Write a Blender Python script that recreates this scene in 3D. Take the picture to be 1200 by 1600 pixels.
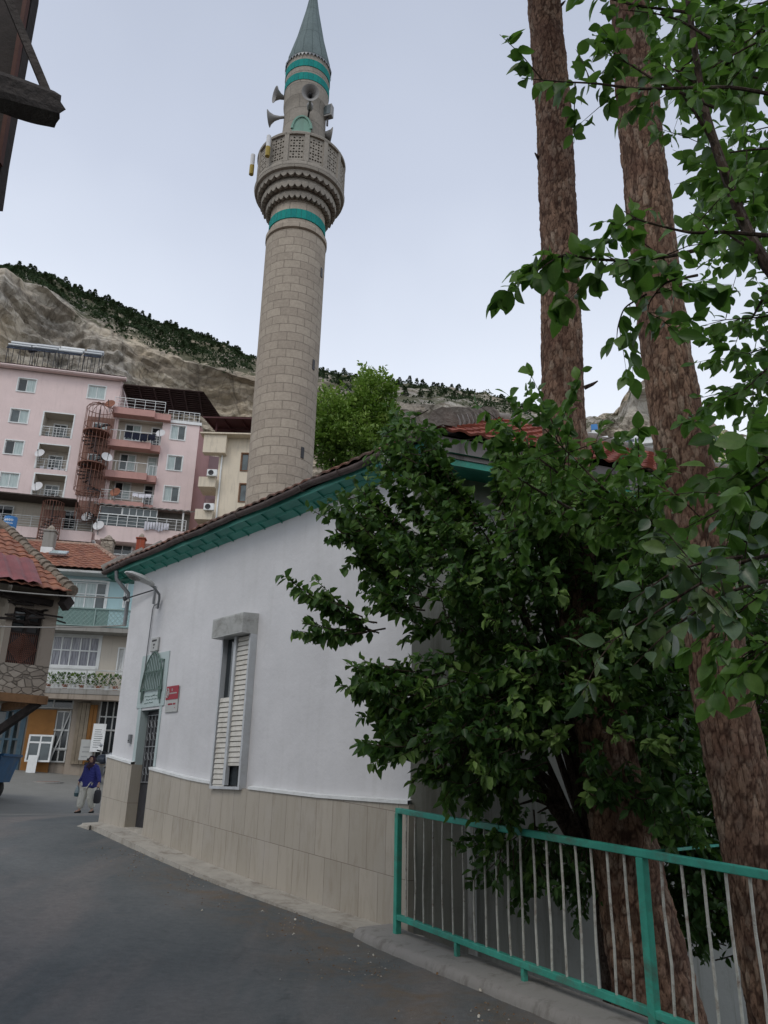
import bpy, math, random
import numpy as np
from mathutils import Vector, Matrix, noise
R = math.radians
random.seed(7); RNG = np.random.default_rng(11)
for o in list(bpy.data.objects): bpy.data.objects.remove(o)
sc = bpy.context.scene
COL = sc.collection
# ------------------------------------------------------------------ camera, sky, sun, exposure
EYE = 1.55
F = 1202.0
PITCH = R(19.256); ROLL = R(1.249)
fwd = Vector((0, math.cos(PITCH), math.sin(PITCH)))
r0 = Vector((1, 0, 0)); u0 = r0.cross(fwd)
rgt = r0 * math.cos(ROLL) + u0 * math.sin(ROLL)
upv = -r0 * math.sin(ROLL) + u0 * math.cos(ROLL)
cam_d = bpy.data.cameras.new("camera"); cam = bpy.data.objects.new("camera", cam_d); COL.objects.link(cam)
cam_d.sensor_fit = 'VERTICAL'; cam_d.sensor_height = 36; cam_d.lens = F / 1600 * 36
cam_d.clip_start = 0.05; cam_d.clip_end = 3000
m3 = Matrix((rgt, upv, -fwd)).transposed()
cam.matrix_world = Matrix.Translation((0, 0, EYE)) @ m3.to_4x4()
sc.camera = cam
sc.view_settings.view_transform = 'Standard'; sc.view_settings.look = 'None'
sc.view_settings.gamma = 1; sc.view_settings.exposure = 0.17
sc.render.resolution_x = 768; sc.render.resolution_y = 1024
sc.cycles.max_bounces = 6; sc.cycles.diffuse_bounces = 3; sc.cycles.transmission_bounces = 3
sc.cycles.use_denoising = True

SUN_EL, SUN_AZ = R(50), R(205)      # high soft sun behind the camera, to the left
w = bpy.data.worlds.new("World"); sc.world = w; w.use_nodes = True
nt = w.node_tree; nt.nodes.clear()
out = nt.nodes.new('ShaderNodeOutputWorld'); bg = nt.nodes.new('ShaderNodeBackground')
sky = nt.nodes.new('ShaderNodeTexSky'); sky.sky_type = 'NISHITA'; sky.sun_disc = False
sky.sun_elevation = SUN_EL; sky.sun_rotation = SUN_AZ; sky.air_density = 1.2; sky.dust_density = 3
tc = nt.nodes.new('ShaderNodeTexCoord'); sep = nt.nodes.new('ShaderNodeSeparateXYZ')
ramp = nt.nodes.new('ShaderNodeValToRGB')
nz = nt.nodes.new('ShaderNodeTexNoise'); nz.inputs['Scale'].default_value = 1.9; nz.inputs['Detail'].default_value = 4
add = nt.nodes.new('ShaderNodeMath'); add.operation = 'MULTIPLY_ADD'; add.inputs[1].default_value = 0.22
nt.links.new(tc.outputs['Generated'], sep.inputs[0]); nt.links.new(tc.outputs['Generated'], nz.inputs['Vector'])
nt.links.new(nz.outputs['Fac'], add.inputs[0]); nt.links.new(sep.outputs['Z'], add.inputs[2])
nt.links.new(add.outputs[0], ramp.inputs[0])
cr = ramp.color_ramp
cr.elements[0].position = 0.50; cr.elements[0].color = (0.84, 0.885, 0.945, 1)
cr.elements[1].position = 0.95; cr.elements[1].color = (0.42, 0.465, 0.57, 1)
e = cr.elements.new(0.64); e.color = (0.70, 0.755, 0.86, 1)
e = cr.elements.new(0.78); e.color = (0.53, 0.58, 0.695, 1)
sc10 = nt.nodes.new('ShaderNodeVectorMath'); sc10.operation = 'SCALE'; sc10.inputs['Scale'].default_value = 10.5
mixs = nt.nodes.new('ShaderNodeMix'); mixs.data_type = 'RGBA'; mixs.inputs[0].default_value = 0.93
nt.links.new(ramp.outputs[0], sc10.inputs[0])
nt.links.new(sky.outputs[0], mixs.inputs[6]); nt.links.new(sc10.outputs[0], mixs.inputs[7])
nt.links.new(mixs.outputs[2], bg.inputs[0]); bg.inputs[1].default_value = 0.1
nt.links.new(bg.outputs[0], out.inputs[0])
sl = bpy.data.lights.new("sun", 'SUN'); sl.energy = 0.8; sl.angle = R(25); sl.color = (1, 0.94, 0.84)
so = bpy.data.objects.new("sun", sl); COL.objects.link(so)
sd = Vector((math.sin(SUN_AZ) * math.cos(SUN_EL), math.cos(SUN_AZ) * math.cos(SUN_EL), math.sin(SUN_EL)))
so.rotation_euler = sd.to_track_quat('Z', 'Y').to_euler()

# ------------------------------------------------------------------ helpers
CAMP = Vector((0, 0, EYE))
def ray(px, py): return fwd * F + rgt * (px - 600) + upv * (800 - py)
def at(px, py, d):
    v = ray(px, py); return CAMP + v * (d / math.hypot(v.x, v.y))
def atz(px, py, z):
    v = ray(px, py); return CAMP + v * ((z - EYE) / v.z)
def mpp(P): return (P - CAMP).dot(fwd) / F          # metres per photo pixel at P
TM = {}
def label(o, lab=None, cat=None, group=None, kind=None):
    if lab: o['label'] = lab
    if cat: o['category'] = cat
    if group: o['group'] = group
    if kind: o['kind'] = kind
    return o
def thing(name, lab, cat, loc=(0, 0, 0), rz=0.0, group=None):
    o = bpy.data.objects.new(name, None); COL.objects.link(o); o.empty_display_size = 0.2
    o.location = loc; o.rotation_euler = (0, 0, rz)
    TM[o.name] = Matrix.Translation(loc) @ Matrix.Rotation(rz, 4, 'Z')
    return label(o, lab, cat, group)
def rnd(a, b): return random.uniform(a, b)

class MB:
    def __init__(s): s.v = []; s.f = []; s.m = []; s.uv = []; s.hasuv = False
    def add(s, vs, fs, m=0, uvs=None):
        n = len(s.v); s.v += [tuple(p) for p in vs]
        for i, f in enumerate(fs):
            s.f.append(tuple(n + k for k in f)); s.m.append(m)
            if uvs: s.uv.append(uvs[i]); s.hasuv = True
            else: s.uv.append(None)
        return s
    def quad(s, a, b, c, d, m=0): return s.add([a, b, c, d], [(0, 1, 2, 3)], m)
    def box(s, x0, x1, y0, y1, z0, z1, m=0):
        if x0 > x1: x0, x1 = x1, x0
        if y0 > y1: y0, y1 = y1, y0
        if z0 > z1: z0, z1 = z1, z0
        v = [(x0,y0,z0),(x1,y0,z0),(x1,y1,z0),(x0,y1,z0),(x0,y0,z1),(x1,y0,z1),(x1,y1,z1),(x0,y1,z1)]
        return s.add(v, [(0,3,2,1),(4,5,6,7),(0,1,5,4),(1,2,6,5),(2,3,7,6),(3,0,4,7)], m)
    def bar(s, p, q, w, h=None, m=0, up=(0, 0, 1)):
        p = Vector(p); q = Vector(q); h = h or w; d = (q - p).normalized(); up = Vector(up)
        if abs(d.dot(up)) > .98: up = Vector((0, 1, 0))
        a = d.cross(up).normalized() * w / 2; b = a.cross(d).normalized() * h / 2
        v = [p-a-b, p+a-b, p+a+b, p-a+b, q-a-b, q+a-b, q+a+b, q-a+b]
        return s.add(v, [(0,1,2,3),(7,6,5,4),(0,4,5,1),(1,5,6,2),(2,6,7,3),(3,7,4,0)], m)
    def tube(s, pts, rad, n=8, m=0, rf=None, uvl=None):
        pts = [Vector(p) for p in pts]
        if not hasattr(rad, '__len__'): rad = [rad] * len(pts)
        vs = []; prev = None; L = 0; Ls = []
        for i, p in enumerate(pts):
            if i: L += (p - pts[i-1]).length
            Ls.append(L)
            t = (pts[min(i+1, len(pts)-1)] - pts[max(i-1, 0)]).normalized()
            if prev is None:
                a = Vector((0, 0, 1)) if abs(t.z) < .9 else Vector((1, 0, 0))
                a = t.cross(a).normalized()
            else: a = (prev - t * prev.dot(t)).normalized()
            prev = a; b = t.cross(a)
            for k in range(n):
                an = 2 * math.pi * k / n; r = rad[i]
                if rf: r *= rf(i, k, p)
                vs.append(p + (a * math.cos(an) + b * math.sin(an)) * r)
        fs = []; uvs = []
        for i in range(len(pts) - 1):
            for k in range(n):
                k2 = (k + 1) % n
                fs.append((i*n+k, i*n+k2, (i+1)*n+k2, (i+1)*n+k))
                uvs.append([(k/n, Ls[i]), ((k+1)/n, Ls[i]), ((k+1)/n, Ls[i+1]), (k/n, Ls[i+1])])
        fs.append(tuple(range(n))[::-1]); fs.append(tuple((len(pts)-1)*n + k for k in range(n)))
        uvs += [[(0, 0)] * n, [(0, 0)] * n]
        return s.add(vs, fs, m, uvs)
    def lathe(s, prof, n=32, c=(0, 0, 0), m=0, M=None, cap=True):
        vs = []; c = Vector(c)
        for r, z in prof:
            for k in range(n):
                an = 2 * math.pi * k / n
                p = Vector((r * math.cos(an), r * math.sin(an), z))
                if M: p = M @ p
                vs.append(p + c)
        fs = []; uvs = []
        rm = max(r for r, z in prof)
        for i in range(len(prof) - 1):
            for k in range(n):
                k2 = (k + 1) % n
                fs.append((i*n+k, i*n+k2, (i+1)*n+k2, (i+1)*n+k))
                U = 2 * math.pi * rm / n
                uvs.append([(k*U, prof[i][1]), ((k+1)*U, prof[i][1]), ((k+1)*U, prof[i+1][1]), (k*U, prof[i+1][1])])
        if cap:
            fs.append(tuple(range(n))[::-1]); fs.append(tuple((len(prof)-1)*n + k for k in range(n)))
            uvs += [[(0, 0)] * n] * 2
        return s.add(vs, fs, m, uvs)
    def holes(s, x0, x1, z0, z1, hs, y=0.0, dep=0.3, m=0, mr=None):
        """wall sheet at depth y with rectangular openings (hx0,hx1,hz0,hz1[,depth]) and reveals"""
        xs = sorted({x0, x1, *[h[0] for h in hs], *[h[1] for h in hs]}); zs = sorted({z0, z1, *[h[2] for h in hs], *[h[3] for h in hs]})
        xs = [x for x in xs if x0 <= x <= x1]; zs = [z for z in zs if z0 <= z <= z1]
        for a, b in zip(xs, xs[1:]):
            for c, d in zip(zs, zs[1:]):
                mx, mz = (a+b)/2, (c+d)/2
                if any(h[0] < mx < h[1] and h[2] < mz < h[3] for h in hs): continue
                s.quad((a,y,c),(b,y,c),(b,y,d),(a,y,d), m)
        for h in hs:
            e = y + (h[4] if len(h) > 4 else dep); a, b, c, d = h[:4]; mm = m if mr is None else mr
            s.quad((a,y,c),(a,e,c),(b,e,c),(b,y,c),mm); s.quad((a,y,d),(b,y,d),(b,e,d),(a,e,d),mm)
            s.quad((a,y,c),(a,y,d),(a,e,d),(a,e,c),mm); s.quad((b,y,c),(b,e,c),(b,e,d),(b,y,d),mm)
            s.quad((a,e,c),(a,e,d),(b,e,d),(b,e,c),mm)
        return s
    def build(s, name, mat, parent=None, local=False, smooth=False, bevel=0, lab=None):
        me = bpy.data.meshes.new(name)
        vs = s.v
        org = None
        if parent is not None and not local:
            inv = TM[parent.name].inverted(); vs = [inv @ Vector(p) for p in vs]
        me.from_pydata([tuple(p) for p in vs], [], s.f)
        mats = mat if isinstance(mat, (list, tuple)) else [mat]
        for q in mats: me.materials.append(q)
        if len(mats) > 1: me.polygons.foreach_set('material_index', s.m)
        if s.hasuv:
            ul = me.uv_layers.new(name='UVMap'); i = 0; dat = []
            for f, u in zip(s.f, s.uv):
                dat += (u if u else [(0, 0)] * len(f))
            ul.data.foreach_set('uv', [c for p in dat for c in p])
        if smooth:
            me.polygons.foreach_set('use_smooth', [True] * len(me.polygons))
        me.validate(); me.update()
        o = bpy.data.objects.new(name, me); COL.objects.link(o)
        if parent is not None:
            o.parent = parent; TM[o.name] = TM[parent.name]
        else: TM[o.name] = Matrix.Identity(4)
        if smooth and smooth != 'all':
            try: me.set_sharp_from_angle(angle=R(40))
            except Exception: pass
        if bevel:
            b = o.modifiers.new('bevel', 'BEVEL'); b.width = bevel; b.segments = 2; b.limit_method = 'ANGLE'
        if lab: o['label'] = lab
        return o

def copy_tree(o, parent=None, M=None):
    c = o.copy(); COL.objects.link(c)
    if parent: c.parent = parent
    for ch in [k for k in ALLCH.get(o.name, [])]: copy_tree(ch, c)
    return c
ALLCH = {}
def kids(o):
    def rec(p):
        ALLCH[p.name] = [k for k in COL.objects if k.parent == p]
        for k in ALLCH[p.name]: rec(k)
    rec(o)
def dup(o, loc, rz=None, lab=None, scale=None):
    c = copy_tree(o); c.location = loc
    if rz is not None: c.rotation_euler = (0, 0, rz)
    if scale: c.scale = (scale,) * 3
    if lab: c['label'] = lab
    return c

# ------------------------------------------------------------------ materials
class NT:
    def __init__(s, name):
        s.mat = bpy.data.materials.new(name); s.mat.use_nodes = True; s.t = s.mat.node_tree
        s.b = s.t.nodes['Principled BSDF']; s.out = s.t.nodes['Material Output']
    def n(s, typ, **kw):
        x = s.t.nodes.new('ShaderNode' + typ)
        for k, v in kw.items():
            if k in x.inputs: x.inputs[k].default_value = v
            else: setattr(x, k, v)
        return x
    def l(s, a, b): s.t.links.new(a, b)
    def coord(s, kind='Object', scale=(1, 1, 1), rot=(0, 0, 0)):
        t = s.n('TexCoord'); m = s.n('Mapping'); m.inputs['Scale'].default_value = scale; m.inputs['Rotation'].default_value = rot
        s.l(t.outputs[kind], m.inputs[0]); return m.outputs[0]
    def noise(s, vec, scale, detail=5, rough=.6, dist=0):
        x = s.n('TexNoise', Scale=scale, Detail=detail, Roughness=rough, Distortion=dist); s.l(vec, x.inputs['Vector']); return x.outputs['Fac']
    def ramp(s, fac, stops, mode='LINEAR'):
        x = s.n('ValToRGB'); x.color_ramp.interpolation = mode; s.l(fac, x.inputs[0]); e = x.color_ramp.elements
        while len(e) < len(stops): e.new(0.5)
        for k, (p, c) in enumerate(stops):
            e[k].position = p; e[k].color = (c if hasattr(c, '__len__') else (c, c, c)) + (1,) if hasattr(c, '__len__') else (c, c, c, 1)
        return x.outputs[0]
    def mix(s, fac, a, b, mode='MIX'):
        x = s.n('Mix'); x.data_type = 'RGBA'; x.blend_type = mode
        for sock, val in ((0, fac), (6, a), (7, b)):
            if hasattr(val, 'is_linked') or hasattr(val, 'links'): s.l(val, x.inputs[sock])
            elif sock == 0: x.inputs[0].default_value = val
            else: x.inputs[sock].default_value = tuple(val) + (1,)
        return x.outputs[2]
    def math(s, op, a, b=0.5, c=None):
        x = s.n('Math'); x.operation = op
        for i, v in enumerate((a, b, c)):
            if v is None: continue
            if hasattr(v, 'links'): s.l(v, x.inputs[i])
            else: x.inputs[i].default_value = v
        return x.outputs[0]
    def bump(s, h, strength=.4, dist=.02, prev=None):
        x = s.n('Bump', Strength=strength, Distance=dist); s.l(h, x.inputs['Height'])
        if prev: s.l(prev, x.inputs['Normal'])
        return x.outputs[0]
    def fin(s, col, rough=.7, normal=None, metal=0, spec=.3):
        if hasattr(col, 'links'): s.l(col, s.b.inputs['Base Color'])
        else: s.b.inputs['Base Color'].default_value = tuple(col) + (1,)
        if hasattr(rough, 'links'): s.l(rough, s.b.inputs['Roughness'])
        else: s.b.inputs['Roughness'].default_value = rough
        s.b.inputs['Metallic'].default_value = metal
        s.b.inputs['Specular IOR Level'].default_value = spec
        if normal: s.l(normal, s.b.inputs['Normal'])
        return s.mat
def sc3(c, k): return tuple(min(1, x * k) for x in c)
def M(name, col, rough=.7, var=.18, scale=3.0, bump=.15, bs=40, bd=.01, metal=0, spec=.3, dirt=None, dirtamt=.5):
    t = NT(name); v = t.coord(); n1 = t.noise(v, scale, 6, .65)
    c = t.mix(t.ramp(n1, [(.3, 0.0), (.7, 1.0)]), sc3(col, 1 - var), sc3(col, 1 + var))
    if dirt:
        n2 = t.noise(v, scale * .6, 8, .75, .6)
        c = t.mix(t.math('MULTIPLY', t.ramp(n2, [(.5, 0.0), (.66, 1.0)]), dirtamt), c, dirt)
    nb = t.bump(t.noise(v, bs, 3), bump, bd) if bump else None
    return t.fin(c, rough, nb, metal, spec)

def plaster(name, col, stain=(.42, .42, .40), amt=.35, streak=True, wash=.06):
    t = NT(name); v = t.coord(); big = t.noise(v, .7, 4, .55); fine = t.noise(v, 9, 6, .7)
    c = t.mix(t.ramp(big, [(.3, 0.0), (.7, 1.0)]), sc3(col, 1 - wash), sc3(col, 1 + wash * .6))
    st = t.noise(t.coord(scale=(2.2, 2.2, .18)), 2.2, 6, .7, .3)
    c = t.mix(t.math('MULTIPLY', t.ramp(st, [(.52, 0.0), (.72, 1.0)]), amt if streak else 0), c, stain)
    c = t.mix(t.math('MULTIPLY', t.ramp(fine, [(.55, 0.0), (.8, 1.0)]), amt * .5), c, stain)
    nb = t.bump(t.noise(v, 2.6, 5, .6), .35, .05); nb = t.bump(t.noise(v, 90, 3), .12, .004, nb)
    return t.fin(c, .85, nb, 0, .2)
WHITE = plaster('white_plaster', (.63, .63, .645), (.47, .47, .46), .26, wash=.13)
WHITE2 = plaster('white_plaster_painted_shade', (.33, .34, .32), (.15, .15, .12), .75)  # darker copy of the white plaster: yard shade is put into its colour
PINK = plaster('pink_plaster', (.74, .60, .585), (.50, .40, .38), .3)
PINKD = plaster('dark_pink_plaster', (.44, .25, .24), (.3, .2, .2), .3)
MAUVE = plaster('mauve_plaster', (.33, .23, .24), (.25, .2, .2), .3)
CREAM = plaster('cream_plaster', (.68, .60, .48), (.34, .30, .25), .6)
CREAM2 = plaster('light_cream_plaster', (.58, .53, .46), (.36, .33, .29), .45)
AQUA = plaster('aqua_plaster', (.42, .60, .63), (.35, .42, .40), .3)
AQUAD = plaster('sea_green_plaster', (.20, .30, .28), (.2, .2, .2), .3)
CONC = plaster('concrete', (.30, .29, .27), (.13, .12, .10), .7)
MUD = plaster('mud_plaster', (.34, .29, .24), (.12, .10, .08), .8)
SAND = M('sand', (.40, .35, .28), .95, .2, 6, .6, 60, .02)
TEALP = M('teal_paint', (.05, .34, .26), .5, .22, 5, .3, 60, .004, dirt=(.09, .15, .12), dirtamt=.8)
def soffit_mat():
    t = NT('green_soffit_boards'); v = t.coord()
    c = t.mix(t.ramp(t.noise(v, 2.5, 5), [(.3, 0.0), (.7, 1.0)]), (.045, .26, .21), (.085, .40, .32))
    return t.fin(c, .45, t.bump(t.noise(v, 30, 3), .2, .004), 0, .4)
SOFF = soffit_mat()
RAILW = M('weathered_white_bar', (.50, .51, .47), .55, .2, 14, .4, 60, .002, dirt=(.14, .07, .04), dirtamt=.75)
GUTTER = M('old_gutter_metal', (.10, .075, .07), .6, .4, 5, .4, 30, .006, dirt=(.2, .18, .16), dirtamt=.5)
FASCIA = plaster('grey_fascia_board', (.24, .22, .22), (.07, .06, .06), .8)
PVCG = M('grey_pvc', (.50, .51, .50), .4, .1, 5, .1, 40, .002, dirt=(.2, .18, .15), dirtamt=.5)
PVCW = M('white_pvc', (.74, .76, .76), .35, .06, 4, .05, 40, .001, dirt=(.4, .4, .38), dirtamt=.35)
SLAT = M('cream_shutter_slats', (.60, .58, .53), .5, .12, 6, .1, 40, .002, dirt=(.30, .26, .2), dirtamt=.6)
SHBOX = M('grey_shutter_box', (.45, .46, .45), .5, .12, 5, .1, 60, .002, dirt=(.16, .15, .13), dirtamt=.6)
DARKM = M('dark_metal', (.035, .035, .04), .5, .3, 8, .2, 40, .003)
GREYM = M('grey_metal', (.22, .23, .24), .45, .15, 8, .1, 40, .002, metal=.3)
STEEL = M('galvanised_steel', (.38, .40, .42), .4, .12, 6, .1, 40, .002, metal=.6)
RUST = M('rust_brown_steel', (.20, .095, .070), .7, .35, 3, .2, 30, .004)
WRAIL = M('white_painted_rail', (.66, .68, .68), .45, .08, 4, .05, 40, .002)
BEAMW = M('weathered_timber', (.06, .052, .048), .85, .5, 4, .8, 25, .02)
WOOD = M('brown_timber', (.20, .11, .055), .8, .35, 3, .4, 25, .01)
PLY = M('orange_plywood', (.27, .125, .035), .7, .15, 2, .1, 30, .003)
DWOOD = M('dark_old_wood', (.035, .028, .026), .8, .4, 4, .5, 30, .008)
CLOTHD = M('dark_navy_cloth', (.012, .014, .03), .9, .4, 6, .4, 30, .01)
CLOTHW = M('white_cloth', (.68, .68, .74), .9, .08, 6, .4, 20, .01)
BLUE = M('blue_truck_paint', (.012, .075, .17), .45, .25, 3, .15, 30, .003, dirt=(.10, .10, .09), dirtamt=.6)
TANKB = M('blue_tank_band', (.05, .20, .48), .4, .1, 4, .05)
RED = M('red_sign_enamel', (.30, .012, .03), .35, .08, 4, .03)
SIGNW = M('off_white_sign', (.42, .43, .42), .4, .06, 4, .03)
RUB = M('black_rubber', (.02, .02, .02), .7, .2, 8, .1)
DISHW = M('white_dish', (.62, .62, .63), .45, .06, 4, .05)
DISHR = M('rusty_dish', (.25, .10, .06), .6, .4, 2.5, .1)
MOSSG = M('mortar_with_lichen', (.22, .20, .18), .9, .35, 4, .8, 14, .03, dirt=(.33, .31, .29), dirtamt=.7)
LGREEN = plaster('pale_green_paint', (.43, .51, .51), (.28, .34, .33), .4)
def glassm(name, col, rough=.08):
    t = NT(name); v = t.coord(); c = t.mix(t.ramp(t.noise(v, .8, 3), [(.35, 0.0), (.65, 1.0)]), sc3(col, .6), sc3(col, 1.4))
    return t.fin(c, rough, t.bump(t.noise(v, 2.5, 2), .05, .02), 0, .6)
GLD = glassm('dark_window_glass', (.022, .028, .032)); GLM = glassm('grey_window_glass', (.07, .09, .095))
def curt():
    t = NT('curtained_glass'); v = t.coord(scale=(9, 9, .4)); c = t.mix(t.ramp(t.noise(v, 3, 3), [(.35, 0.0), (.65, 1.0)]), (.30, .38, .38), (.50, .58, .57))
    return t.fin(c, .12, None, 0, .5)
CURT = curt()
def curt2():
    t = NT('net_curtain_glass'); v = t.coord(scale=(14, 14, .5)); c = t.mix(t.ramp(t.noise(v, 3, 3), [(.35, 0.0), (.65, 1.0)]), (.10, .10, .13), (.40, .41, .45))
    return t.fin(c, .15, None, 0, .5)
CURT2 = curt2()

def stone_uv(name, c1, c2, mort, bw, bh, kind='UV', msz=.012, squash=.5, amt=.35, sc=(1, 1, 1), rot=(0, 0, 0)):
    t = NT(name); v = t.coord(kind, sc, rot)
    n0 = t.n('TexNoise', Scale=2.0, Detail=3.0); t.l(v, n0.inputs['Vector'])
    vm = t.n('VectorMath', operation='MULTIPLY_ADD'); t.l(n0.outputs['Color'], vm.inputs[0]); vm.inputs[1].default_value = (.03, .03, 0); t.l(v, vm.inputs[2])
    b = t.n('TexBrick', offset=squash); b.inputs['Scale'].default_value = 1
    b.inputs['Brick Width'].default_value = bw; b.inputs['Row Height'].default_value = bh; b.inputs['Mortar Size'].default_value = msz; b.inputs['Mortar Smooth'].default_value = .3
    b.inputs['Color1'].default_value = c1 + (1,); b.inputs['Color2'].default_value = c2 + (1,); b.inputs['Mortar'].default_value = mort + (1,)
    t.l(vm.outputs[0], b.inputs['Vector'])
    o = t.coord('Object'); st = t.noise(o, 1.4, 7, .7, .4)
    c = t.mix(t.math('MULTIPLY', t.ramp(st, [(.45, 0.0), (.7, 1.0)]), amt), b.outputs['Color'], sc3(c2, .55))
    f2 = t.noise(o, 14, 5, .7); c = t.mix(.35, c, t.ramp(f2, [(.3, sc3(c1, .6)), (.7, sc3(c1, 1.3))]))
    h = t.math('MULTIPLY_ADD', b.outputs['Fac'], -1.0, 1.0)
    nb = t.bump(h, .7, .02); nb = t.bump(f2, .35, .012, nb)
    return t.fin(c, .9, nb, 0, .15)
MINST = stone_uv('minaret_stone_blocks', (.43, .375, .31), (.31, .265, .22), (.18, .155, .13), .52, .27, amt=.3)
MINPL = stone_uv('minaret_pale_blocks', (.34, .31, .27), (.26, .235, .205), (.15, .135, .12), .75, .5, amt=.55)
TEALT = stone_uv('glazed_teal_tiles', (.02, .27, .24), (.015, .19, .19), (.04, .15, .14), .16, 2.0, msz=.008, amt=.2)
CONE = stone_uv('lead_cone_sheets', (.17, .215, .22), (.135, .175, .18), (.06, .08, .08), .36, 1.35, msz=.012, squash=0, amt=.4)
RUBBLE = None
def rubble():
    t = NT('rubble_stone_wall'); v = t.coord(scale=(1, 1, 1.6)); vo = t.n('TexVoronoi', Scale=4.2, feature='DISTANCE_TO_EDGE'); t.l(v, vo.inputs['Vector'])
    vc = t.n('TexVoronoi', Scale=4.2); t.l(v, vc.inputs['Vector'])
    c = t.mix(t.noise(t.coord(), 6, 6), (.24, .205, .17), (.44, .39, .33)); sp = t.n('SeparateColor'); t.l(vc.outputs['Color'], sp.inputs[0]); c = t.mix(.5, c, t.ramp(sp.outputs[0], [(0.0, (.2, .2, .2)), (1.0, (.9, .88, .85))]), 'SOFT_LIGHT')
    e = t.ramp(vo.outputs['Distance'], [(.0, .25), (.07, 1.0)]); c = t.mix(e, (.19, .165, .14), c)
    return t.fin(c, .95, t.bump(e, .9, .05), 0, .1)
RUBBLE = rubble()
def dado():
    t = NT('marble_dado_slabs'); tcn = t.n('TexCoord'); sx = t.n('SeparateXYZ'); t.l(tcn.outputs['Object'], sx.inputs[0])
    zz = t.math('MULTIPLY_ADD', sx.outputs['X'], .078, sx.outputs['Z']); cx = t.n('CombineXYZ'); t.l(sx.outputs['X'], cx.inputs[0]); t.l(zz, cx.inputs[1])
    b = t.n('TexBrick', offset=.37); b.inputs['Scale'].default_value = 1; b.inputs['Brick Width'].default_value = .30; b.inputs['Row Height'].default_value = .62
    b.inputs['Mortar Size'].default_value = .0035; b.inputs['Color1'].default_value = (.44, .40, .34, 1); b.inputs['Color2'].default_value = (.38, .345, .29, 1); b.inputs['Mortar'].default_value = (.20, .17, .14, 1)
    t.l(cx.outputs[0], b.inputs['Vector'])
    v = t.coord('Object', (4, 4, .7)); s1 = t.noise(v, 2.4, 7, .7, .8)
    c = t.mix(t.math('MULTIPLY', t.ramp(s1, [(.47, 0.0), (.70, 1.0)]), .45), b.outputs['Color'], (.25, .205, .15))
    c = t.mix(t.math('MULTIPLY', t.ramp(t.noise(t.coord(), 2.2, 6, .7), [(.5, 0.0), (.75, 1.0)]), .4), c, (.47, .44, .41))
    return t.fin(c, t.ramp(s1, [(.3, .30), (.8, .55)]), t.bump(b.outputs['Fac'], .3, -.004), 0, .4)
DADO = dado()
def tilem(name, c1, c2, dirt, amt):
    t = NT(name); v = t.coord(); n1 = t.n('TexVoronoi', Scale=3.6); t.l(v, n1.inputs['Vector']); sp = t.n('SeparateColor'); t.l(n1.outputs['Color'], sp.inputs[0])
    c = t.mix(sp.outputs[0], c1, c2); n2 = t.noise(v, 5, 7, .75)
    c = t.mix(t.math('MULTIPLY', t.ramp(n2, [(.48, 0.0), (.66, 1.0)]), amt), c, dirt)
    return t.fin(c, .85, t.bump(t.noise(v, 45, 4), .4, .01), 0, .2)
TILE = tilem('red_roof_tiles', (.36, .115, .075), (.25, .075, .055), (.13, .085, .07), .45)
TILEO = tilem('old_orange_tiles', (.36, .16, .10), (.24, .10, .07), (.14, .11, .09), .65)
TILEG = tilem('grey_lichen_tiles', (.32, .15, .11), (.22, .15, .125), (.18, .16, .14), .55)
REDSH = M('red_corrugated_sheet', (.20, .06, .06), .5, .3, 2.5, .1, 30, .003, dirt=(.25, .15, .14), dirtamt=.5)
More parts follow.
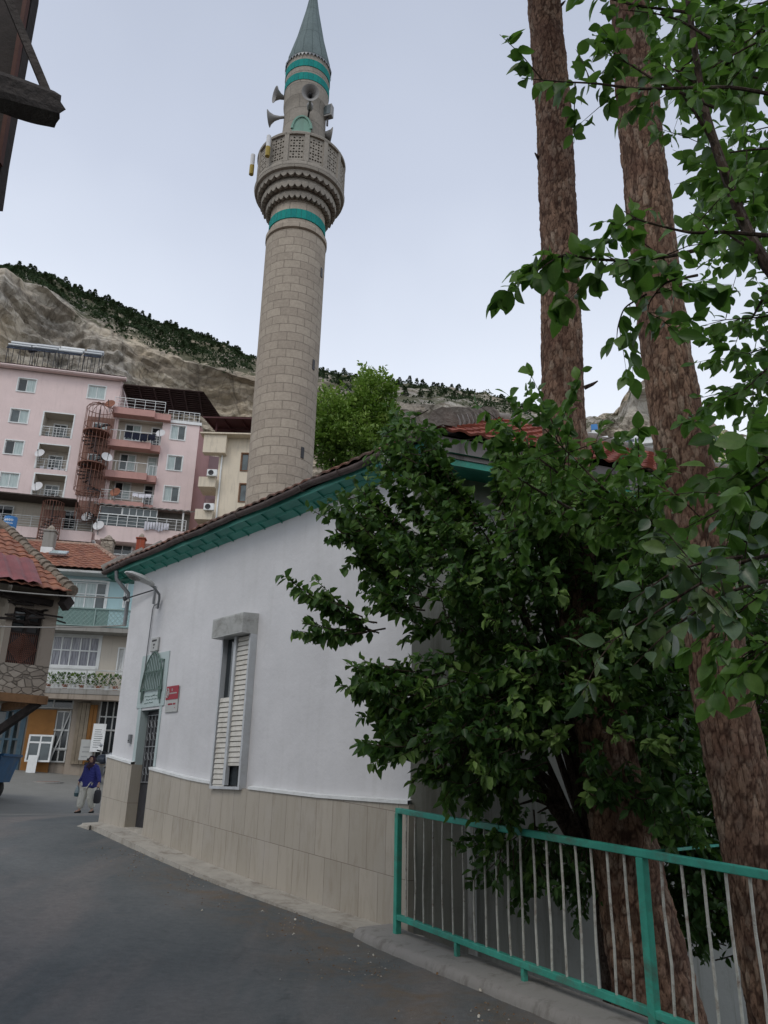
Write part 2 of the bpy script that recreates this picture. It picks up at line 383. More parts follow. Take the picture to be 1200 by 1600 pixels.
def asphalt():
    t = NT('worn_asphalt'); v = t.coord(); big = t.noise(v, .33, 5, .6, .5); mid = t.noise(v, 1.7, 6, .7); fine = t.noise(v, 160, 3, .7); vf = t.noise(v, 38, 4, .7)
    c = t.mix(t.ramp(big, [(.35, 0.0), (.68, 1.0)]), (.082, .094, .098), (.140, .148, .148))
    st = t.noise(t.coord(scale=(.9, .22, 1), rot=(0, 0, R(-42))), .9, 5, .6, .4)
    c = t.mix(t.math('MULTIPLY', t.ramp(st, [(.45, 0.0), (.64, 1.0)]), .8), c, (.19, .172, .162))
    c = t.mix(t.math('MULTIPLY', t.ramp(mid, [(.5, 0.0), (.75, 1.0)]), .35), c, (.055, .066, .069))
    c = t.mix(.5, c, t.ramp(fine, [(.3, (.5, .5, .5)), (.7, (1.6, 1.6, 1.6))]), 'MULTIPLY'); c = t.mix(.35, c, t.ramp(vf, [(.35, (.6, .6, .6)), (.65, (1.3, 1.3, 1.3))]), 'MULTIPLY')
    m2 = t.noise(v, 13, 5, .75); c = t.mix(.35, c, t.ramp(m2, [(.34, (.62, .62, .62)), (.66, (1.35, 1.35, 1.33))]), 'MULTIPLY')
    wv = t.n('TexNoise', Scale=1.4, Detail=6.0); t.l(v, wv.inputs['Vector']); ad = t.n('VectorMath', operation='MULTIPLY_ADD'); t.l(wv.outputs['Color'], ad.inputs[0]); ad.inputs[1].default_value = (1.1, 1.1, 0); t.l(v, ad.inputs[2])
    vo = t.n('TexVoronoi', Scale=.42, feature='DISTANCE_TO_EDGE'); t.l(ad.outputs[0], vo.inputs['Vector'])
    c = t.mix(t.math('MULTIPLY', t.ramp(vo.outputs['Distance'], [(.0, 1.0), (.012, 0.0)]), t.ramp(mid, [(.50, 0.0), (.60, .35)])), c, (.03, .033, .033))
    # far part of the street is pale dusty concrete; brown grit collects at the kerb (vertex attribute)
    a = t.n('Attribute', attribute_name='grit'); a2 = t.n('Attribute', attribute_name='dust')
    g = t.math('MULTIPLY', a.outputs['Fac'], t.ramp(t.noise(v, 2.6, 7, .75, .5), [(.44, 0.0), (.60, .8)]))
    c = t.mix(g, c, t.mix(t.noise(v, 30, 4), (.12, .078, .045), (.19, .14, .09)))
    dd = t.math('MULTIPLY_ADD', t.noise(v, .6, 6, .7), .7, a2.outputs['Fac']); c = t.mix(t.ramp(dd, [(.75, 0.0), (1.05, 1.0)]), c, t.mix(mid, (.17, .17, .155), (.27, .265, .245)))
    return t.fin(c, t.ramp(vf, [(.3, .62), (.7, .85)]), t.bump(fine, .5, .006, t.bump(vf, .25, .012)), 0, .35)
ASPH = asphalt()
DIRT = M('yard_soil', (.07, .06, .04), .95, .4, 3, .8, 12, .05, dirt=(.04, .06, .02), dirtamt=.7)
KERB = plaster('kerb_concrete', (.27, .26, .245), (.11, .10, .085), .8)
LEDGE = M('stone_ledge', (.40, .375, .33), .8, .15, 5, .4, 40, .006, dirt=(.16, .13, .10), dirtamt=.7)
def bark(name, hi, lo, plates=False):
    t = NT(name); crk = t.noise(t.coord('Object', (1, 1, .25)), 40, 8, .75, .5); big = t.noise(t.coord(), 1.7, 5, .6); gr = t.noise(t.coord(), 7, 6, .7)
    fl = t.n('TexVoronoi', Scale=95.0); t.l(t.coord('Object', (1, 1, .5)), fl.inputs['Vector']); sf = t.n('SeparateColor'); t.l(fl.outputs['Color'], sf.inputs[0])
    if plates: pl = t.n('Attribute', attribute_name='plate').outputs['Fac']; ed = t.n('Attribute', attribute_name='crack').outputs['Fac']
    else: pl = sf.outputs[1]; ed = None
    c = t.ramp(pl, [(0.0, sc3(hi, .45)), (.35, hi), (.7, sc3(hi, 1.25)), (1.0, (hi[0] * 1.35, hi[1] * 1.65, hi[2] * 1.8))])
    c = t.mix(.5, c, t.ramp(sf.outputs[0], [(0.0, (.35, .35, .35)), (1.0, (1.5, 1.5, 1.5))]), 'MULTIPLY')
    c = t.mix(t.ramp(big, [(.42, 0.0), (.62, .65)]), c, sc3(lo, 2.2)); c = t.mix(t.math('MULTIPLY', t.ramp(gr, [(.52, 0.0), (.68, 1.0)]), .45), c, (.27, .22, .18))
    c = t.mix(t.ramp(crk, [(.36, .85), (.46, 0.0)]), c, lo)
    if ed: c = t.mix(t.ramp(ed, [(0.0, .95), (.5, 0.0)]), c, sc3(lo, .8))
    return t.fin(c, .92, t.bump(crk, .8, .01, t.bump(sf.outputs[2], .5, .006)), 0, .1)
BARK = bark('pine_bark', (.235, .15, .105), (.05, .026, .020), True); BARK2 = bark('dark_branch_bark', (.07, .05, .04), (.025, .018, .015))
def rock():
    t = NT('cliff_rock'); o = t.coord()
    w_ = t.n('TexNoise', Scale=.035, Detail=5.0); t.l(o, w_.inputs['Vector']); ad = t.n('VectorMath', operation='MULTIPLY_ADD'); t.l(w_.outputs['Color'], ad.inputs[0]); ad.inputs[1].default_value = (26, 26, 16); t.l(o, ad.inputs[2])
    def nn(sc_, det, ro, st=(1, 1, 1)):
        mp = t.n('Mapping'); mp.inputs['Scale'].default_value = st; t.l(ad.outputs[0], mp.inputs[0]); x = t.n('TexNoise', Scale=sc_, Detail=det, Roughness=ro); t.l(mp.outputs[0], x.inputs['Vector']); return x.outputs['Fac']
    big = nn(.013, 4, .55); strata = nn(.05, 8, .68, (.16, .16, 2.6)); mid = nn(.09, 8, .75); fine = nn(.45, 6, .75)
    mp = t.n('Mapping'); mp.inputs['Scale'].default_value = (1, 1, .6); t.l(ad.outputs[0], mp.inputs[0]); vo = t.n('TexVoronoi', Scale=.055, feature='DISTANCE_TO_EDGE'); t.l(mp.outputs[0], vo.inputs['Vector']); vo2 = t.n('TexVoronoi', Scale=.17, feature='DISTANCE_TO_EDGE'); t.l(mp.outputs[0], vo2.inputs['Vector'])
    c = t.ramp(mid, [(.30, (.32, .255, .18)), (.42, (.60, .49, .35)), (.58, (.74, .64, .49)), (.74, (.82, .76, .65))])
    c2 = t.ramp(mid, [(.32, (.27, .25, .22)), (.55, (.52, .485, .43)), (.75, (.68, .65, .59))])
    c = t.mix(t.ramp(big, [(.42, 0.0), (.56, 1.0)]), c, c2)
    c = t.mix(.30, c, (.30, .28, .25)); c = t.mix(t.math('MULTIPLY', t.ramp(strata, [(.50, 0.0), (.56, 1.0)]), .7), c, (.22, .185, .145))
    c = t.mix(t.ramp(vo.outputs['Distance'], [(.0, .5), (.05, 0.0)]), c, (.10, .085, .07)); c = t.mix(t.ramp(vo2.outputs['Distance'], [(.0, .5), (.07, 0.0)]), c, (.16, .135, .11))
    c = t.mix(.6, c, t.ramp(fine, [(.3, (.5, .5, .5)), (.58, (1.2, 1.2, 1.2))]), 'MULTIPLY')
    a = t.n('Attribute', attribute_name='veg'); vf = t.math('ADD', a.outputs['Fac'], t.math('MULTIPLY_ADD', mid, 2.0, -1.0))
    c = t.mix(t.ramp(vf, [(.40, 0.0), (.50, .9)]), c, t.mix(fine, (.045, .055, .03), (.13, .125, .075)))
    h = t.math('ADD', t.math('MULTIPLY', mid, 1.2), t.math('MULTIPLY', t.ramp(vo.outputs['Distance'], [(.0, 0.0), (.1, 1.0)]), .5))
    return t.fin(c, .95, t.bump(fine, .7, .7, t.bump(h, .7, 2.6)), 0, .1)
ROCK = rock()
def leafm(name, cols, trans=.25, rough=.45, spec=.35):
    t = NT(name); u = t.n('UVMap'); s = t.n('SeparateXYZ'); t.l(u.outputs[0], s.inputs[0])
    n = len(cols); c = t.ramp(s.outputs[0], [(k / max(1, n - 1), cc) for k, cc in enumerate(cols)])
    rib = t.ramp(s.outputs[1], [(.0, 1.0), (.08, 0.0)]); c = t.mix(t.math('MULTIPLY', rib, .35), c, (.16, .22, .08))
    t.l(c, t.b.inputs['Base Color']); t.b.inputs['Roughness'].default_value = rough; t.b.inputs['Specular IOR Level'].default_value = spec
    mt = t.noise(t.coord(), 45, 4, .7); c = t.mix(.55, c, t.ramp(mt, [(.3, (.6, .6, .6)), (.7, (1.35, 1.3, 1.25))]), 'MULTIPLY'); t.l(c, t.b.inputs['Base Color']); t.l(t.bump(mt, .25, .003), t.b.inputs['Normal'])
    tr = t.n('BsdfTranslucent'); c2 = t.mix(.5, c, (.12, .26, .02)); t.l(c2, tr.inputs['Color'])
    mx = t.n('MixShader'); mx.inputs[0].default_value = trans; t.l(t.b.outputs[0], mx.inputs[1]); t.l(tr.outputs[0], mx.inputs[2]); t.l(mx.outputs[0], t.out.inputs['Surface'])
    return t.mat
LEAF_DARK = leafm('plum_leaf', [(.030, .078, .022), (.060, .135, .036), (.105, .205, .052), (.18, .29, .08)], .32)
LEAF_BIG = leafm('quince_leaf', [(.055, .13, .030), (.08, .185, .040), (.12, .24, .055), (.18, .31, .08)], .48, .38, .4)
LEAF_PALE = leafm('grey_green_leaf', [(.045, .085, .048), (.06, .115, .062), (.09, .15, .08), (.11, .18, .055)], .2, .35, .45)
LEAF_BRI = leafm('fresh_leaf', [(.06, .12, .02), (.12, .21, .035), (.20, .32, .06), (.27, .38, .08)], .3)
NEEDLE = leafm('pine_needles', [(.018, .032, .018), (.03, .05, .025), (.05, .07, .035)], .05, .8, .1)

class Leaves:
    def __init__(s): s.P = []; s.D = []; s.N = []; s.L = []; s.U = []
    def add(s, p, d, n, L, u=None): s.P.append(tuple(p)); s.D.append(tuple(d)); s.N.append(tuple(n)); s.L.append(L); s.U.append(random.random() if u is None else u)
    def build(s, name, mat, parent, st=((.0, .0), (.35, .5), (.72, .36), (1, 0)), wid=.55, fold=.25, curl=.15, lab=None):
        n = len(s.P); P = np.array(s.P); D = np.array(s.D); N = np.array(s.N); L = np.array(s.L)[:, None]
        D /= np.linalg.norm(D, axis=1, keepdims=True); S = np.cross(D, N); S /= np.linalg.norm(S, axis=1, keepdims=True) + 1e-9; N = np.cross(S, D)
        W = RNG.uniform(.68, 1.22, (n, 1)) * wid; CU = RNG.uniform(.2, 1.8, (n, 1)) * curl; FO = RNG.uniform(.3, 1.6, (n, 1)) * fold
        vs = []; K = len(st)
        mids = [(t, 0) for t, _ in st]; lefts = [(t, -w_) for t, w_ in st[1:-1]]; rights = [(t, w_) for t, w_ in st[1:-1]]
        simple = K == 4
        pts = ([mids[0], mids[-1]] if simple else mids) + lefts + rights
        for t_, w_ in pts:
            vs.append(P + L * (D * t_ + S * w_ * W + N * (abs(w_) * FO - CU * t_ * t_)))
        V = np.stack(vs, 1).reshape(-1, 3); nv = len(pts)
        if simple: fl = [(0, 2, 3, 1), (0, 1, 5, 4)]; vv = [(0, 1, 1, 0), (0, 0, 1, 1)]
        else:
            fl = []; vv = []; nl = K - 2; l0 = K; r0_ = K + nl
            for k in range(nl - 1):
                fl.append((k + 1, l0 + k, l0 + k + 1, k + 2)); vv.append((0, 1, 1, 0)); fl.append((k + 1, k + 2, r0_ + k + 1, r0_ + k)); vv.append((0, 0, 1, 1))
            fl.append((0, 0 + l0, 1, 1)); fl.pop()
            fl += [(0, l0, 1), (0, 1, r0_), (K - 2, l0 + nl - 1, K - 1), (K - 2, K - 1, r0_ + nl - 1)]; vv += [(0, 1, 0), (0, 0, 1), (0, 1, 0), (0, 0, 1)]
        offs = (np.arange(n) * nv)[:, None]
        loops = []; starts = []; tot = []
        flat = np.concatenate([np.array(f) for f in fl]); per = len(flat); allf = (offs + flat[None]).reshape(-1)
        lens = np.array([len(f) for f in fl]); st_ = np.concatenate([[0], np.cumsum(lens)[:-1]])
        starts = (np.arange(n)[:, None] * per + st_[None]).reshape(-1)
        me = bpy.data.meshes.new(name)
        if parent is not None:
            Mi = np.array(TM[parent.name].inverted()); V = V @ Mi[:3, :3].T + Mi[:3, 3]
        me.vertices.add(len(V)); me.vertices.foreach_set('co', V.reshape(-1).astype(np.float32))
        me.loops.add(len(allf)); me.loops.foreach_set('vertex_index', allf.astype(np.int32))
        me.polygons.add(len(starts)); me.polygons.foreach_set('loop_start', starts.astype(np.int32)); me.polygons.foreach_set('loop_total', np.tile(lens, n).astype(np.int32))
        ul = me.uv_layers.new(name='UVMap'); U = np.zeros((n, per, 2)); U[:, :, 0] = np.array(s.U)[:, None]; U[:, :, 1] = np.concatenate([np.array(x) for x in vv])[None]
        ul.data.foreach_set('uv', U.reshape(-1).astype(np.float32))
        me.materials.append(mat); me.update(calc_edges=True); me.validate()
        if not simple: me.polygons.foreach_set('use_smooth', [True] * len(me.polygons))
        o = bpy.data.objects.new(name, me); COL.objects.link(o)
        if parent is not None: o.parent = parent; TM[o.name] = TM[parent.name]
        if lab: o['label'] = lab
        return o
STB = ((0, 0), (.12, .24), (.3, .44), (.5, .5), (.72, .38), (.9, .16), (1, 0))
def rv(): 
    v = Vector((random.gauss(0, 1), random.gauss(0, 1), random.gauss(0, 1))); return v.normalized()
def spray(LV, tw, a, b, sp, L, sag=.1, r=.005, droop=.35, start=.15, u=None, lj=.35):
    a = Vector(a); b = Vector(b); n = 7; d = b - a; ln = d.length; side = d.cross(Vector((0, 0, 1))).normalized() * rnd(-.08, .08) * ln
    pts = [a + d * t + side * math.sin(math.pi * t) + Vector((0, 0, -sag * ln * math.sin(math.pi * t) * .8)) for t in [i / (n - 1) for i in range(n)]]
    tw.tube(pts, [r * (1 - .75 * i / (n - 1)) for i in range(n)], 4)
    k = int(ln * (1 - start) / sp)
    for i in range(k + 1):
        t = start + (1 - start) * min(1, (i + rnd(-.3, .3)) / max(1, k)); t = min(1, max(0, t)); f = t * (n - 1); j = min(n - 2, int(f)); p = pts[j].lerp(pts[j+1], f - j)
        tg = (pts[j+1] - pts[j]).normalized()
        q = rv(); q = (q - tg * q.dot(tg)).normalized()
        dr = (tg * rnd(.2, .9) + q * 1.0 + Vector((0, 0, -droop))).normalized()
        nn = (Vector((0, 0, 1)) * rnd(.3, 1.2) + rv() * .7).normalized()
        LV.add(p, dr, nn, L * rnd(1 - lj, 1 + lj), u if u is None else min(1, max(0, u + rnd(-.3, .3))))
# ------------------------------------------------------------------ ground and road
def interp(x, T):
    if x <= T[0][0]: return T[0][1]
    for (a, b), (c, d) in zip(T, T[1:]):
        if x <= c: return b + (d - b) * (x - a) / (c - a)
    return T[-1][1]
def sm(t): t = max(0, min(1, t)); return t * t * (3 - 2 * t)
QT = [(-30, -.3), (-2, -.02), (0, 0), (3, .05), (6, .10), (9, .31), (11.5, .54), (13.6, .755), (16, .78), (20, .62), (23, .52), (26, .66), (30, 1.05), (34, 1.5), (37.8, 2.0), (60, 4.0), (120, 12), (240, 22)]
def zr(x, y): return interp(-.667 * x + .745 * y, QT)
A = Vector((.337, 8.493)); WD = Vector((-.66695, .7451)); WN = Vector((-.7451, -.66695))   # mosque street wall: corner, direction, outward
P1 = Vector((.21, 8.2)); RD = Vector((.497, -.867)); RN = Vector((-.867, -.497))            # railing line
def side(x, y):
    """distance to the yard side of the kerb / wall line (positive = yard or house side)"""
    d1 = -(Vector((x, y)) - P1).dot(RN); d2 = -(Vector((x, y)) - A).dot(WN)
    return max(d1, -9) if (Vector((x, y)) - P1).dot(RD) > 0 else d2
def axis_grid(lo, hi, f0, f1, st, grow):
    xs = [];x = f0
    while x <= f1 + 1e-6: xs.append(x); x += st
    s = st; x = f1
    while x < hi: s *= grow; x += s; xs.append(min(x, hi))
    s = st; x = f0
    while x > lo: s *= grow; x -= s; xs.insert(0, max(x, lo))
    return xs
def grid_mesh(name, xs, ys, zf, mat, keep=None, attrs=None, kind='structure'):
    vs = []; idx = {}; fs = []
    for j, y in enumerate(ys):
        for i, x in enumerate(xs): vs.append((x, y, zf(x, y)))
    nx = len(xs)
    for j in range(len(ys) - 1):
        for i in range(nx - 1):
            if keep and not keep((xs[i] + xs[i+1]) / 2, (ys[j] + ys[j+1]) / 2): continue
            fs.append((j*nx+i, j*nx+i+1, (j+1)*nx+i+1, (j+1)*nx+i))
    me = bpy.data.meshes.new(name); me.from_pydata(vs, [], fs); me.materials.append(mat)
    if attrs:
        for an, fn in attrs.items():
            a = me.attributes.new(an, 'FLOAT', 'POINT'); a.data.foreach_set('value', [fn(v[0], v[1]) for v in vs])
    me.polygons.foreach_set('use_smooth', [True] * len(me.polygons)); me.update()
    o = bpy.data.objects.new(name, me); COL.objects.link(o); label(o, kind=kind); return o
def ground_z(x, y):
    s_ = side(x, y); t = (Vector((x, y)) - P1).dot(RD)
    if s_ > .15 and (t > -.5 or x > .2) and y < 16 and x < 40 and y > -10: return -1.05 + .06 * noise.noise(Vector((x * 1.3, y * 1.3, 0)))
    return zr(x, y) - .06
grid_mesh('ground', axis_grid(-700, 700, -8, 12, .35, 1.16), axis_grid(-300, 900, -3, 18, .35, 1.16), ground_z, DIRT)
def grit(x, y):
    s_ = side(x, y); v = max(0, 1 - abs(s_ + .75) / .75) if s_ < 0 else 0
    t = (Vector((x, y)) - P1).dot(RD)
    return v * sm((t + 5.5) / 3.5)
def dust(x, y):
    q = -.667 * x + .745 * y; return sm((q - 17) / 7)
# the road is one sheet draped on the slope, its edge tucked under the ledge and kerb
def on_road(x, y):
    t = (Vector((x, y)) - A).dot(WD)
    if t > LEN_ + .4: return (Vector((x, y)) - (A + WD * LEN_)).dot(Vector((.40, -.92))) < -.3 or side(x, y) < .1
    return side(x, y) < .12
LEN_ = 7.46
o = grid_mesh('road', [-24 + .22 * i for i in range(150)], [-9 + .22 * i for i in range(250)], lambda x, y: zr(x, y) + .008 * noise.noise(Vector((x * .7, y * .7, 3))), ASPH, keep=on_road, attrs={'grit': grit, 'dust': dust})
# kerb under the railing, with its retaining face into the yard
mb = MB(); n = 90
for i in range(n):
    t0, t1 = 6.2 * i / n, 6.2 * (i + 1) / n
    for t, tt in ((t0, t1),):
        a = P1 + RD * (t - .35); b = P1 + RD * (tt - .35)
        ring = []
        for q, t9 in ((a, t), (b, tt)):
            wo = .30 + .03 * noise.noise(Vector((t9 * 1.3, 7, 0))) + .012 * noise.noise(Vector((t9 * 6, 7, 0))); wo -= .03; prof = [(-.14, -1.2), (-.14, .09), (wo - .05, .08), (wo - .01, .06), (wo + .01, .02), (wo + .015, -.1)]
            for o_, z in prof:
                p = q + RN * o_; ring.append((p.x, p.y, zr(q.x, q.y) + z + .006 * noise.noise(Vector((q.x * 4, q.y * 4, o_ * 9)))))
        k = len(prof); mb.add(ring, [(j, j + 1, k + j + 1, k + j) for j in range(k - 1)])
o = mb.build('kerb', KERB, smooth=True); label(o, kind='structure')
# ------------------------------------------------------------------ mosque (local x runs from the far corner to the near corner, -y faces the street)
ANG = math.atan2(-WD.y, -WD.x)
mos = thing('mosque', 'white plastered mosque with marble dado, green soffit and red tiled hip roof beside the road', 'mosque', (A.x, A.y, 0), ANG)
MM = TM['mosque']; MI = MM.inverted()
LEN = 7.46; ZW = 5.08
def mz_top(x): return interp(-x, [(0, 1.325), (1.5, 1.345), (3.03, 1.41), (4.02, 1.46), (4.57, 1.50), (5.67, 1.62), (6.61, 1.73), (7.52, 1.84)])
def mz_bot(x): return interp(-x, [(0, .16), (1.44, .25), (2.74, .36), (4.37, .52), (5.79, .68), (6.52, .76), (7.42, .80)])
DX0, DX1, DZ0, DZ1 = -6.50, -5.84, .74, 2.58
C2 = Vector((.935, .353)) * 9.0 + A; B_ = A + WD * LEN; D_ = B_ + Vector((.92, .40)) * 9.2
def loc2(p): q = MI @ Vector((p.x, p.y, 0)); return (q.x, q.y)
mb = MB()
mb.holes(-LEN, 0, -.5, ZW + .1, [(DX0, DX1, DZ0, DZ1)], 0, .17, 0, 1)
mb.build('wall', [WHITE, LGREEN], mos, local=True)
mb = MB()
c2 = loc2(C2); d2 = loc2(D_)
for (xa, ya), (xb, yb) in (((0, 0), c2), (c2, d2), (d2, (-LEN, 0))):
    mb.quad((xa, ya, -1.5), (xb, yb, -1.5), (xb, yb, ZW + .1), (xa, ya, ZW + .1))
mb.build('wall', WHITE2, mos, local=True, lab='side wall above the yard with shade painted into its grey')
# marble dado: follows the climbing street, proud of the plaster; trim strip on top
mb = MB(); tr = MB()
xs = [-LEN - .05] + [-LEN + .3 * i for i in range(1, 25) if not DX0 - .14 < -LEN + .3 * i < DX1 + .02] + [DX0, DX1, .04]
xs = sorted(set(xs)); P = .06
for a, b in zip(xs, xs[1:]):
    if DX0 - 1e-6 <= a < DX1 - 1e-6: continue
    mb.add([(a, -P, -.3), (b, -P, -.3), (b, -P, mz_top(b)), (a, -P, mz_top(a)), (a, 0, mz_top(a)), (b, 0, mz_top(b))], [(0, 1, 2, 3), (3, 2, 5, 4)])
    if not (-3.9 < (a + b) / 2 < -3.05):
        za, zb = mz_top(a) + .003, mz_top(b) + .003
        tr.add([(a, -P - .018, za), (b, -P - .018, zb), (b, -P - .018, zb + .035), (a, -P - .018, za + .035), (a, -.001, za + .045), (b, -.001, zb + .045), (a, -P, za), (b, -P, zb)],
               [(0, 1, 2, 3), (3, 2, 5, 4), (0, 6, 7, 1)])
for x, e in ((DX0, .17), (DX1, .17)):
    mb.quad((x, -P, .3), (x, -P, mz_top(x)), (x, e - .003, mz_top(x)), (x, e - .003, .3))
ex = .004
mb.v = [(v[0] + (ex if abs(v[0] - DX0) < 1e-5 else (-ex if abs(v[0] - DX1) < 1e-5 else 0)), v[1], v[2]) for v in mb.v]
mb.quad((.04, -P, -.3), (.04, .02, -.3), (.04, .02, mz_top(0)), (.04, -P, mz_top(0)))
mb.build('dado', DADO, mos, local=True)
for lo_, hi_ in ((-9, DX0 + .01), (DX1 - .01, -3.85), (-3.2, 1)):
    t2 = MB()
    for q_ in range(0, len(tr.v), 8):
        if lo_ <= tr.v[q_][0] <= hi_: t2.add(tr.v[q_:q_+8], [(0, 1, 2, 3), (3, 2, 5, 4), (0, 6, 7, 1)])
    if t2.v: t2.build('dado_trim', PVCW, mos, local=True)
# door
mb = MB(); mb.box(DX0 + .005, DX1 - .005, .125, .165, .5, DZ1 - .01)
dr = mb.build('door', DARKM, mos, local=True)
g = MB()
for i in range(5):
    x = DX0 + .08 + i * .125; g.bar((x, .11, 1.45), (x, .11, 2.5), .014)
for z in (1.45, 2.0, 2.5): g.bar((DX0 + .04, .108, z), (DX1 - .04, .108, z), .016)
for i in range(4):
    for z in (1.62, 1.85, 2.16, 2.36):
        x = DX0 + .142 + i * .125; pts = [(x + .045 * math.cos(a), .105, z + .06 * math.sin(a)) for a in [k * math.pi / 4 for k in range(9)]]; g.tube(pts, .006, 4)
g.build('grille', GREYM, dr, local=True)
MB().bar((DX1 - .1, .09, 1.5), (DX1 - .1, .09, 1.66), .02).build('handle', STEEL, dr, local=True)
# painted surround with the pointed arch grille above the door
mb = MB(); q = .012
mb.box(DX0 - .11, DX0 - .001, -q, -.001, mz_top(DX0) + .05, 2.62); mb.box(DX1 + .001, DX1 + .07, -q, -.001, mz_top(DX1) + .05, 2.62)
mb.box(-6.68, -5.70, -q - .004, -.001, 2.622, 3.50)
mb.build('door_surround', LGREEN, mos, local=True)
g = MB(); cx, bz, hw, hh = -6.17, 2.78, .37, .64
def arch(x): u = abs(x) / hw; return bz + .10 + hh * (1 - u ** 2.0) ** .62 if u < 1 else bz + .1
for sgn in (-1, 1):
    g.tube([(cx + sgn * hw * math.sin(k * math.pi / 16) , -.045, arch(hw * math.sin(k * math.pi / 16))) for k in range(9)], .012, 5)
for i in range(-5, 6):
    x = i * hw / 6; g.bar((cx + x, -.04, bz + .12), (cx + x, -.04, arch(x) - .01), .012)
    if i % 2: g.tube([(cx + x, -.04, bz + .25), (cx + x + .04, -.045, bz + .36), (cx + x, -.04, bz + .47)], .006, 4)
for z in (bz + .12, bz + .42): g.bar((cx - hw * .93, -.038, z), (cx + hw * .93, -.038, z), .014)
for i in range(7):
    for s in (-1, 1):
        x = cx + s * (hw - .02 - .012 * i); g.bar((x, -.04, bz - .02 - (i % 3) * .02), (x, -.04, bz + .16), .008)
g.bar((-5.83, -.03, 2.66), (-5.83, -.03, 3.36), .012); g.bar((-5.83, -.03, 3.36), (-5.93, -.03, 3.38), .03)
for k in range(3):
    for i in range(9 - k):
        if rnd(0, 1) < .8: g.bar((cx - .23 + i * .055, -.02, bz + .02 - k * .055), (cx - .23 + i * .055 + rnd(.02, .045), -.02, bz + .02 - k * .055 + rnd(-.012, .012)), .008)
g.build('arch_grille', plaster('green_grey_iron', (.13, .19, .17), (.06, .07, .06), .5), mos, local=True)
# roller shutter window unit, proud of the wall
def window_unit():
    x0, x1, z0, z1, y = -3.88, -3.12, 1.40, 3.46, -.11
    f = MB()
    for a, b in ((x0, x0 + .035), (x1 - .04, x1)): f.box(a, b, y, -.002, z0, z1)
    f.box(x0 + .035, x1 - .04, y, -.002, z0, z0 + .035); xm = (x0 + x1) / 2 + .0
    f.box(xm - .03, xm + .03, y - .012, y + .05, z0 + .05, z1)
    wf = f.build('window', M('pale_blue_grey_frame', (.52, .545, .57), .5, .08, 4, .1, 40, .002, dirt=(.32, .32, .31), dirtamt=.4), mos, local=True)
    MB().box(x0 + .05, x1 - .06, y + .075, y + .085, z0 + .05, z1).build('pane', GLD, wf, local=True)
    b = MB(); zb, zt = z1 + .0, z1 + .30; yb = y - .15
    b.add([(x0 - .06, yb, zb), (x1 + .0, yb, zb), (x1, yb, zt - .02), (x0 - .06, yb, zt - .02), (x0 - .06, -.002, zb), (x1, -.002, zb), (x1, -.002, zt), (x0 - .06, -.002, zt)],
          [(0, 1, 2, 3), (3, 2, 6, 7), (1, 5, 6, 2), (0, 3, 7, 4), (0, 4, 5, 1)])
    for i in range(24): xx = x0 - .04 + i * (x1 - x0 + .04) / 24; b.box(xx, xx + .014, yb - .006, yb, zb + .02, zt - .04)
    b.build('shutter_box', SHBOX, wf, local=True)
    for a, b_, zb_, zt_ in ((x0 + .052, xm - .032, z0 + .055, 2.62), (xm + .032, x1 - .062, z0 + .34, z1 - .01)):
        s = MB(); n = int((zt_ - zb_) / .068)
        for i in range(n):
            z = zb_ + i * (zt_ - zb_) / n; h = (zt_ - zb_) / n; yy = y + .035
            s.add([(a, yy, z), (b_, yy, z), (b_, yy - .022, z + .006), (a, yy - .022, z + .006), (b_, yy - .012, z + h * .9), (a, yy - .012, z + h * .9), (b_, yy + .01, z + h), (a, yy + .01, z + h)],
                  [(0, 1, 2, 3), (3, 2, 4, 5), (5, 4, 6, 7)])
        s.box(a, b_, y + .02, y + .06, zb_ - .04, zb_)
        s.build('shutter', SLAT, wf, local=True)
window_unit()
# stone ledge at the foot of the wall
mb = MB(); ts = [-.28 + i * .285 for i in range(28)]
for a, b in zip(ts, ts[1:]):
    g_ = .004 if int(a * 10) % 3 == 0 else 0
    for (x, w0) in ((a, 0),): pass
    def wdt(t): return .34 + .06 * math.sin(t * .5) if t > .1 else .34 * math.sqrt(max(.05, 1 - ((.1 - t) / .42) ** 2))
    za, zb = mz_bot(-a) , mz_bot(-b)
    Pa, Pb = .055, .055
    v = [(-a, -Pa, za), (-b, -Pb, zb), (-b, -Pb - wdt(b), zb - .015), (-a, -Pa - wdt(a), za - .015), (-a, -Pa - wdt(a), za - .22), (-b, -Pb - wdt(b), zb - .22)]
    mb.add(v, [(0, 1, 2, 3), (3, 2, 5, 4)])
mb.v = [(x, y + .006 * noise.noise(Vector((x * 3, y * 3, 0))), z + .006 * noise.noise(Vector((x * 5, y * 5, 7)))) for x, y, z in mb.v]
mb.box(DX0 + .006, DX1 - .006, -.056, .12, .5, .765)
mb.build('stone_ledge', LEDGE, mos, local=True)
mb = MB()   # broken slab at the far corner
z = mz_bot(-7.4)
mb.add([(-7.0, -.42, z - .03), (-7.9, -.55, z - .09), (-8.3, -.3, z - .07), (-7.6, -.02, z - .01), (-7.0, -.42, z - .25), (-7.9, -.55, z - .25), (-8.3, -.3, z - .25)], [(0, 3, 2, 1), (0, 1, 5, 4), (1, 2, 6, 5)])
mb.build('broken_slab', LEDGE, mos, local=True)
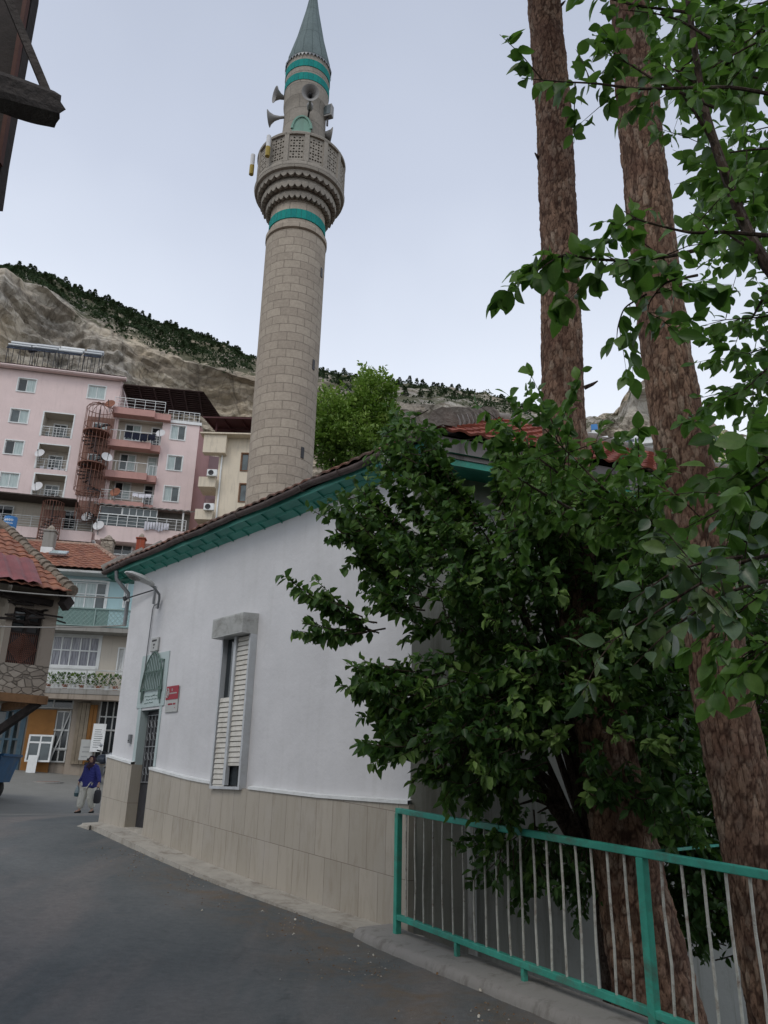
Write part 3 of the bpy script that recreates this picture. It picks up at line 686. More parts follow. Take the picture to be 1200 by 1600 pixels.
# roof: hip roof in tile geometry
OH = .62
E1 = Vector((.51, 7.83)); E2 = E1 + Vector((.935, .353)) * 10.2; E4 = E1 + WD * 8.75; E3 = E4 + Vector((.92, .40)) * 10.4
ZE = 5.27
Pp = Vector((1.96, 12.85)); ZP = 1.55 + .511 * 13.0 - .27; Qp = Pp + WD * 3.4
def tile_plane(mb, e0, e1, top, step=.30, wid=.235, amp=.03, skip=lambda p: False, m=0):
    """e0,e1: eave ends (3D); top: list of 3D ridge points from e0's side to e1's side (1 or 2)"""
    e0 = Vector(e0); e1 = Vector(e1); ax = (e1 - e0).normalized(); tp = [Vector(t) for t in top]
    nrm = ax.cross(tp[0] - e0).normalized(); 
    if nrm.z < 0: nrm = -nrm
    up = nrm.cross(ax).normalized()
    if up.z < 0: up = -up
    H = (tp[0] - e0).dot(up); tl = tp[0]; tr_ = tp[-1]; n = max(2, int(H / step))
    xl1 = (tl - e0).dot(ax); xr0 = (e1 - e0).dot(ax); xr1 = (tr_ - e0).dot(ax)
    for k in range(n):
        h0, h1 = H * k / n, H * (k + 1) / n
        l0, r0_ = xl1 * h0 / H, xr0 + (xr1 - xr0) * h0 / H; l1, r1 = xl1 * h1 / H, xr0 + (xr1 - xr0) * h1 / H
        if r0_ - l0 < .1: continue
        a0 = math.floor(min(l0, l1) / wid); a1 = math.ceil(max(r0_, r1) / wid); xs_ = []
        lo, hi = max(l0, l1) - .06, min(r0_, r1) + .06
        jit = [rnd(-.008, .008) for _ in range(a1 - a0 + 2)]
        for a in range(a0, a1 + 1):
            for j in range(6):
                x = (a + j / 6) * wid
                if lo <= x <= hi: xs_.append((x, [0, .45, .95, 1.0, .75, .2][j], jit[a - a0]))
        if len(xs_) < 2: continue
        vs = []
        for x, hh, jt in xs_:
            b = e0 + ax * x; ln = .04 + jt
            vs.append(b + up * (h0 - .05 + jt) + nrm * (hh * amp + ln * .5 - .005)); vs.append(b + up * (h0 - .05 + jt) + nrm * (hh * amp + ln)); vs.append(b + up * h1 + nrm * (hh * amp + .008))
        fs_ = []
        for i in range(len(xs_) - 1): fs_ += [(3*i, 3*i+3, 3*i+4, 3*i+1), (3*i+1, 3*i+4, 3*i+5, 3*i+2)]
        mb.add(vs, fs_, m)
def v3(p, z): return Vector((p.x, p.y, z))
mb = MB()
tile_plane(mb, v3(E1, ZE), v3(E4, ZE), [v3(Pp, ZP), v3(Qp, ZP)], wid=.2, amp=.02)
rf = mb.build('roof', TILEG, mos, lab='old brown street side of the tiled roof')
mb = MB(); tile_plane(mb, v3(E1, ZE), v3(E2, ZE), [v3(Pp, ZP)]); mb.build('roof', TILE, mos, lab='red tiled hip facing the yard')
mb = MB(); tile_plane(mb, v3(E2, ZE), v3(E3, ZE), [v3(Pp, ZP), v3(Qp, ZP)]); tile_plane(mb, v3(E3, ZE), v3(E4, ZE), [v3(Qp, ZP)])
mb.build('roof', TILE, mos, lab='back slopes of the red tiled roof')
mb = MB()   # mortared ridge caps
for a, b, r_ in ((v3(E1, ZE + .04), v3(Pp, ZP), .19), (v3(E2, ZE + .03), v3(Pp, ZP), .13), (v3(Pp, ZP), v3(Qp, ZP), .15), (v3(Qp, ZP), v3(E4, ZE), .13), (v3(Qp, ZP), v3(E3, ZE), .13)):
    d = b - a; n_ = int(d.length / .38); s0 = 2 if r_ == .19 else 0
    for i in range(s0, n_):
        p = a + d * (i / n_); q = a + d * ((i + 1.12) / n_)
        mb.tube([p + Vector((0, 0, .03)), q], [r_ * rnd(.97, 1.05), r_ * .82], 12)
mb.build('ridge_cap', MOSSG, mos, smooth=True)
# structural roof body under the tiles
ez = ZE - .02
mb = MB(); mb.add([v3(E1, ez), v3(E2, ez), v3(E3, ez), v3(E4, ez), v3(Pp, ZP - .06), v3(Qp, ZP - .06)], [(0, 1, 4), (1, 2, 5, 4), (2, 3, 5), (3, 0, 4, 5)])
mb.build('roof_deck', DWOOD, mos)
# soffit: lapped square boards along the street
mb = MB(); e1l = MI @ v3(E1, 0); e4l = MI @ v3(E4, 0)
xa, xb, yo = e4l.x, e1l.x, e1l.y
nx = int((xb - xa) / .42)
for i in range(nx):
    for j in range(2):
        a = xa + (xb - xa) * i / nx + (.2 if j else 0); b = a + (xb - xa) / nx
        if b > xb: b = xb
        y0_ = yo + .06 + j * (-yo - .06) / 2; y1_ = y0_ + (-yo - .06) / 2
        z0 = 5.155 - .065 * j + rnd(-.004, .004); zs_ = -.062
        mb.add([(a, y0_, z0), (b - .012, y0_, z0), (b - .012, y1_ + .02, z0 + zs_), (a, y1_ + .02, z0 + zs_), (a, y0_, z0 + .02), (b - .012, y0_, z0 + .02), (a, y1_ + .02, z0 + zs_ + .02), (b - .012, y1_ + .02, z0 + zs_ + .02)],
               [(0, 1, 2, 3), (0, 4, 5, 1), (0, 3, 6, 4), (1, 5, 7, 2)])
        mb.bar((a, y0_, z0 - .004), (a, y1_ + .01, z0 + zs_ - .004), .014, .03); mb.bar((a, y1_ + .02, z0 + zs_ - .006), (b, y1_ + .02, z0 + zs_ - .006), .014, .03)
mb.box(xa, xb, yo + .045, yo + .062, 5.13, 5.20)
mb.build('soffit', SOFF, mos, local=True)
mb = MB(); mb.add([v3(E1, 5.045), v3(E2, 5.045), v3(C2, 5.045), v3(A, 5.045), v3(E4, 5.045), v3(E3, 5.045), v3(D_, 5.045), v3(B_, 5.045)], [(0, 1, 2, 3), (1, 5, 6, 2), (5, 4, 7, 6)])
mb.build('soffit', SOFF, mos, lab='plain green soffit over the yard wall')
mb = MB()
sdir = Vector((.935, .353)); sn = Vector((.353, -.935))
mb.bar(v3(E1 + sdir * .02 - sn * .05, ZE - .155), v3(E2 - sn * .05, ZE - .155), .03, .25)
mb.build('fascia', FASCIA, mos)
mb = MB(); mb.bar(v3(E1 + sdir * .05 - sn * .075, 4.955), v3(E2 - sn * .075, 4.955), .05, .085); mb.build('fascia_strip', TEALP, mos)
# gutter: half-round, sagging a little, with brackets
mb = MB(); n_ = 44
for i in range(n_):
    for (i0, i1) in ((i, i + 1),):
        ring = []
        for ii in (i0, i1):
            p = E1.lerp(E4, ii / n_) + WN * (.02 + .02 * noise.noise(Vector((ii * .23, 0, 0)))); zc = 5.235 + .012 * math.sin(ii * .7) + .016 * noise.noise(Vector((ii * .4, 5, 0)))
            for k in range(9):
                an = math.pi + math.pi * k / 8
                q = p + WN * (.055 * math.cos(an)); ring.append((q.x, q.y, zc + .06 * math.sin(an)))
        mb.add(ring, [(k, k + 1, 10 + k, 9 + k) for k in range(8)])
for i in range(0, n_, 4):
    p = E1.lerp(E4, i / n_) + WN * .02; pts = [v3(p + WN * (.060 * math.cos(math.pi + math.pi * k / 6)), 5.235 + .065 * math.sin(math.pi + math.pi * k / 6)) for k in range(7)]; mb.tube(pts, .010, 4)
o = mb.build('gutter', GUTTER, mos); so_ = o.modifiers.new('thick', 'SOLIDIFY'); so_.thickness = .006
# downpipe: elbow from the gutter near the corner, slanting to the wall, round the corner and down
jp = E1 + WD * .72 + WN * .02
pts = [v3(jp, 5.19), v3(jp, 5.06), v3(jp - WN * .03, 4.97), v3(A + WD * .10 + WN * .07, 4.42), v3(A + WD * .02 + WN * .07, 4.32)]
pts += [v3(A + sdir * .62 + sn * .07, 3.9), v3(A + sdir * .66 + sn * .07, 3.8), v3(A + sdir * .66 + sn * .07, -.9)]
pts = [Vector(p) for p in pts]
mb = MB(); mb.tube(pts, .045, 10); mb.tube([pts[0] - Vector((0, 0, .09)), pts[0] - Vector((0, 0, .15))], .056, 10)
mb.build('downpipe', PVCG, mos, smooth=True)
# pilaster at the corner of the side wall
# ------------------------------------------------------------------ things on the mosque wall
def on_wall(name, lab, cat, x, y, z): 
    p = MM @ Vector((x, y, z)); return thing(name, lab, cat, p, ANG)
t = on_wall('name_sign', 'red and off-white enamel sign screwed to the white wall right of the mosque door', 'sign', -5.43, 0, 2.5)
MB().box(-.20, .20, -.022, -.004, 0, .40).build('plate', SIGNW, t, local=True, bevel=.01)
pl = MB(); pl.box(-.20, .20, -.028, -.0225, .20, .41); rp = pl.build('red_panel', RED, t, local=True)
em = MB(); em.tube([(-.145 + .042 * math.cos(a), -.031, .305 + .07 * math.sin(a)) for a in [k * math.pi / 8 for k in range(17)]], .008, 5); em.box(-.158, -.13, -.032, -.029, .27, .34)
em.build('emblem', SIGNW, rp, local=True)
lt = MB()
for i in range(13): lt.box(-.085 + i * .019, -.072 + i * .019, -.031, -.029, .285, .303 + .004 * (i % 2))
lt.box(-.02, -.012, -.031, -.029, .33, .37); lt.box(.0, .012, -.031, -.029, .33, .37); lt.build('lettering', SIGNW, rp, local=True)
lt = MB()
for i in range(12):
    if i != 7: lt.box(-.11 + i * .021, -.096 + i * .021, -.0255, -.0225, .115, .14)
lt.box(.12, .135, -.0255, -.0225, .06, .075); lt.build('lettering', RED, t, local=True)
t = on_wall('house_plaque', 'small grey plaque on the white wall above the mosque door arch', 'plaque', -6.25, 0, 3.54)
MB().box(-.13, .13, -.04, -.004, 0, .24).build('plate', SIGNW, t, local=True, bevel=.012)
lt = MB()
for i in range(6): lt.box(-.085 + i * .029, -.065 + i * .029, -.043, -.0405, .17, .20)
for i in range(2): lt.box(-.03 + i * .035, -.008 + i * .035, -.043, -.0405, .10, .13)
lt.box(-.015, .01, -.043, -.0405, .05, .075); lt.build('lettering', DARKM, t, local=True)
t = on_wall('switch_box', 'little grey electric box low on the wall left of the mosque door', 'box', -6.76, 0, 2.06)
MB().box(-.035, .035, -.05, -.002, 0, .14).build('casing', GREYM, t, local=True, bevel=.006); MB().box(-.02, .02, -.056, -.0505, .03, .05).build('lock', DARKM, t, local=True)
# street lamp on its arm and conduit
t = on_wall('street_lamp', 'grey cobra-head street lamp on a short arm under the far end of the green eave', 'street lamp', 0, 0, 0)
def mw(px, py, y):
    v = ray(px, py); Pq = Vector((A.x, A.y, 0)) + Vector((WN.x, WN.y, 0)) * -y; n_ = Vector((WN.x, WN.y, 0)); k = (Pq - CAMP).dot(n_) / v.dot(n_); return MI @ (CAMP + v * k)
a_ = MB(); a_.tube([mw(246, 951, -.04), mw(249, 936, -.05), mw(249, 929, -.08), mw(240, 917, -.22), mw(234, 913, -.30)], .022, 8); a_.build('arm', GREYM, t, local=True, smooth=True)
hA, hB = mw(240, 915, -.24), mw(196, 894, -.78); hx = (hB - hA); hl = hx.length; hx.normalize(); hy = Vector((0, 0, 1)).cross(hx).normalized(); hz = hx.cross(hy)
Mh = Matrix.Translation(hA) @ Matrix((hx, hy, hz)).transposed().to_4x4()
hd = MB(); vs = []
for x, w_, h in ((0, .04, .04), (.12, .08, .06), (.5, .115, .085), (.85, .10, .06), (1, .04, .02)):
    for k in range(12): an = 2 * math.pi * k / 12; zz = math.sin(an) * h; vs.append(Mh @ Vector((x * hl, math.cos(an) * w_, zz if zz > 0 else zz * .35)))
hd.add(vs, [(i*12+k, i*12+(k+1) % 12, (i+1)*12+(k+1) % 12, (i+1)*12+k) for i in range(4) for k in range(12)] + [tuple(range(12))[::-1], tuple(range(48, 60))])
hd.build('lamp_head', PVCG, t, local=True, smooth=True)
hd = MB(); hd.lathe([(.01, -.055), (.06, -.05), (.075, -.035), (.078, -.02)], 14, M=Mh @ Matrix.Translation((hl * .68, 0, 0)) @ Matrix.Scale(1.6, 4, (1, 0, 0))); hd.build('lens', glassm('lamp_lens', (.14, .14, .13)), t, local=True, smooth=True)
t = on_wall('cable_conduit', 'thin grey conduit pipe running down the white wall past the door arch', 'pipe', -6.5, 0, 2.7)
mb = MB(); mb.tube([(.16, -.025, 1.68), (.04, -.025, 1.66), (.0, -.025, 1.6), (-.02, -.03, .0)], .010, 6); mb.tube([(.0, -.03, 1.70), (.0, -.03, 2.02)], .02, 6); mb.build('pipe', GREYM, t, local=True, smooth=True)
mb = MB(); mb.tube([(.0, -.04, 1.95), (-.98, -.12, 1.93)], .012, 6); mb.tube([(-.98, -.12, 1.9), (-1.0, -.14, 1.96)], .035, 8); mb.build('bracket', DARKM, t, local=True)
# far-corner drain pipe
t = on_wall('drain_pipe', 'grey drain pipe hanging at the far corner of the mosque under the eave', 'pipe', -LEN - .12, 0, 4.3)
mb = MB(); mb.tube([(-.05, -.30, .85), (-.05, -.28, .7), (.03, -.05, .45), (0, -.03, .3), (0, -.03, -.15)], .036, 8); mb.build('pipe', GREYM, t, local=True, smooth=True)
MB().tube([(0, -.03, .30), (0, -.03, .34)], .045, 8).build('collar', PVCW, t, local=True)

# ------------------------------------------------------------------ green railing
rl = thing('railing', 'turquoise painted steel railing with rust-spotted white bars along the kerb', 'railing', (P1.x, P1.y, zr(P1.x, P1.y)))
def rt(t): return 1.275 - .045 * t
def rb(t): return .33 - .035 * t
def gz(t): p = P1 + RD * t; return zr(p.x, p.y) + .10
T2 = 3.09; Tend = 6.1
mb = MB()
mb.bar(v3(P1 - RD * .02, rt(0)), v3(P1 + RD * Tend, rt(Tend)), .06, .05); mb.build('top_rail', TEALP, rl, bevel=.006)
mb = MB(); mb.bar(v3(P1, rb(0)), v3(P1 + RD * Tend, rb(Tend)), .05, .05); mb.build('bottom_rail', TEALP, rl, bevel=.006)
for t_ in (0, T2, Tend):
    p = P1 + RD * t_; MB().bar(v3(p, gz(t_) - .05), v3(p, rt(t_) - .026), .06, .06, up=(RD.x, RD.y, 0)).build('post', TEALP, rl, bevel=.006)
for t_ in (.98, 1.85, 4.2, 5.2):
    p = P1 + RD * t_; MB().bar(v3(p, gz(t_) - .05), v3(p, rb(t_) - .026), .04, .04, up=(RD.x, RD.y, 0)).build('foot', TEALP, rl, bevel=.004)
for seg, cnt in (((0, T2), 20), ((T2, Tend), 19)):
    for i in range(1, cnt):
        t_ = seg[0] + (seg[1] - seg[0]) * i / cnt; p = P1 + RD * t_; k = [rnd(-.014, .014) for _ in range(4)]
        MB().tube([v3(p, rb(t_) + .02), v3(p + RD * k[0], rb(t_) + .3), v3(p + RD * k[1], rb(t_) + .6), v3(p, rt(t_) - .022)], .0095, 6).build('bar', RAILW, rl)
p = P1 + RD * T2
mb = MB(); mb.bar(v3(p + Vector((.05, .05)), rt(T2) + .0), Vector((2.78, 6.8, 1.11)), .02, .02); mb.build('side_rail', TEALP, rl)
# ------------------------------------------------------------------ minaret
MD = 20.0
def axx(y): return 437 + (750 - y) * (675 - 437) / 3390
a0 = at(axx(700), 700, MD); MX, MY = a0.x, a0.y
def mzf(y, r):
    v = ray(axx(y), y); return EYE + v.z * (MD - r) / math.hypot(v.x, v.y)
def mr(y, wpx):
    r = 1.0
    for _ in range(4):
        z = mzf(y, r); P = Vector((MX, MY, z)); r = wpx / 2 * mpp(P) * .985
    return r, z
ctr = Vector((MX, MY, 0))
mn = thing('minaret', 'tall round stone minaret with teal tile bands, balcony and grey lead cone', 'minaret', (MX, MY, 1.0))
TM[mn.name] = Matrix.Translation((MX, MY, 0)); mn.location = (MX, MY, 0)
R0, zs0 = mr(750, 99); R1, zs1 = mr(358, 93)
def lth(prof, name, mat, n=48, par=mn, **k): return MB().lathe(prof, n, m=0).build(name, mat, par, local=True, smooth=True, **k)
ns = 40; lth([(R0 + .12, .5), (R0 + .06, 4)] + [(R0 + (R1 - R0) * i / ns + .012, 4 + (zs1 - 4) * i / ns) for i in range(ns + 1)], 'shaft', MINST, 64)
rr, zz = mr(348, 97); lth([(R1 - .05, zz - .16), (R1 + .04, zz - .12), (rr, zz - .06), (rr, zz + .03), (rr - .06, zz + .10), (R1 - .12, zz + .12)], 'ring_moulding', MINST)
rA, zA = mr(340, 90); rB, zB = mr(326, 89); lth([(rA - .02, zA), (rA, zA + .01), (rB, zB), (rB - .02, zB + .01)], 'tile_band', TEALT, 48)
rC, zC = mr(318, 89); rn, zn = mr(308, 90)
lth([(rB - .02, zz + .1), (rB - .03, zn)], 'neck', MINST)
# scalloped corbel tiers
mb = MB(); tiers = [(303, 101), (286, 117), (268, 130)]
NS = 36; pr = None
prev_r = rB - .03; prev_z = zn - .35
for ti, (y, w_) in enumerate(tiers):
    r_, z_ = mr(y, w_); n = NS * 4; vs = []
    nxt = mr(tiers[ti + 1][0], tiers[ti + 1][1]) if ti < 2 else mr(258, 141)
    top = nxt[1] + .05
    for k in range(n):
        ph = 2 * math.pi * k / n; sc_ = abs(math.sin(ph * NS / 2)); an = ph
        lip = z_ - .02 - .12 * sc_
        for rr_, zz_ in ((prev_r - .02, z_ - .05), (r_ - .10, lip + .02), (r_, lip), (r_ + .015, z_ + .06), (r_ - .02, z_ + .14), (r_ - .04, top)):
            vs.append((rr_ * math.cos(an), rr_ * math.sin(an), zz_))
    fs = [(k * 6 + j, ((k + 1) % n) * 6 + j, ((k + 1) % n) * 6 + j + 1, k * 6 + j + 1) for k in range(n) for j in range(5)]
    mb.add(vs, fs); prev_r = r_
mb.build('corbel', MINPL, mn, local=True)
# balcony slab, perforated parapet
rS, zS = mr(258, 140); rT, zT = mr(208, 134); zb_ = mr(250, 141)[1]
mb = MB(); mb.lathe([(rS - .3, zS - .12), (rS, zS - .06), (rS + .03, zS + .05), (rS, zb_), (rS - .5, zb_)], 48); mb.build('balcony_slab', MINPL, mn, local=True, smooth=True)
NP = 14; RP = rS - .04
for k in range(NP):
    a0_, a1_ = 2 * math.pi * (k + .08) / NP, 2 * math.pi * (k + .92) / NP; a_0 = Vector((RP * math.cos(a0_), RP * math.sin(a0_), 0)); a_1 = Vector((RP * math.cos(a1_), RP * math.sin(a1_), 0))
    ux = (a_1 - a_0); Wd = ux.length; ux.normalize(); un = ux.cross(Vector((0, 0, 1))).normalized(); zb, zt = zb_ + .06, zT - .06; H = zt - zb
    mb = MB(); nc, nr = 5, 8
    cw, ch = Wd * .84 / nc, H * .88 / nr; ox, oz = Wd * .08, H * .06
    def pt(x, z, d): q = a_0 + ux * x + un * d; return (q.x, q.y, zb + z)
    for d in (0, -.06):
        mb.quad(pt(0, 0, d), pt(ox, 0, d), pt(ox, H, d), pt(0, H, d)); mb.quad(pt(Wd - ox, 0, d), pt(Wd, 0, d), pt(Wd, H, d), pt(Wd - ox, H, d))
        mb.quad(pt(ox, 0, d), pt(Wd - ox, 0, d), pt(Wd - ox, oz, d), pt(ox, oz, d)); mb.quad(pt(ox, H - oz, d), pt(Wd - ox, H - oz, d), pt(Wd - ox, H, d), pt(ox, H, d))
        for i in range(nc):
            for j in range(nr):
                x, z = ox + i * cw, oz + j * ch
                if (i + j) % 2 and i not in (1, 3):
                    mb.quad(pt(x, z, d), pt(x + cw, z, d), pt(x + cw, z + ch, d), pt(x, z + ch, d)); continue
                cc = [(x, z), (x + cw, z), (x + cw, z + ch), (x, z + ch)]; rr_ = min(cw, ch) * .40
                vs = [pt(*c_, d) for c_ in cc] + [pt(x + cw / 2 + rr_ * math.cos(R(45 * q - 135)), z + ch / 2 + rr_ * math.sin(R(45 * q - 135)), d) for q in range(8)]
                mb.add(vs, [(0, 1, 6, 5, 4), (1, 2, 8, 7, 6), (2, 3, 10, 9, 8), (3, 0, 4, 11, 10)])
                if d == 0:
                    v2 = [pt(x + cw / 2 + rr_ * math.cos(R(45 * q)), z + ch / 2 + rr_ * math.sin(R(45 * q)), dd) for dd in (0, -.06) for q in range(8)]
                    mb.add(v2, [(q, (q + 1) % 8, 8 + (q + 1) % 8, 8 + q) for q in range(8)])
    mb.build('parapet_panel', MINPL, mn, local=True)
    am = 2 * math.pi * k / NP; mb = MB(); c_ = Vector((RP * math.cos(am), RP * math.sin(am), 0)) * .995
    t_ = Vector((-math.sin(am), math.cos(am), 0)); mb.bar(c_ + Vector((0, 0, zb_)), c_ + Vector((0, 0, zT)), Wd * .20, .14, up=t_); mb.build('parapet_post', MINPL, mn, local=True)
mb = MB(); mb.lathe([(RP - .09, zT - .07), (RP + .05, zT - .07), (RP + .06, zT), (RP + .03, zT + .05), (RP - .09, zT + .05), (RP - .09, zT - .07)], 56, cap=False); mb.build('parapet_coping', MINPL, mn, local=True)
# upper shaft
rU, zU = mr(200, 70); rV, zV = mr(150, 66); rW, zW = mr(147, 70); rX, zX = mr(84, 69)
lth([(rU, zb_ - .1), (rU * 1.0, zU), (rV, (zU + zV) / 2), (rV, zV - .05), (rW - .01, zV), (rW, zW + .06), (rX, zX)], 'upper_shaft', MINPL)
for ya, yb in ((124, 113), (103, 92)):
    r1_, z1_ = mr(ya, 70); r2_, z2_ = mr(yb, 69.6); lth([(r1_ - .03, z1_), (r1_ + .012, z1_ + .005), (r2_ + .012, z2_ - .005), (r2_ - .03, z2_)], 'tile_band', TEALT)
# horn of small flashing teeth + cone
rY, zY = mr(82, 72); r45, z45 = mr(45, 43); r10, z10 = mr(10, 21)
apex = z10 + (z10 - z45) * r10 / max(.05, (r45 - r10))
lth([(rX - .05, zY - .05), (rY, zY - .02), (rY + .02, zY + .04), (rY - .06, zY + .10), (rY * .93, zY + .35), (r45, z45), (r10, z10), (.05, apex), (.04, apex + .6)], 'cone', CONE, 16)
mb = MB()
for k in range(40):
    an = 2 * math.pi * k / 40; r_ = rY + .015; c_ = Vector((r_ * math.cos(an), r_ * math.sin(an), zY)); t_ = Vector((-math.sin(an), math.cos(an), 0)) * .06; mb.add([c_ - t_, c_ + t_, c_ - Vector((0, 0, .13))], [(0, 1, 2)])
mb.build('eave_teeth', GREYM, mn, local=True)
mb = MB()   # shaft slits
for py in (406, 556, 700, 615):
    pass
for py, off in ((406, .88), (556, .80), (700, .62)):
    z = mzf(py, R1); an = math.atan2(-MY, -MX) + math.asin(off); r_ = R0 + (R1 - R0) * (z - 4) / (zs1 - 4) + .012
    d_ = Vector((math.cos(an), math.sin(an), 0)); t_ = Vector((-math.sin(an), math.cos(an), 0)); c_ = d_ * (r_ - .01)
    mb.bar(c_ + Vector((0, 0, z - .16)), c_ + Vector((0, 0, z + .16)), .10, .06, up=d_)
mb.build('slit_window', DARKM, mn, local=True)
# small green balcony door head seen above the parapet
fa = math.atan2(-MY, -MX)
mb = MB(); an = fa - .12; d_ = Vector((math.cos(an), math.sin(an), 0)); t_ = Vector((-math.sin(an), math.cos(an), 0))
zd = mr(203, 70)[1]
pts = [d_ * (rU + .03) + t_ * (.30 * math.cos(R(a))) + Vector((0, 0, zd + (.5 * math.sin(R(a))))) for a in range(0, 181, 15)]
mb.add(pts, [tuple(range(len(pts)))]); mb.quad(d_ * (rU + .03) + t_ * .3 + Vector((0, 0, zb_)), d_ * (rU + .03) - t_ * .3 + Vector((0, 0, zb_)), pts[-1], pts[0])
mb.tube(pts, .05, 5); mb.build('doorway', plaster('pale_green_door', (.22, .37, .31), (.15, .2, .18), .3), mn, local=True)
def horn(px, py, face, lab, tilt=0, dr=0.0, size=1.0):
    """horn loudspeaker; face = direction the mouth points (unit vec)"""
    d0_ = MD - dr; p = at(px, py, d0_); f = Vector(face).normalized()
    t = thing('horn_loudspeaker', lab, 'loudspeaker', p, 0, 'loudspeakers on the minaret')
    Q = f.to_track_quat('Z', 'Y').to_matrix().to_4x4(); s = size
    MB().lathe([(.045*s, -.62*s), (.05*s, -.35*s), (.10*s, -.16*s), (.19*s, -.03*s), (.27*s, .02*s), (.275*s, .035*s), (.25*s, .03*s), (.17*s, -.04*s), (.08*s, -.17*s), (.04*s, -.34*s)], 20, M=Q, cap=False).build('horn', GREYH, t, local=True, smooth=True)
    MB().lathe([(.01, -.88*s), (.09*s, -.88*s), (.10*s, -.80*s), (.10*s, -.66*s), (.05*s, -.6*s)], 14, M=Q).build('driver', GREYH, t, local=True, smooth=True)
    MB().lathe([(.02*s, -.3*s), (.035*s, -.1*s), (.045*s, -.05*s), (.01*s, -.02*s)], 10, M=Q).build('phase_plug', DARKM, t, local=True, smooth=True)
    q = p - f * .7 * s; c = Vector((MX, MY, q.z)); e_ = (c - q); e_.z = 0
    tgt = q + e_.normalized() * max(.05, e_.length - rU * .95) - Vector((0, 0, .25))
    MB().bar(q - p, tgt - p, .05).build('bracket', DARKM, t, local=True)
GREYH = M('loudspeaker_grey', (.27, .265, .26), .5, .12, 5, .1)
horn(431, 148, (-.85, -.45, -.05), 'grey horn loudspeaker, upper of the two on the left of the minaret')
horn(421, 185, (-1, .05, -.08), 'grey horn loudspeaker, lower of the two on the left of the minaret')
horn(485, 145, (.12, -1, -.30), 'grey horn loudspeaker facing forward above the minaret balcony', dr=1.7)
horn(516, 212, (.95, .25, -.05), 'grey horn loudspeaker on the right behind the balcony rail')
t = thing('floodlight', 'square grey floodlight tilted up on the right of the minaret shaft', 'floodlight', at(512, 182, MD - .3), R(-20))
MB().box(-.17, .17, -.10, .10, -.06, .42).build('housing', GREYH, t, local=True, bevel=.02); MB().box(-.14, .14, -.115, -.10, 0, .36).build('glass', GLM, t, local=True); MB().bar((0, 0, -.4), (0, 0, -.06), .05).build('bracket', DARKM, t, local=True)
for px, py, lab, yel in ((419, 228, 'yellow and white tube light hanging outside the minaret balcony rail', 1), (394, 257, 'yellowish tube light on the far left of the minaret balcony', 1)):
    t = thing('tube_light', lab, 'light', at(px, py, MD - (1.15 if px > 400 else .1)), 0, 'tube lights on the balcony')
    MB().tube([(0, 0, -.05), (0, 0, .38)], .07, 8).build('tube', DISHW, t, local=True); MB().tube([(0, 0, -.4), (0, 0, -.05)], .075, 8).build('end_cap', M('yellow_plastic', (.33, .24, .04), .4, .1), t, local=True)
# ------------------------------------------------------------------ facades
class Fac:
    """vertical facade frame: local x to the right as seen from the street, y away from the viewer, z up"""
    def __init__(s, p0, p1, z0=0.0):
        s.o = Vector((p0[0], p0[1], 0)); d = Vector((p1[0] - p0[0], p1[1] - p0[1], 0)); s.L = d.length; s.d = d.normalized(); s.rz = math.atan2(d.y, d.x); s.n = Vector((-s.d.y, s.d.x, 0))
    def sz(s, px, py, y=0.0):
        v = ray(px, py); P = s.o + s.n * y; t = (P - CAMP).dot(s.n) / v.dot(s.n); h = CAMP + v * t; return (h - s.o).dot(s.d), h.z
    def W(s, x, y, z): return s.o + s.d * x + s.n * y + Vector((0, 0, z))
    def thing(s, name, lab, cat, x=0, y=0, z=0, group=None): return thing(name, lab, cat, s.W(x, y, z), s.rz, group)
def window(par, x0, x1, z0, z1, y, mul=1, glass=GLD, fr=PVCW, surround=.09, sm_=None, open_=False, panes=None, dep=.12, trans=0, name='window'):
    """surround proud of the wall, sash frame and panes set back in the opening"""
    f = MB(); s_ = surround
    if s_:
        f.box(x0 - s_, x0, y - .03, y, z0 - s_, z1 + s_); f.box(x1, x1 + s_, y - .03, y, z0 - s_, z1 + s_); f.box(x0, x1, y - .03, y, z1, z1 + s_); f.box(x0, x1, y - .07, y, z0 - s_, z0)
    t = .055; yb, yf = y + dep, y + dep - .05
    f.box(x0, x0 + t, yf, yb, z0, z1); f.box(x1 - t, x1, yf, yb, z0, z1); f.box(x0 + t, x1 - t, yf, yb, z1 - t, z1); f.box(x0 + t, x1 - t, yf, yb, z0, z0 + t)
    for k in range(1, mul + 1):
        x = x0 + (x1 - x0) * k / (mul + 1); f.box(x - t / 2, x + t / 2, yf - .004, yb, z0 + t, z1 - t)
    if trans: z = z1 - trans; f.box(x0 + t, x1 - t, yf - .002, yb - .01, z - t / 2, z + t / 2)
    wf = f.build(name, fr, par, local=True)
    n = mul + 1; gl = panes or [glass] * n
    for k in range(n):
        a = x0 + (x1 - x0) * k / n; b = x0 + (x1 - x0) * (k + 1) / n
        MB().quad((a, y + dep - .02, z0), (b, y + dep - .02, z0), (b, y + dep - .02, z1), (a, y + dep - .02, z1)).build('pane', gl[k], wf, local=True)
    return wf
def wall_rail(par, x0, x1, y, z0, h=.95, nb=None, hor=3, mat=WRAIL, name='railing', w_=.04):
    m = MB(); nb = nb or max(2, int((x1 - x0) / .9))
    m.bar((x0, y, z0 + h), (x1, y, z0 + h), .06, .05)
    for i in range(nb + 1): x = x0 + (x1 - x0) * i / nb; m.bar((x, y, z0), (x, y, z0 + h), w_)
    for k in range(hor): z = z0 + h * (k + .6) / (hor + .3); m.bar((x0, y, z), (x1, y, z), .025)
    return m.build(name, mat, par, local=True)
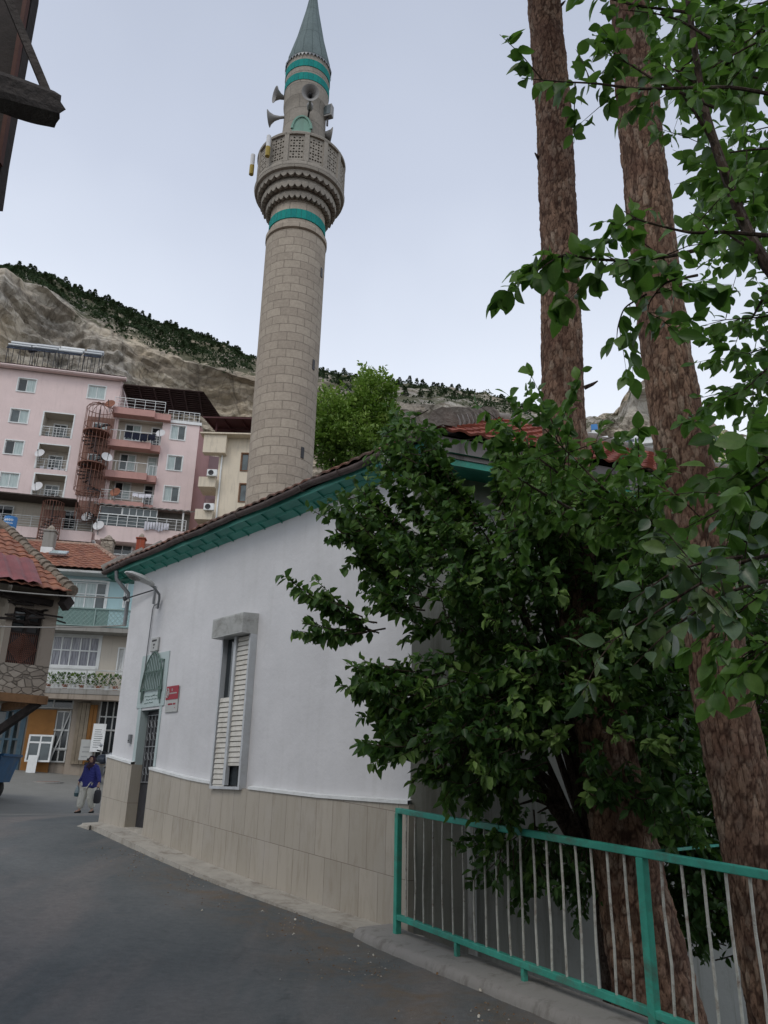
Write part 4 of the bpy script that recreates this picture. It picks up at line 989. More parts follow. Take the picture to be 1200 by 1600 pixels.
# ---------------- pink apartment block
PF = Fac((-34.08, 59.99), (-16.92, 63.6))
pk = PF.thing('apartment_block', 'pink apartment block with balconies, solar heaters and brown spiral stair cage', 'apartment block', 0, 0, 0)
GZ = 12.0
def pz(px, py, y=0): return PF.sz(px, py, y)
xr = PF.L; xm = pz(192, 600)[0]; ztop = pz(100, 586)[1]; zpar = pz(300, 660)[1]
xbl, xbr = pz(178, 690)[0], pz(252, 690)[0]
xst0 = pz(135, 640)[0]
holes_ = []; wins = []
for px, py, kind in ((41.7, 602, 0), (30, 650, 1), (21.7, 699, 2), (14, 750, 3), (151, 613, 3)):
    x, z = pz(px, py); holes_.append((x - .72, x + .72, z - .62, z + .62, .14)); wins.append((x, z, kind))
for px, py in ((278.3, 676), (273, 723.5), (267.7, 771.7)):
    x, z = pz(px, py); holes_.append((x - .62, x + .62, z - .68, z + .68, .14)); wins.append((x, z, 4))
logs = []
for px, py in ((90, 664), (82.3, 714), (76, 761)):
    x, z = pz(px, py); logs.append((x, z)); holes_.append((x - 1.22, x + 1.22, z - 1.15, z + 1.1, 1.5))
zl = [pz(213, y)[1] for y in (696, 744, 790)]      # balcony floor tops
zterr = pz(215, 646)[1]
bays = []
for k, zf in enumerate(zl): bays.append((xbl + .15, xbr - .05, zf + .05, zf + 2.55))
low = [pz(100, 778)[1], pz(100, 828)[1]]
for b in bays: holes_.append((*b, .9))
# lower loggia storey (left) and glazed storey (right)
zlA, zlB = pz(60, 826)[1], pz(60, 786)[1]
xlA0, xlA1 = pz(0, 815)[0] - 6, pz(148, 815)[0]
xgr0, xgr1 = pz(157, 810)[0], pz(293, 810)[0]; zg0, zg1 = pz(225, 833)[1], pz(225, 790)[1]
holes_.append((xlA0, xlA1, zlA, zlB + .4, 1.6))
xd0, xd1 = xbr + .05, xbr + .95
mb = MB()
mb.holes(-7.5, xm, GZ, ztop, [h for h in holes_ if h[0] < xm - 1], 0, .2, 0, 1)
mb.holes(xm, xr, GZ, zpar, [(max(h[0], xm + .05), *h[1:]) for h in holes_ if h[1] > xm], 0, .2, 0, 1)
mb.build('wall', [PINK, CREAM2], pk, local=True)
mb = MB(); mb.box(-7.5, xm, .0, 12, ztop - .02, ztop); mb.quad((xm, 0, zpar), (xm, 12, zpar), (xm, 12, ztop), (xm, 0, ztop)); mb.quad((-7.5, 0, GZ), (-7.5, 0, ztop), (-7.5, 12, ztop), (-7.5, 12, GZ))
mb.quad((xm, .01, zpar), (xr, .01, zpar), (xr, 11, zpar), (xm, 11, zpar)); mb.build('wall', PINK, pk, local=True)
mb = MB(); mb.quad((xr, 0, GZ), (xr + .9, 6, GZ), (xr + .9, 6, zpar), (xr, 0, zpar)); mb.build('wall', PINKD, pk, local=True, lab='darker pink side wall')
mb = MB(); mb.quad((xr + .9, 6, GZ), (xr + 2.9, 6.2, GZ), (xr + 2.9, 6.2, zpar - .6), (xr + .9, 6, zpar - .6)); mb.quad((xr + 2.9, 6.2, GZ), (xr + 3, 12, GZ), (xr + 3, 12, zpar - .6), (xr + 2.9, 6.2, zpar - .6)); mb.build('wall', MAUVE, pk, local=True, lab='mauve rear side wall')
for x, z, kind in wins:
    gl = {0: [GLD, CURT], 1: [GLM, CURT], 2: [GLD, CURT], 3: [CURT, CURT], 4: [CURT, GLM]}[kind]; hw, hh = (.62, .68) if kind == 4 else (.72, .62)
    window(pk, x - hw, x + hw, z - hh, z + hh, 0, 1, panes=gl)
for k, (x, z) in enumerate(logs):
    e = 1.45
    f = MB(); 
    for a, b, c, d in ((x - 1.34, x - 1.22, z - 1.2, z + 1.2), (x + 1.22, x + 1.34, z - 1.2, z + 1.2), (x - 1.22, x + 1.22, z + 1.1, z + 1.2)): f.box(a, b, -.03, -.001, c, d)
    f.build('loggia_frame', PVCW, pk, local=True)
    window(pk, x - .6, x + .5, z - 1.05, z + .65, e - .05, 1, panes=[GLD, GLM], surround=.06, dep=.04, name='balcony_door')
    wall_rail(pk, x - 1.2, x + 1.2, .04, z - 1.13, .9, 4)
    for i in range(4): j = MB(); xx = x - .9 + i * .5 + rnd(-.1, .1); j.box(xx, xx + rnd(.2, .4), .4, .8, z - 1.12, z - 1.1 + rnd(.2, .9 if k == 2 else .5)); j.build('stored_box', [GLM, CLOTHW, DWOOD][k], pk, local=True)
# projecting balconies with red-pink fascia
REDP = plaster('red_pink_fascia', (.50, .29, .26), (.3, .15, .14), .4)
for k, zf in enumerate(zl + [zterr]):
    m = MB(); xe = xbr + (0 if k < 3 else .6)
    m.box(xbl - .35, xbr - .75, -.95, -.002, zf - .62, zf); m.box(xbr - .75, xe, -.55, -.004, zf - .60, zf - .005)
    m.build('balcony_slab', REDP, pk, local=True)
    if k < 3:
        wall_rail(pk, xbl - .3, xbr - .8, -.9, zf, .9, 4, 3 if k == 2 else 0); wall_rail(pk, xbr - .68, xbr - .02, -.5, zf, .9, 2, 3 if k != 1 else 0)
    else: wall_rail(pk, xbl - .3, xbr + .05, -.8, zf, 1.0, 5, 3); wall_rail(pk, xbr + .3, xr - .1, .1, zpar, 1.0, 6, 3); 
for k, b in enumerate(bays):
    xw = xbl + [1.35, 1.25, 1.15][k]
    window(pk, xw - .65, xw + .65, b[2] + .75, b[3] - .25, .86, 1, panes=[[GLM, CURT], [GLM, CURT], [GLD, CURT]][k], surround=.07, dep=.03)
    window(pk, b[1] - .95, b[1] - .2, b[2] + .05, b[3] - .3, .86, 0, panes=[[GLD], [CURT], [GLD]][k], surround=.07, dep=.03, name='balcony_door', trans=.5)
m = MB(); m.box(xm, xr + .15, -.12, .3, zpar - .28, zpar); m.build('cornice', PVCW, pk, local=True)
m = MB(); m.bar((-8, -.35, ztop + .05), (xm + .3, -.35, ztop + .05), .5, .16); m.bar((-8, -.62, ztop + .1), (xm + .35, -.62, ztop + .1), .12, .12); m.build('eave', PINK, pk, local=True)
m = MB(); tile_plane(m, (-8, -.65, ztop + .16), (xm + .4, -.65, ztop + .16), [(-4, 6, ztop + 1.3), (xm - 2.6, 6, ztop + 1.3)], step=.5, wid=.5, amp=.05); m.v = [tuple(v) for v in m.v]; m.build('roof', M('brown_roof_tiles', (.10, .05, .045), .85, .3), pk, local=True)
m = MB()
for x, z0, z1 in ((xm - .15, 14, ztop), (-6.2, GZ, ztop)): m.tube([(x, -.08, z0), (x, -.08, z1)], .06, 6)
m.build('downpipe', PINK, pk, local=True)
# pergola on the roof terrace
c0 = pz(193, 601, -.3); zc = c0[1]; xe_ = pz(318, 613, -.3)[0]
m = MB(); ya, yb = -.3, 4.6; n = 13; sl_ = lambda x: zc - (x - c0[0]) * .0
zr_ = lambda x: zc + (pz(318, 613, -.3)[1] - zc) * (x - c0[0]) / (xe_ - c0[0])
for i in range(n): y = ya + (yb - ya) * i / (n - 1); m.bar((c0[0], y, zc), (xe_ + .35 * y, y, zr_(xe_)), .16 if i % 2 else .22, .07)
m.quad((c0[0], ya, zc + .08), (xe_, ya, zr_(xe_) + .08), (xe_ + .35 * yb, yb, zr_(xe_) + .08), (c0[0], yb, zc + .08)); 
for i in range(6): x = c0[0] + (xe_ - c0[0]) * i / 5.3; m.bar((x, ya, zr_(x) - .1), (x + .3, yb, zr_(x) - .1), .14, .14)
m.build('pergola_roof', M('dark_brown_pergola', (.045, .025, .022), .7, .3), pk, local=True)
m = MB()
for i in range(4):
    x = c0[0] + 1.5 + (xe_ - c0[0] - 2) * i / 3; MB().bar((x, 4.2, zpar), (x, 4.2, zr_(x)), .1).build('pergola_post', DARKM, pk, local=True)

# corrugated canopies, glazed and open lower storeys
m = MB(); xa_, xb_ = xgr0 - .5, xgr1 + 1.2; z1_, z2_ = pz(157, 785, -1.5)[1], pz(157, 785, -1.5)[1] - .1
for i in range(60):
    x = xa_ + (xb_ - xa_) * i / 60; x2 = xa_ + (xb_ - xa_) * (i + 1) / 60; h = .05 * math.sin(i * 1.6); h2 = .05 * math.sin((i + 1) * 1.6)
    m.quad((x, -1.6, z2_ + h), (x2, -1.6, z2_ + h2), (x2, 0, z1_ + .45 + h2), (x, 0, z1_ + .45 + h)); m.quad((x, -1.6, z2_ + h - .09), (x2, -1.6, z2_ + h2 - .09), (x2, -1.6, z2_ + h2), (x, -1.6, z2_ + h))
m.build('canopy', M('grey_corrugated_sheet', (.17, .16, .15), .6, .2), pk, local=True)
m = MB(); m.box(xgr0, xgr1 + .2, -1.4, -.002, zg0 - 1.3, zg0); m.build('glazed_balcony_base', PINK, pk, local=True)
zgt = z2_ - .12
gx = [xgr0, xgr0 + (xgr1 - xgr0) * .26, xgr0 + (xgr1 - xgr0) * .66]
f = window(pk, xgr0 + .05, gx[1], zg0 + 1.0, zgt, -1.4, 0, panes=[GLD], surround=0, dep=.06); window(pk, gx[1] + .02, gx[2], zg0 + 1.0, zgt, -1.4, 4, panes=[GLM] * 5, surround=0, dep=.06)
wall_rail(pk, xgr0, xgr1, -1.42, zg0, .98, 9, 3, w_=.06)
m = MB(); m.box(xgr0, gx[2], -1.3, -1.25, zg0, zg0 + 1); m.build('balcony_panel', GLM, pk, local=True)
m = MB(); m.bar((xgr1 - .3, -1.35, zg0), (xgr1 - .3, -1.35, zgt), .14); m.build('post', PVCW, pk, local=True)
m = MB(); m.quad((gx[2], -.05, zg0), (xgr1 + .2, -.05, zg0), (xgr1 + .2, -.05, zgt + .3), (gx[2], -.05, zgt + .3)); m.quad((xgr1 + .2, -.05, zg0), (xgr1 + .2, -1.38, zg0), (xgr1 + .2, -1.38, zg0 + 1.1), (xgr1 + .2, -.05, zg0 + 1.1)); m.build('inner_wall', CONC, pk, local=True)
m = MB(); zc2 = pz(60, 775, -1.2)[1]; m.bar((-7.4, -.9, zc2), (pz(122, 786, -1)[0], -.9, pz(122, 786, -1)[1]), 2.0, .10); m.build('canopy', M('dark_brown_canopy', (.06, .045, .04), .7, .3), pk, local=True)
m = MB(); m.box(-7.4, xlA1, -.35, -.002, zlA - .9, zlA - .01); m.build('parapet', PINK, pk, local=True)
wall_rail(pk, -7.2, xlA1 - .1, -.3, zlA, .95, 14, 4)
window(pk, pz(0, 800, 1.5)[0] - .6, pz(20, 800, 1.5)[0], zlA + .6, zlB, 1.5, 1, surround=.05, dep=.05); window(pk, pz(100, 812, 1.5)[0], pz(118, 812, 1.5)[0], zlA + .6, zlB, 1.5, 1, surround=.05, dep=.05)
for a, b, y0, y1, gl in ((28, 61, 840, 866, CURT), (100, 146, 843, 866, CURT2), (178, 205, 846, 868, GLD)):
    x0_, z1_ = pz(a, y0, -.001); x1_, z0_ = pz(b, y1, -.001); window(pk, x0_, x1_, z0_, z1_, -.16, 2 if b - a > 30 else 1, panes=[gl, GLM, gl][:3 if b - a > 30 else 2], surround=.08, dep=.10)
# spiral stair cages
def stair_cage(px, ytop, ybot, wpx, dome=True):
    x, zt = pz(px, ytop, -1.1); _, zb = pz(px, ybot, -1.1); r = wpx * .0555 / 2; cx_, cy_ = x, -1.12
    m = MB(); n = 22
    dx = lambda z: 0
    for k in range(n):
        an = 2 * math.pi * k / n; c_, s_ = r * math.cos(an), r * .85 * math.sin(an); m.bar((cx_ + c_, cy_ + s_, zb), (cx_ + c_, cy_ + s_, zt), .032)
        if dome and k % 2 == 0: m.tube([(cx_ + c_, cy_ + s_, zt), (cx_ + c_ * .8, cy_ + s_ * .8, zt + .35), (cx_ + c_ * .3, cy_ + s_ * .3, zt + .55), (cx_, cy_, zt + .58)], .03, 4)
    z = zt
    while z > zb - .1:
        m.tube([(cx_ + r * math.cos(2 * math.pi * k / 16), cy_ + r * .85 * math.sin(2 * math.pi * k / 16), z) for k in range(17)], .03, 4); z -= 1.5 if dome else 1.5
    cg = m.build('stair_cage', RUST, pk, local=True)
    s = MB(); s.tube([(cx_, cy_, zb), (cx_, cy_, zt)], .07, 6); z = zb; k = 0
    while z < zt - 1.2:
        an = k * .42; d_ = Vector((math.cos(an), .85 * math.sin(an), 0)) * r * .92; e_ = Vector((-math.sin(an), math.cos(an), 0)) * .13; c_ = Vector((cx_, cy_, z)); s.add([c_, c_ + d_ - e_, c_ + d_ + e_, c_ + Vector((0, 0, .05)), c_ + d_ - e_ + Vector((0, 0, .05)), c_ + d_ + e_ + Vector((0, 0, .05))], [(0, 2, 1), (3, 4, 5), (1, 2, 5, 4), (0, 1, 4, 3), (2, 0, 3, 5)]); z += .21; k += 1
    s.build('stair_treads', DARKM, cg, local=True)
    m = MB(); m.box(cx_ - r, cx_ + r, -.14, -.02, zb, zt - .3); m.build('stair_backing', M('rust_brown_cladding', (.27, .16, .13), .8, .2), pk, local=True)
    z = zt - 2.0
    while z > zb + 1 and dome:
        window(pk, cx_ - .55, cx_ + .55, z, z + 1.1, -.15, 1, panes=[GLM, CURT], surround=.05, dep=.02); 
        MB().lathe([(.05, z - .35), (r, z - .35), (r, z - .25), (.05, z - .25)], 16, (cx_, cy_, 0)).build('stair_landing', RUST, pk, local=True); z -= 3.0
stair_cage(157, 640, 770, 41); stair_cage(84, 786, 862, 30, False); stair_cage(142, 772, 812, 38, False)
# dishes, heaters, washing are things of their own
def dish(px, py, y, lab, r=.42, mat=DISHW, az=-20, F_=PF, grp='satellite dishes on the pink apartment block'):
    x, z = F_.sz(px, py, y); t = F_.thing('satellite_dish', lab, 'satellite dish', x, y, z, grp); a = R(az)
    Q = Vector((math.sin(a) * .8, -math.cos(a), .35)).normalized().to_track_quat('Z', 'Y').to_matrix().to_4x4()
    MB().lathe([(.01, -.09), (r * .5, -.06), (r, .02), (r, .035), (r * .5, -.045), (.01, -.075)], 24, M=Q).build('reflector', mat, t, local=True, smooth=True)
    m = MB(); e_ = Q @ Vector((0, -.0, r * .9)); m.tube([Q @ Vector((0, -r * .95, .02)), e_], .02, 4); m.tube([e_ - Vector((0, 0, .04)), e_ + Vector((0, 0, .06))], .05, 6); m.build('feed_arm', DARKM, t, local=True)
    m = MB(); m.tube([Q @ Vector((0, 0, -.09)), Vector((0, .15, -.05)), Vector((0, .15, -.75))], .03, 5); m.build('mast', GREYM, t, local=True)
for a in ((53, 547, 1.5, 'white satellite dish in front of the rooftop solar heaters', .5), (62, 708, -.4, 'white satellite dish left of the middle loggia of the pink block', .42), (58, 760, -.4, 'white satellite dish left of the lowest loggia of the pink block', .47), (167, 714, -1.7, 'white satellite dish turned sideways between stair cage and balcony', .46, DISHW, 30),
          (136, 807, -.7, 'white satellite dish with a dark smudge beside the lower stair cage', .46), (154, 821, -1.6, 'white satellite dish at the left end of the glazed balcony', .46), (251, 677, -.8, 'white satellite dish right of the dark laundry', .42), (172, 631, -1.2, 'brown satellite dish above the stair cage', .45, DISHR), (180, 769, -1.2, 'red-brown satellite dish with pale rim on the lowest projecting balcony', .44, DISHR)): dish(*a)
def solar(px, py, wpx, y, lab, pale=False):
    x, z = PF.sz(px, py, y); t = PF.thing('solar_heater', lab, 'solar water heater', x, y, z, 'solar heaters on the pink apartment roof'); w_ = wpx * .056; zb = ztop - z + .9
    fr = MB()
    for xx in (-w_ / 2 + .1, 0, w_ / 2 - .1): fr.bar((xx, -.9, zb), (xx, -.9, -.2), .05); fr.bar((xx, .7, zb), (xx, .7, .9), .05); fr.bar((xx, -.9, -.25), (xx, .7, zb), .03)
    fr.bar((-w_ / 2, -.9, zb + .1), (w_ / 2, -.9, zb + .1), .05); fr.bar((-w_ / 2, -.9, -.2), (w_ / 2, -.9, -.2), .05); fr.build('frame', DARKM, t, local=True)
    MB().add([(-w_/2, -1.0, -.45), (w_/2, -1.0, -.45), (w_/2, .0, .50), (-w_/2, .0, .50), (-w_/2, -1.06, -.40), (w_/2, -1.06, -.40), (w_/2, -.06, .56), (-w_/2, -.06, .56)], [(3,2,1,0), (4,5,6,7), (0,1,5,4), (1,2,6,5), (2,3,7,6), (3,0,4,7)]).build('collector', GLASSB, t, local=True)
    MB().tube([(-w_ / 2, .15, .72), (w_ / 2, .15, .72)], .22, 12).build('tank', PVCW if pale else STEEL, t, local=True, smooth=True)
    MB().tube([(-w_ / 2, -.62, .12), (w_ / 2, -.62, .12)], .14, 10).build('tank', PVCW if pale else STEEL, t, local=True, smooth=True)
GLASSB = glassm('blue_solar_glass', (.06, .08, .12))
solar(36, 548, 40, 2.0, 'solar heater, leftmost and longest on the pink roof'); solar(74, 552, 36, 2.0, 'solar heater just right of the rooftop dish'); solar(112, 556, 37, 2.0, 'solar heater with pale cream tanks', True); solar(147, 560, 27, 2.0, 'short solar heater at the right end of the row')
def cloth(F_, x0, x1, zt, h, y, lab, mat, n=1, grp=None):
    t = F_.thing('laundry', lab, 'laundry', x0, y, zt, grp); W_ = x1 - x0
    MB().tube([(-.1, 0, 0), (W_ / 2, 0, -.04), (W_ + .1, 0, 0)], .012, 4).build('line', DARKM, t, local=True)
    for k in range(n):
        m = MB(); a, b = W_ * k / n + .02, W_ * (k + 1) / n - .02; hh = h * rnd(.75, 1.05) if n > 1 else h; vs = []; N_ = 10
        for j in range(5):
            for i in range(N_ + 1): u = i / N_; vs.append((a + (b - a) * u, .05 * math.sin(i * 2.1 + k) * j / 4 + .03 * math.sin(j + k), -.03 - hh * j / 4 + (.05 * math.sin(i * 1.3 + k) if j == 4 else 0)))
        m.add(vs, [(j * (N_+1) + i, j * (N_+1) + i + 1, (j+1) * (N_+1) + i + 1, (j+1) * (N_+1) + i) for j in range(4) for i in range(N_)]); m.build('cloth', mat, t, local=True, smooth='all')
def clp(a, b, yt, yb, y, lab, mat, n): x0, zt = pz(a, yt, y); x1, zb = pz(b, yb, y); cloth(PF, x0, x1, zt, abs(zt - zb), y, lab, mat, n)
clp(195, 242, 674, 691, -1.1, 'dark navy laundry hung along the upper balcony rail of the pink block', CLOTHD, 4)
clp(226, 263, 814, 831, -1.55, 'row of white laundry on the glazed balcony near the corner', CLOTHW, 9)
clp(207, 236, 769, 779, -.97, 'pale sheets hung on the lowest projecting balcony', CLOTHW, 3)
# ---------------- beige building right of the pink block
bz0 = at(322, 684, 60); b1 = at(420, 684, 59); BF = Fac((bz0.x, bz0.y), (b1.x, b1.y)); ztb = BF.sz(350, 684)[1]
bb = BF.thing('beige_building', 'weathered beige building with brown wooden windows behind the minaret', 'building')
x1b, x2b = BF.sz(344, 700)[0], BF.L + 3
hs = []
for px, py in ((384, 722), (381, 770)):
    x, z = BF.sz(px, py); hs.append((x - .35, x + .75, z - .75, z + .75, .2))
m = MB(); m.holes(x1b, x2b, 12, ztb, hs, 0, .2); m.quad((x1b, 0, 12), (x1b, 0, ztb), (x1b, 8, ztb), (x1b, 8, 12)); m.quad((x1b, 0, ztb), (x2b, 0, ztb), (x2b, 8, ztb), (x1b, 8, ztb)); m.build('wall', CREAM, bb, local=True)
m = MB(); zb1 = BF.sz(330, 712)[1]; m.box(0, x1b + .6, -.7, -.002, zb1, ztb - .02); m.bar((-.3, -.4, ztb + .02), (x2b, -.4, ztb + .02), 1.0, .12); m.build('parapet', CREAM, bb, local=True)
for h in hs: window(bb, *h[:4], 0, 1, fr=M('brown_window_frame', (.16, .07, .03), .6, .2), surround=.08, panes=[GLM, CURT])
for py in (743, 793):
    z = BF.sz(330, py)[1]; m = MB(); m.box(-.1, x1b, -.6, 1.5, z - 1.2, z - .35); m.build('balcony', CREAM, bb, local=True); m = MB(); m.box(0, x1b, 2.2, 2.3, z - .3, z + 1.5); m.build('balcony_back', MAUVE, bb, local=True)
MB().tube([(x1b + .25, -.1, 12), (x1b + .25, -.1, ztb - .9)], .07, 6).build('downpipe', PVCW, bb, local=True)
for k, (px, py) in enumerate(((332, 740), (327, 793))):
    x, z = BF.sz(px, py, -.75); t = BF.thing('air_conditioner', ['air conditioner unit on the upper beige balcony', 'air conditioner unit on the lower beige balcony'][k], 'air conditioner', x, -.85, z, 'air conditioners on the beige balconies')
    MB().box(-.4, .4, -.15, .15, -.28, .28).build('casing', PVCW, t, local=True, bevel=.02); MB().lathe([(.05, 0), (.2, .02), (.22, 0)], 16, M=Matrix.Translation((-.08, -.165, 0)) @ Matrix.Rotation(R(90), 4, 'X')).build('fan_grille', DARKM, t, local=True)
# maroon steel canopy on its roof
t = BF.thing('roof_canopy', 'maroon steel canopy frame standing on the beige roof', 'canopy', 0, 0, ztb)
MAR = M('maroon_steel', (.07, .02, .022), .6, .2); ca = BF.sz(318, 651, -1); m = MB(); zt_ = ca[1] - ztb; x0 = ca[0]; x3 = BF.L + 2
for i in range(6): x = x0 + (x3 - x0) * i / 5; m.bar((x, -1, zt_), (x + 1.3, 5.5, zt_ - .05), .10)
for i in range(4): y = -1 + 6.5 * i / 3; m.bar((x0 + i * .4, y, zt_ - .06), (x3, y, zt_ - .06), .12)
m.quad((x0, -1, zt_ + .08), (x3, -1, zt_ + .08), (x3 + 1, 5.6, zt_ + .06), (x0 + 1.3, 5.6, zt_ + .06)); m.build('roof', MAR, t, local=True)
m = MB()
for x, y in ((x1b - .4, -.3), (x3 - 2.2, -.3), (x3 - 2, 5), (x1b + .5, 5)): m.bar((x, y, 0), (x, y, zt_), .12)
m.build('post', MAR, t, local=True)

# ---------------- shop house (aqua and cream) at the end of the street
a_ = at(60, 1190, 36.9); b_ = at(185, 1190, 36.3); SF = Fac((a_.x, a_.y), (b_.x, b_.y))
sh = SF.thing('shop_house', 'three storey aqua and cream shop house with tiled roof at the end of the street', 'house')
S = SF.sz
z1 = S(130, 1077, -.9)[1]; z2 = S(130, 979, -.9)[1]; ze = S(120, 891, -.6)[1]; XL, XR = S(20, 1100)[0] - 3, S(215, 1100)[0] + 3; ZB = 1.2
def R4(x0, y0, x1, y1, y=0, d=.15): a, b = S(x0, y1, y); c, e = S(x1, y0, y); return (a, c, b, e, d)
wu = R4(96, 911, 168, 953); wu = (wu[0], wu[1], z2 + .95, wu[3], .12)
wl = R4(78, 996, 157, 1030); wl = (wl[0], wl[1], z1 + 1.05, wl[3], .12); ws = R4(182, 1014, 194, 1053); wtop2 = R4(193, 905, 200, 948)
m = MB(); m.holes(XL, XR, z2, ze + .1, [wu, wtop2], 0, .12); m.build('wall', AQUA, sh, local=True, lab='pale aqua upper wall')
m = MB(); m.holes(XL, XR, z1 - .05, z2 - .002, [wl, ws], 0, .12); m.build('wall', CREAM2, sh, local=True, lab='cream middle wall')
zg = z1 - .3
op1 = (S(53, 1100)[0], S(115, 1100)[0], ZB, S(80, 1091)[1], .12); op2 = (S(157, 1100)[0], S(190, 1100)[0], ZB, S(165, 1092)[1], .12); op0 = (S(5, 1100)[0] - 2, S(38, 1100)[0], ZB, S(20, 1092)[1], .5)
m = MB(); m.holes(XL, XR, ZB, zg + .25, [op0, op1, op2], 0, .12); m.build('wall', MUD, sh, local=True, lab='stained brown ground floor wall')
m = MB()
for x in (XL, XR): m.quad((x, 0, ZB), (x, 9, ZB), (x, 9, ze + .1), (x, 0, ze + .1))
m.build('wall', CREAM2, sh, local=True)
window(sh, *wu[:4], 0, 3, panes=[CURT, CURT, CURT, GLM], surround=.1, trans=.55); window(sh, *wtop2[:4], 0, 0, glass=GLM, surround=.06)
window(sh, *wl[:4], 0, 4, panes=[CURT2] * 5, surround=.1, trans=.62, dep=.08); window(sh, *ws[:4], 0, 1, panes=[GLM, GLM], surround=.06, trans=.9)
m = MB(); m.box(wl[0], wl[1], -.05, -.001, z1 + .05, z1 + .95); m.build('wall_panel', PVCW, sh, local=True)
m = MB(); m.box(XL, XR, -.95, -.002, z1 - .20, z1); m.build('balcony_slab', CONC, sh, local=True); m = MB(); m.box(XL, XR, -.95, -.002, z2 - .20, z2 - .004); m.build('balcony_slab', CONC, sh, local=True)
m = MB(); xs_ = S(170, 960, -.9)[0]; m.box(S(88, 960, -.9)[0], xs_, -.92, -.88, z2, z2 + .78); m.build('balcony_panel', AQUAD, sh, local=True, lab='dark sea-green balcony panel')
m = MB(); m.box(xs_, XR, -.925, -.88, z2, z2 + .78); m.build('balcony_panel', AQUA, sh, local=True, lab='pale aqua balcony panel')
def lattice(x0, x1, z0, h, y, mat=WRAIL, name='lattice_rail', s=.22):
    m = MB(); m.bar((x0, y, z0 + h), (x1, y, z0 + h), .05); m.bar((x0, y, z0 + .04), (x1, y, z0 + .04), .04); n = int((x1 - x0) / s)
    hh = h * .72 if name == 'lattice_rail' else h
    for i in range(-int(hh / s) - 1, n + 1):
        for sg in (1, -1):
            xa = x0 + i * s; za, zb = 0, hh; xa2 = xa + hh * .9
            if sg < 0: za, zb = hh, 0
            lo, hi = max(xa, x0), min(xa2, x1)
            if hi - lo < .05: continue
            f0, f1 = (lo - xa) / (xa2 - xa), (hi - xa) / (xa2 - xa)
            m.bar((lo, y, z0 + .04 + za + (zb - za) * f0), (hi, y, z0 + .04 + za + (zb - za) * f1), .018 if mat is WRAIL else .012)
    for i in range(int((x1 - x0) / 3) + 1): m.bar((x0 + i * 3, y, z0), (x0 + i * 3, y, z0 + h), .05)
    m.build(name, mat, sh, local=True)
lattice(XL, XR, z1, .80, -.92, M('dull_white_lattice', (.46, .47, .46), .6)); lattice(XL, XR, z2, .80, -.96, M('faded_green_lattice', (.26, .36, .34), .6), name='fine_lattice', s=.2)
for k in range(9):   # potted plants on the balcony
    px = 76 + k * 13.2; x = S(px, 1065, -.6)[0]; t = SF.thing('potted_plant', 'green potted plant behind the white lattice of the cream balcony', 'plant', x, -.6, z1, 'potted plants on the cream balcony')
    MB().lathe([(.09, 0), (.13, .2), (.12, .2)], 10).build('pot', PVCW if k % 2 else M('clay_pot', (.3, .13, .08), .8), t, local=True)
    L_ = Leaves()
    for i in range(90): a = rv(); a.z = abs(a.z); L_.add(Vector((t.location.x, t.location.y, z1 + .2)) + Vector((a.x * .24, a.y * .2, a.z * .42 + .02)), a + Vector((0, 0, .1)), rv(), rnd(.08, .15))
    L_.build('foliage', LEAF_DARK if k % 3 else LEAF_BRI, t)
# shop fronts
f = window(sh, op1[0] + .005, op1[1] - .005, S(80, 1107)[1], op1[3] - .005, 0, 1, panes=[GLM, GLD], surround=0, dep=.06, fr=PVCG)
xb0 = S(83, 1150)[0]; zd = S(80, 1109)[1]
m = MB(); m.box(S(40, 1150)[0], xb0, -.03, .06, ZB, zd); m.build('board_panel', PLY, sh, local=True)
window(sh, xb0 + .01, op1[1] - .02, 2.0, zd - .03, 0, 1, panes=[GLD, GLD], surround=0, dep=.06, fr=PVCG, trans=1.6); 
m = MB(); z = S(100, 1141)[1]; m.bar((xb0, -.0, z), (op1[1], 0, z), .07); z = S(100, 1170)[1]; m.bar((xb0, -.0, z), (op1[1], 0, z), .07); m.bar((op1[1] - .6, -.12, 2.0), (op1[1] - .05, -.02, zd), .05); m.build('door_bar', PVCG, sh, local=True)
window(sh, op2[0] + .005, op2[1], 2.0, op2[3], 0, 2, panes=[GLD, GLD, GLD], surround=0, dep=.06, fr=PVCG, trans=.75); m = MB(); z = S(165, 1141)[1]; m.bar((op2[0], 0, z), (op2[1], 0, z), .07); m.build('door_bar', PVCG, sh, local=True)
m = MB(); bl = M('blue_frame_paint', (.05, .09, .12), .5, .2)
for px in (8, 20, 33, 37): x = S(px, 1140)[0]; m.bar((x, -.02, ZB), (x, -.02, op0[3]), .10)
for py in (1110, 1155): z = S(20, py)[1]; m.bar((op0[0], -.02, z), (op0[1], -.02, z), .08)
m.build('door_frame', bl, sh, local=True); MB().box(op0[0], op0[1], .2, .22, ZB, op0[3]).build('pane', GLM, sh, local=True)
m = MB(); pxs = [118, 124, 131, 137, 143, 149]
for a, b in zip(pxs, pxs[1:]): x0, x1 = S(a, 1140)[0], S(b, 1140)[0]; m.box(x0 + .005, x1 - .01, -.10 - rnd(0, .03), -.005, 1.95, S(130, 1097)[1] - rnd(0, .15), 1 if a > 136 else 0)
m.build('wall_planks', [M('grey_planks', (.24, .20, .15), .85, .25), PLY], sh, local=True)
m = MB(); m.box(XL, XR, -.93, -.3, z1 - .42, z1 - .21); m.build('beam', MUD, sh, local=True)
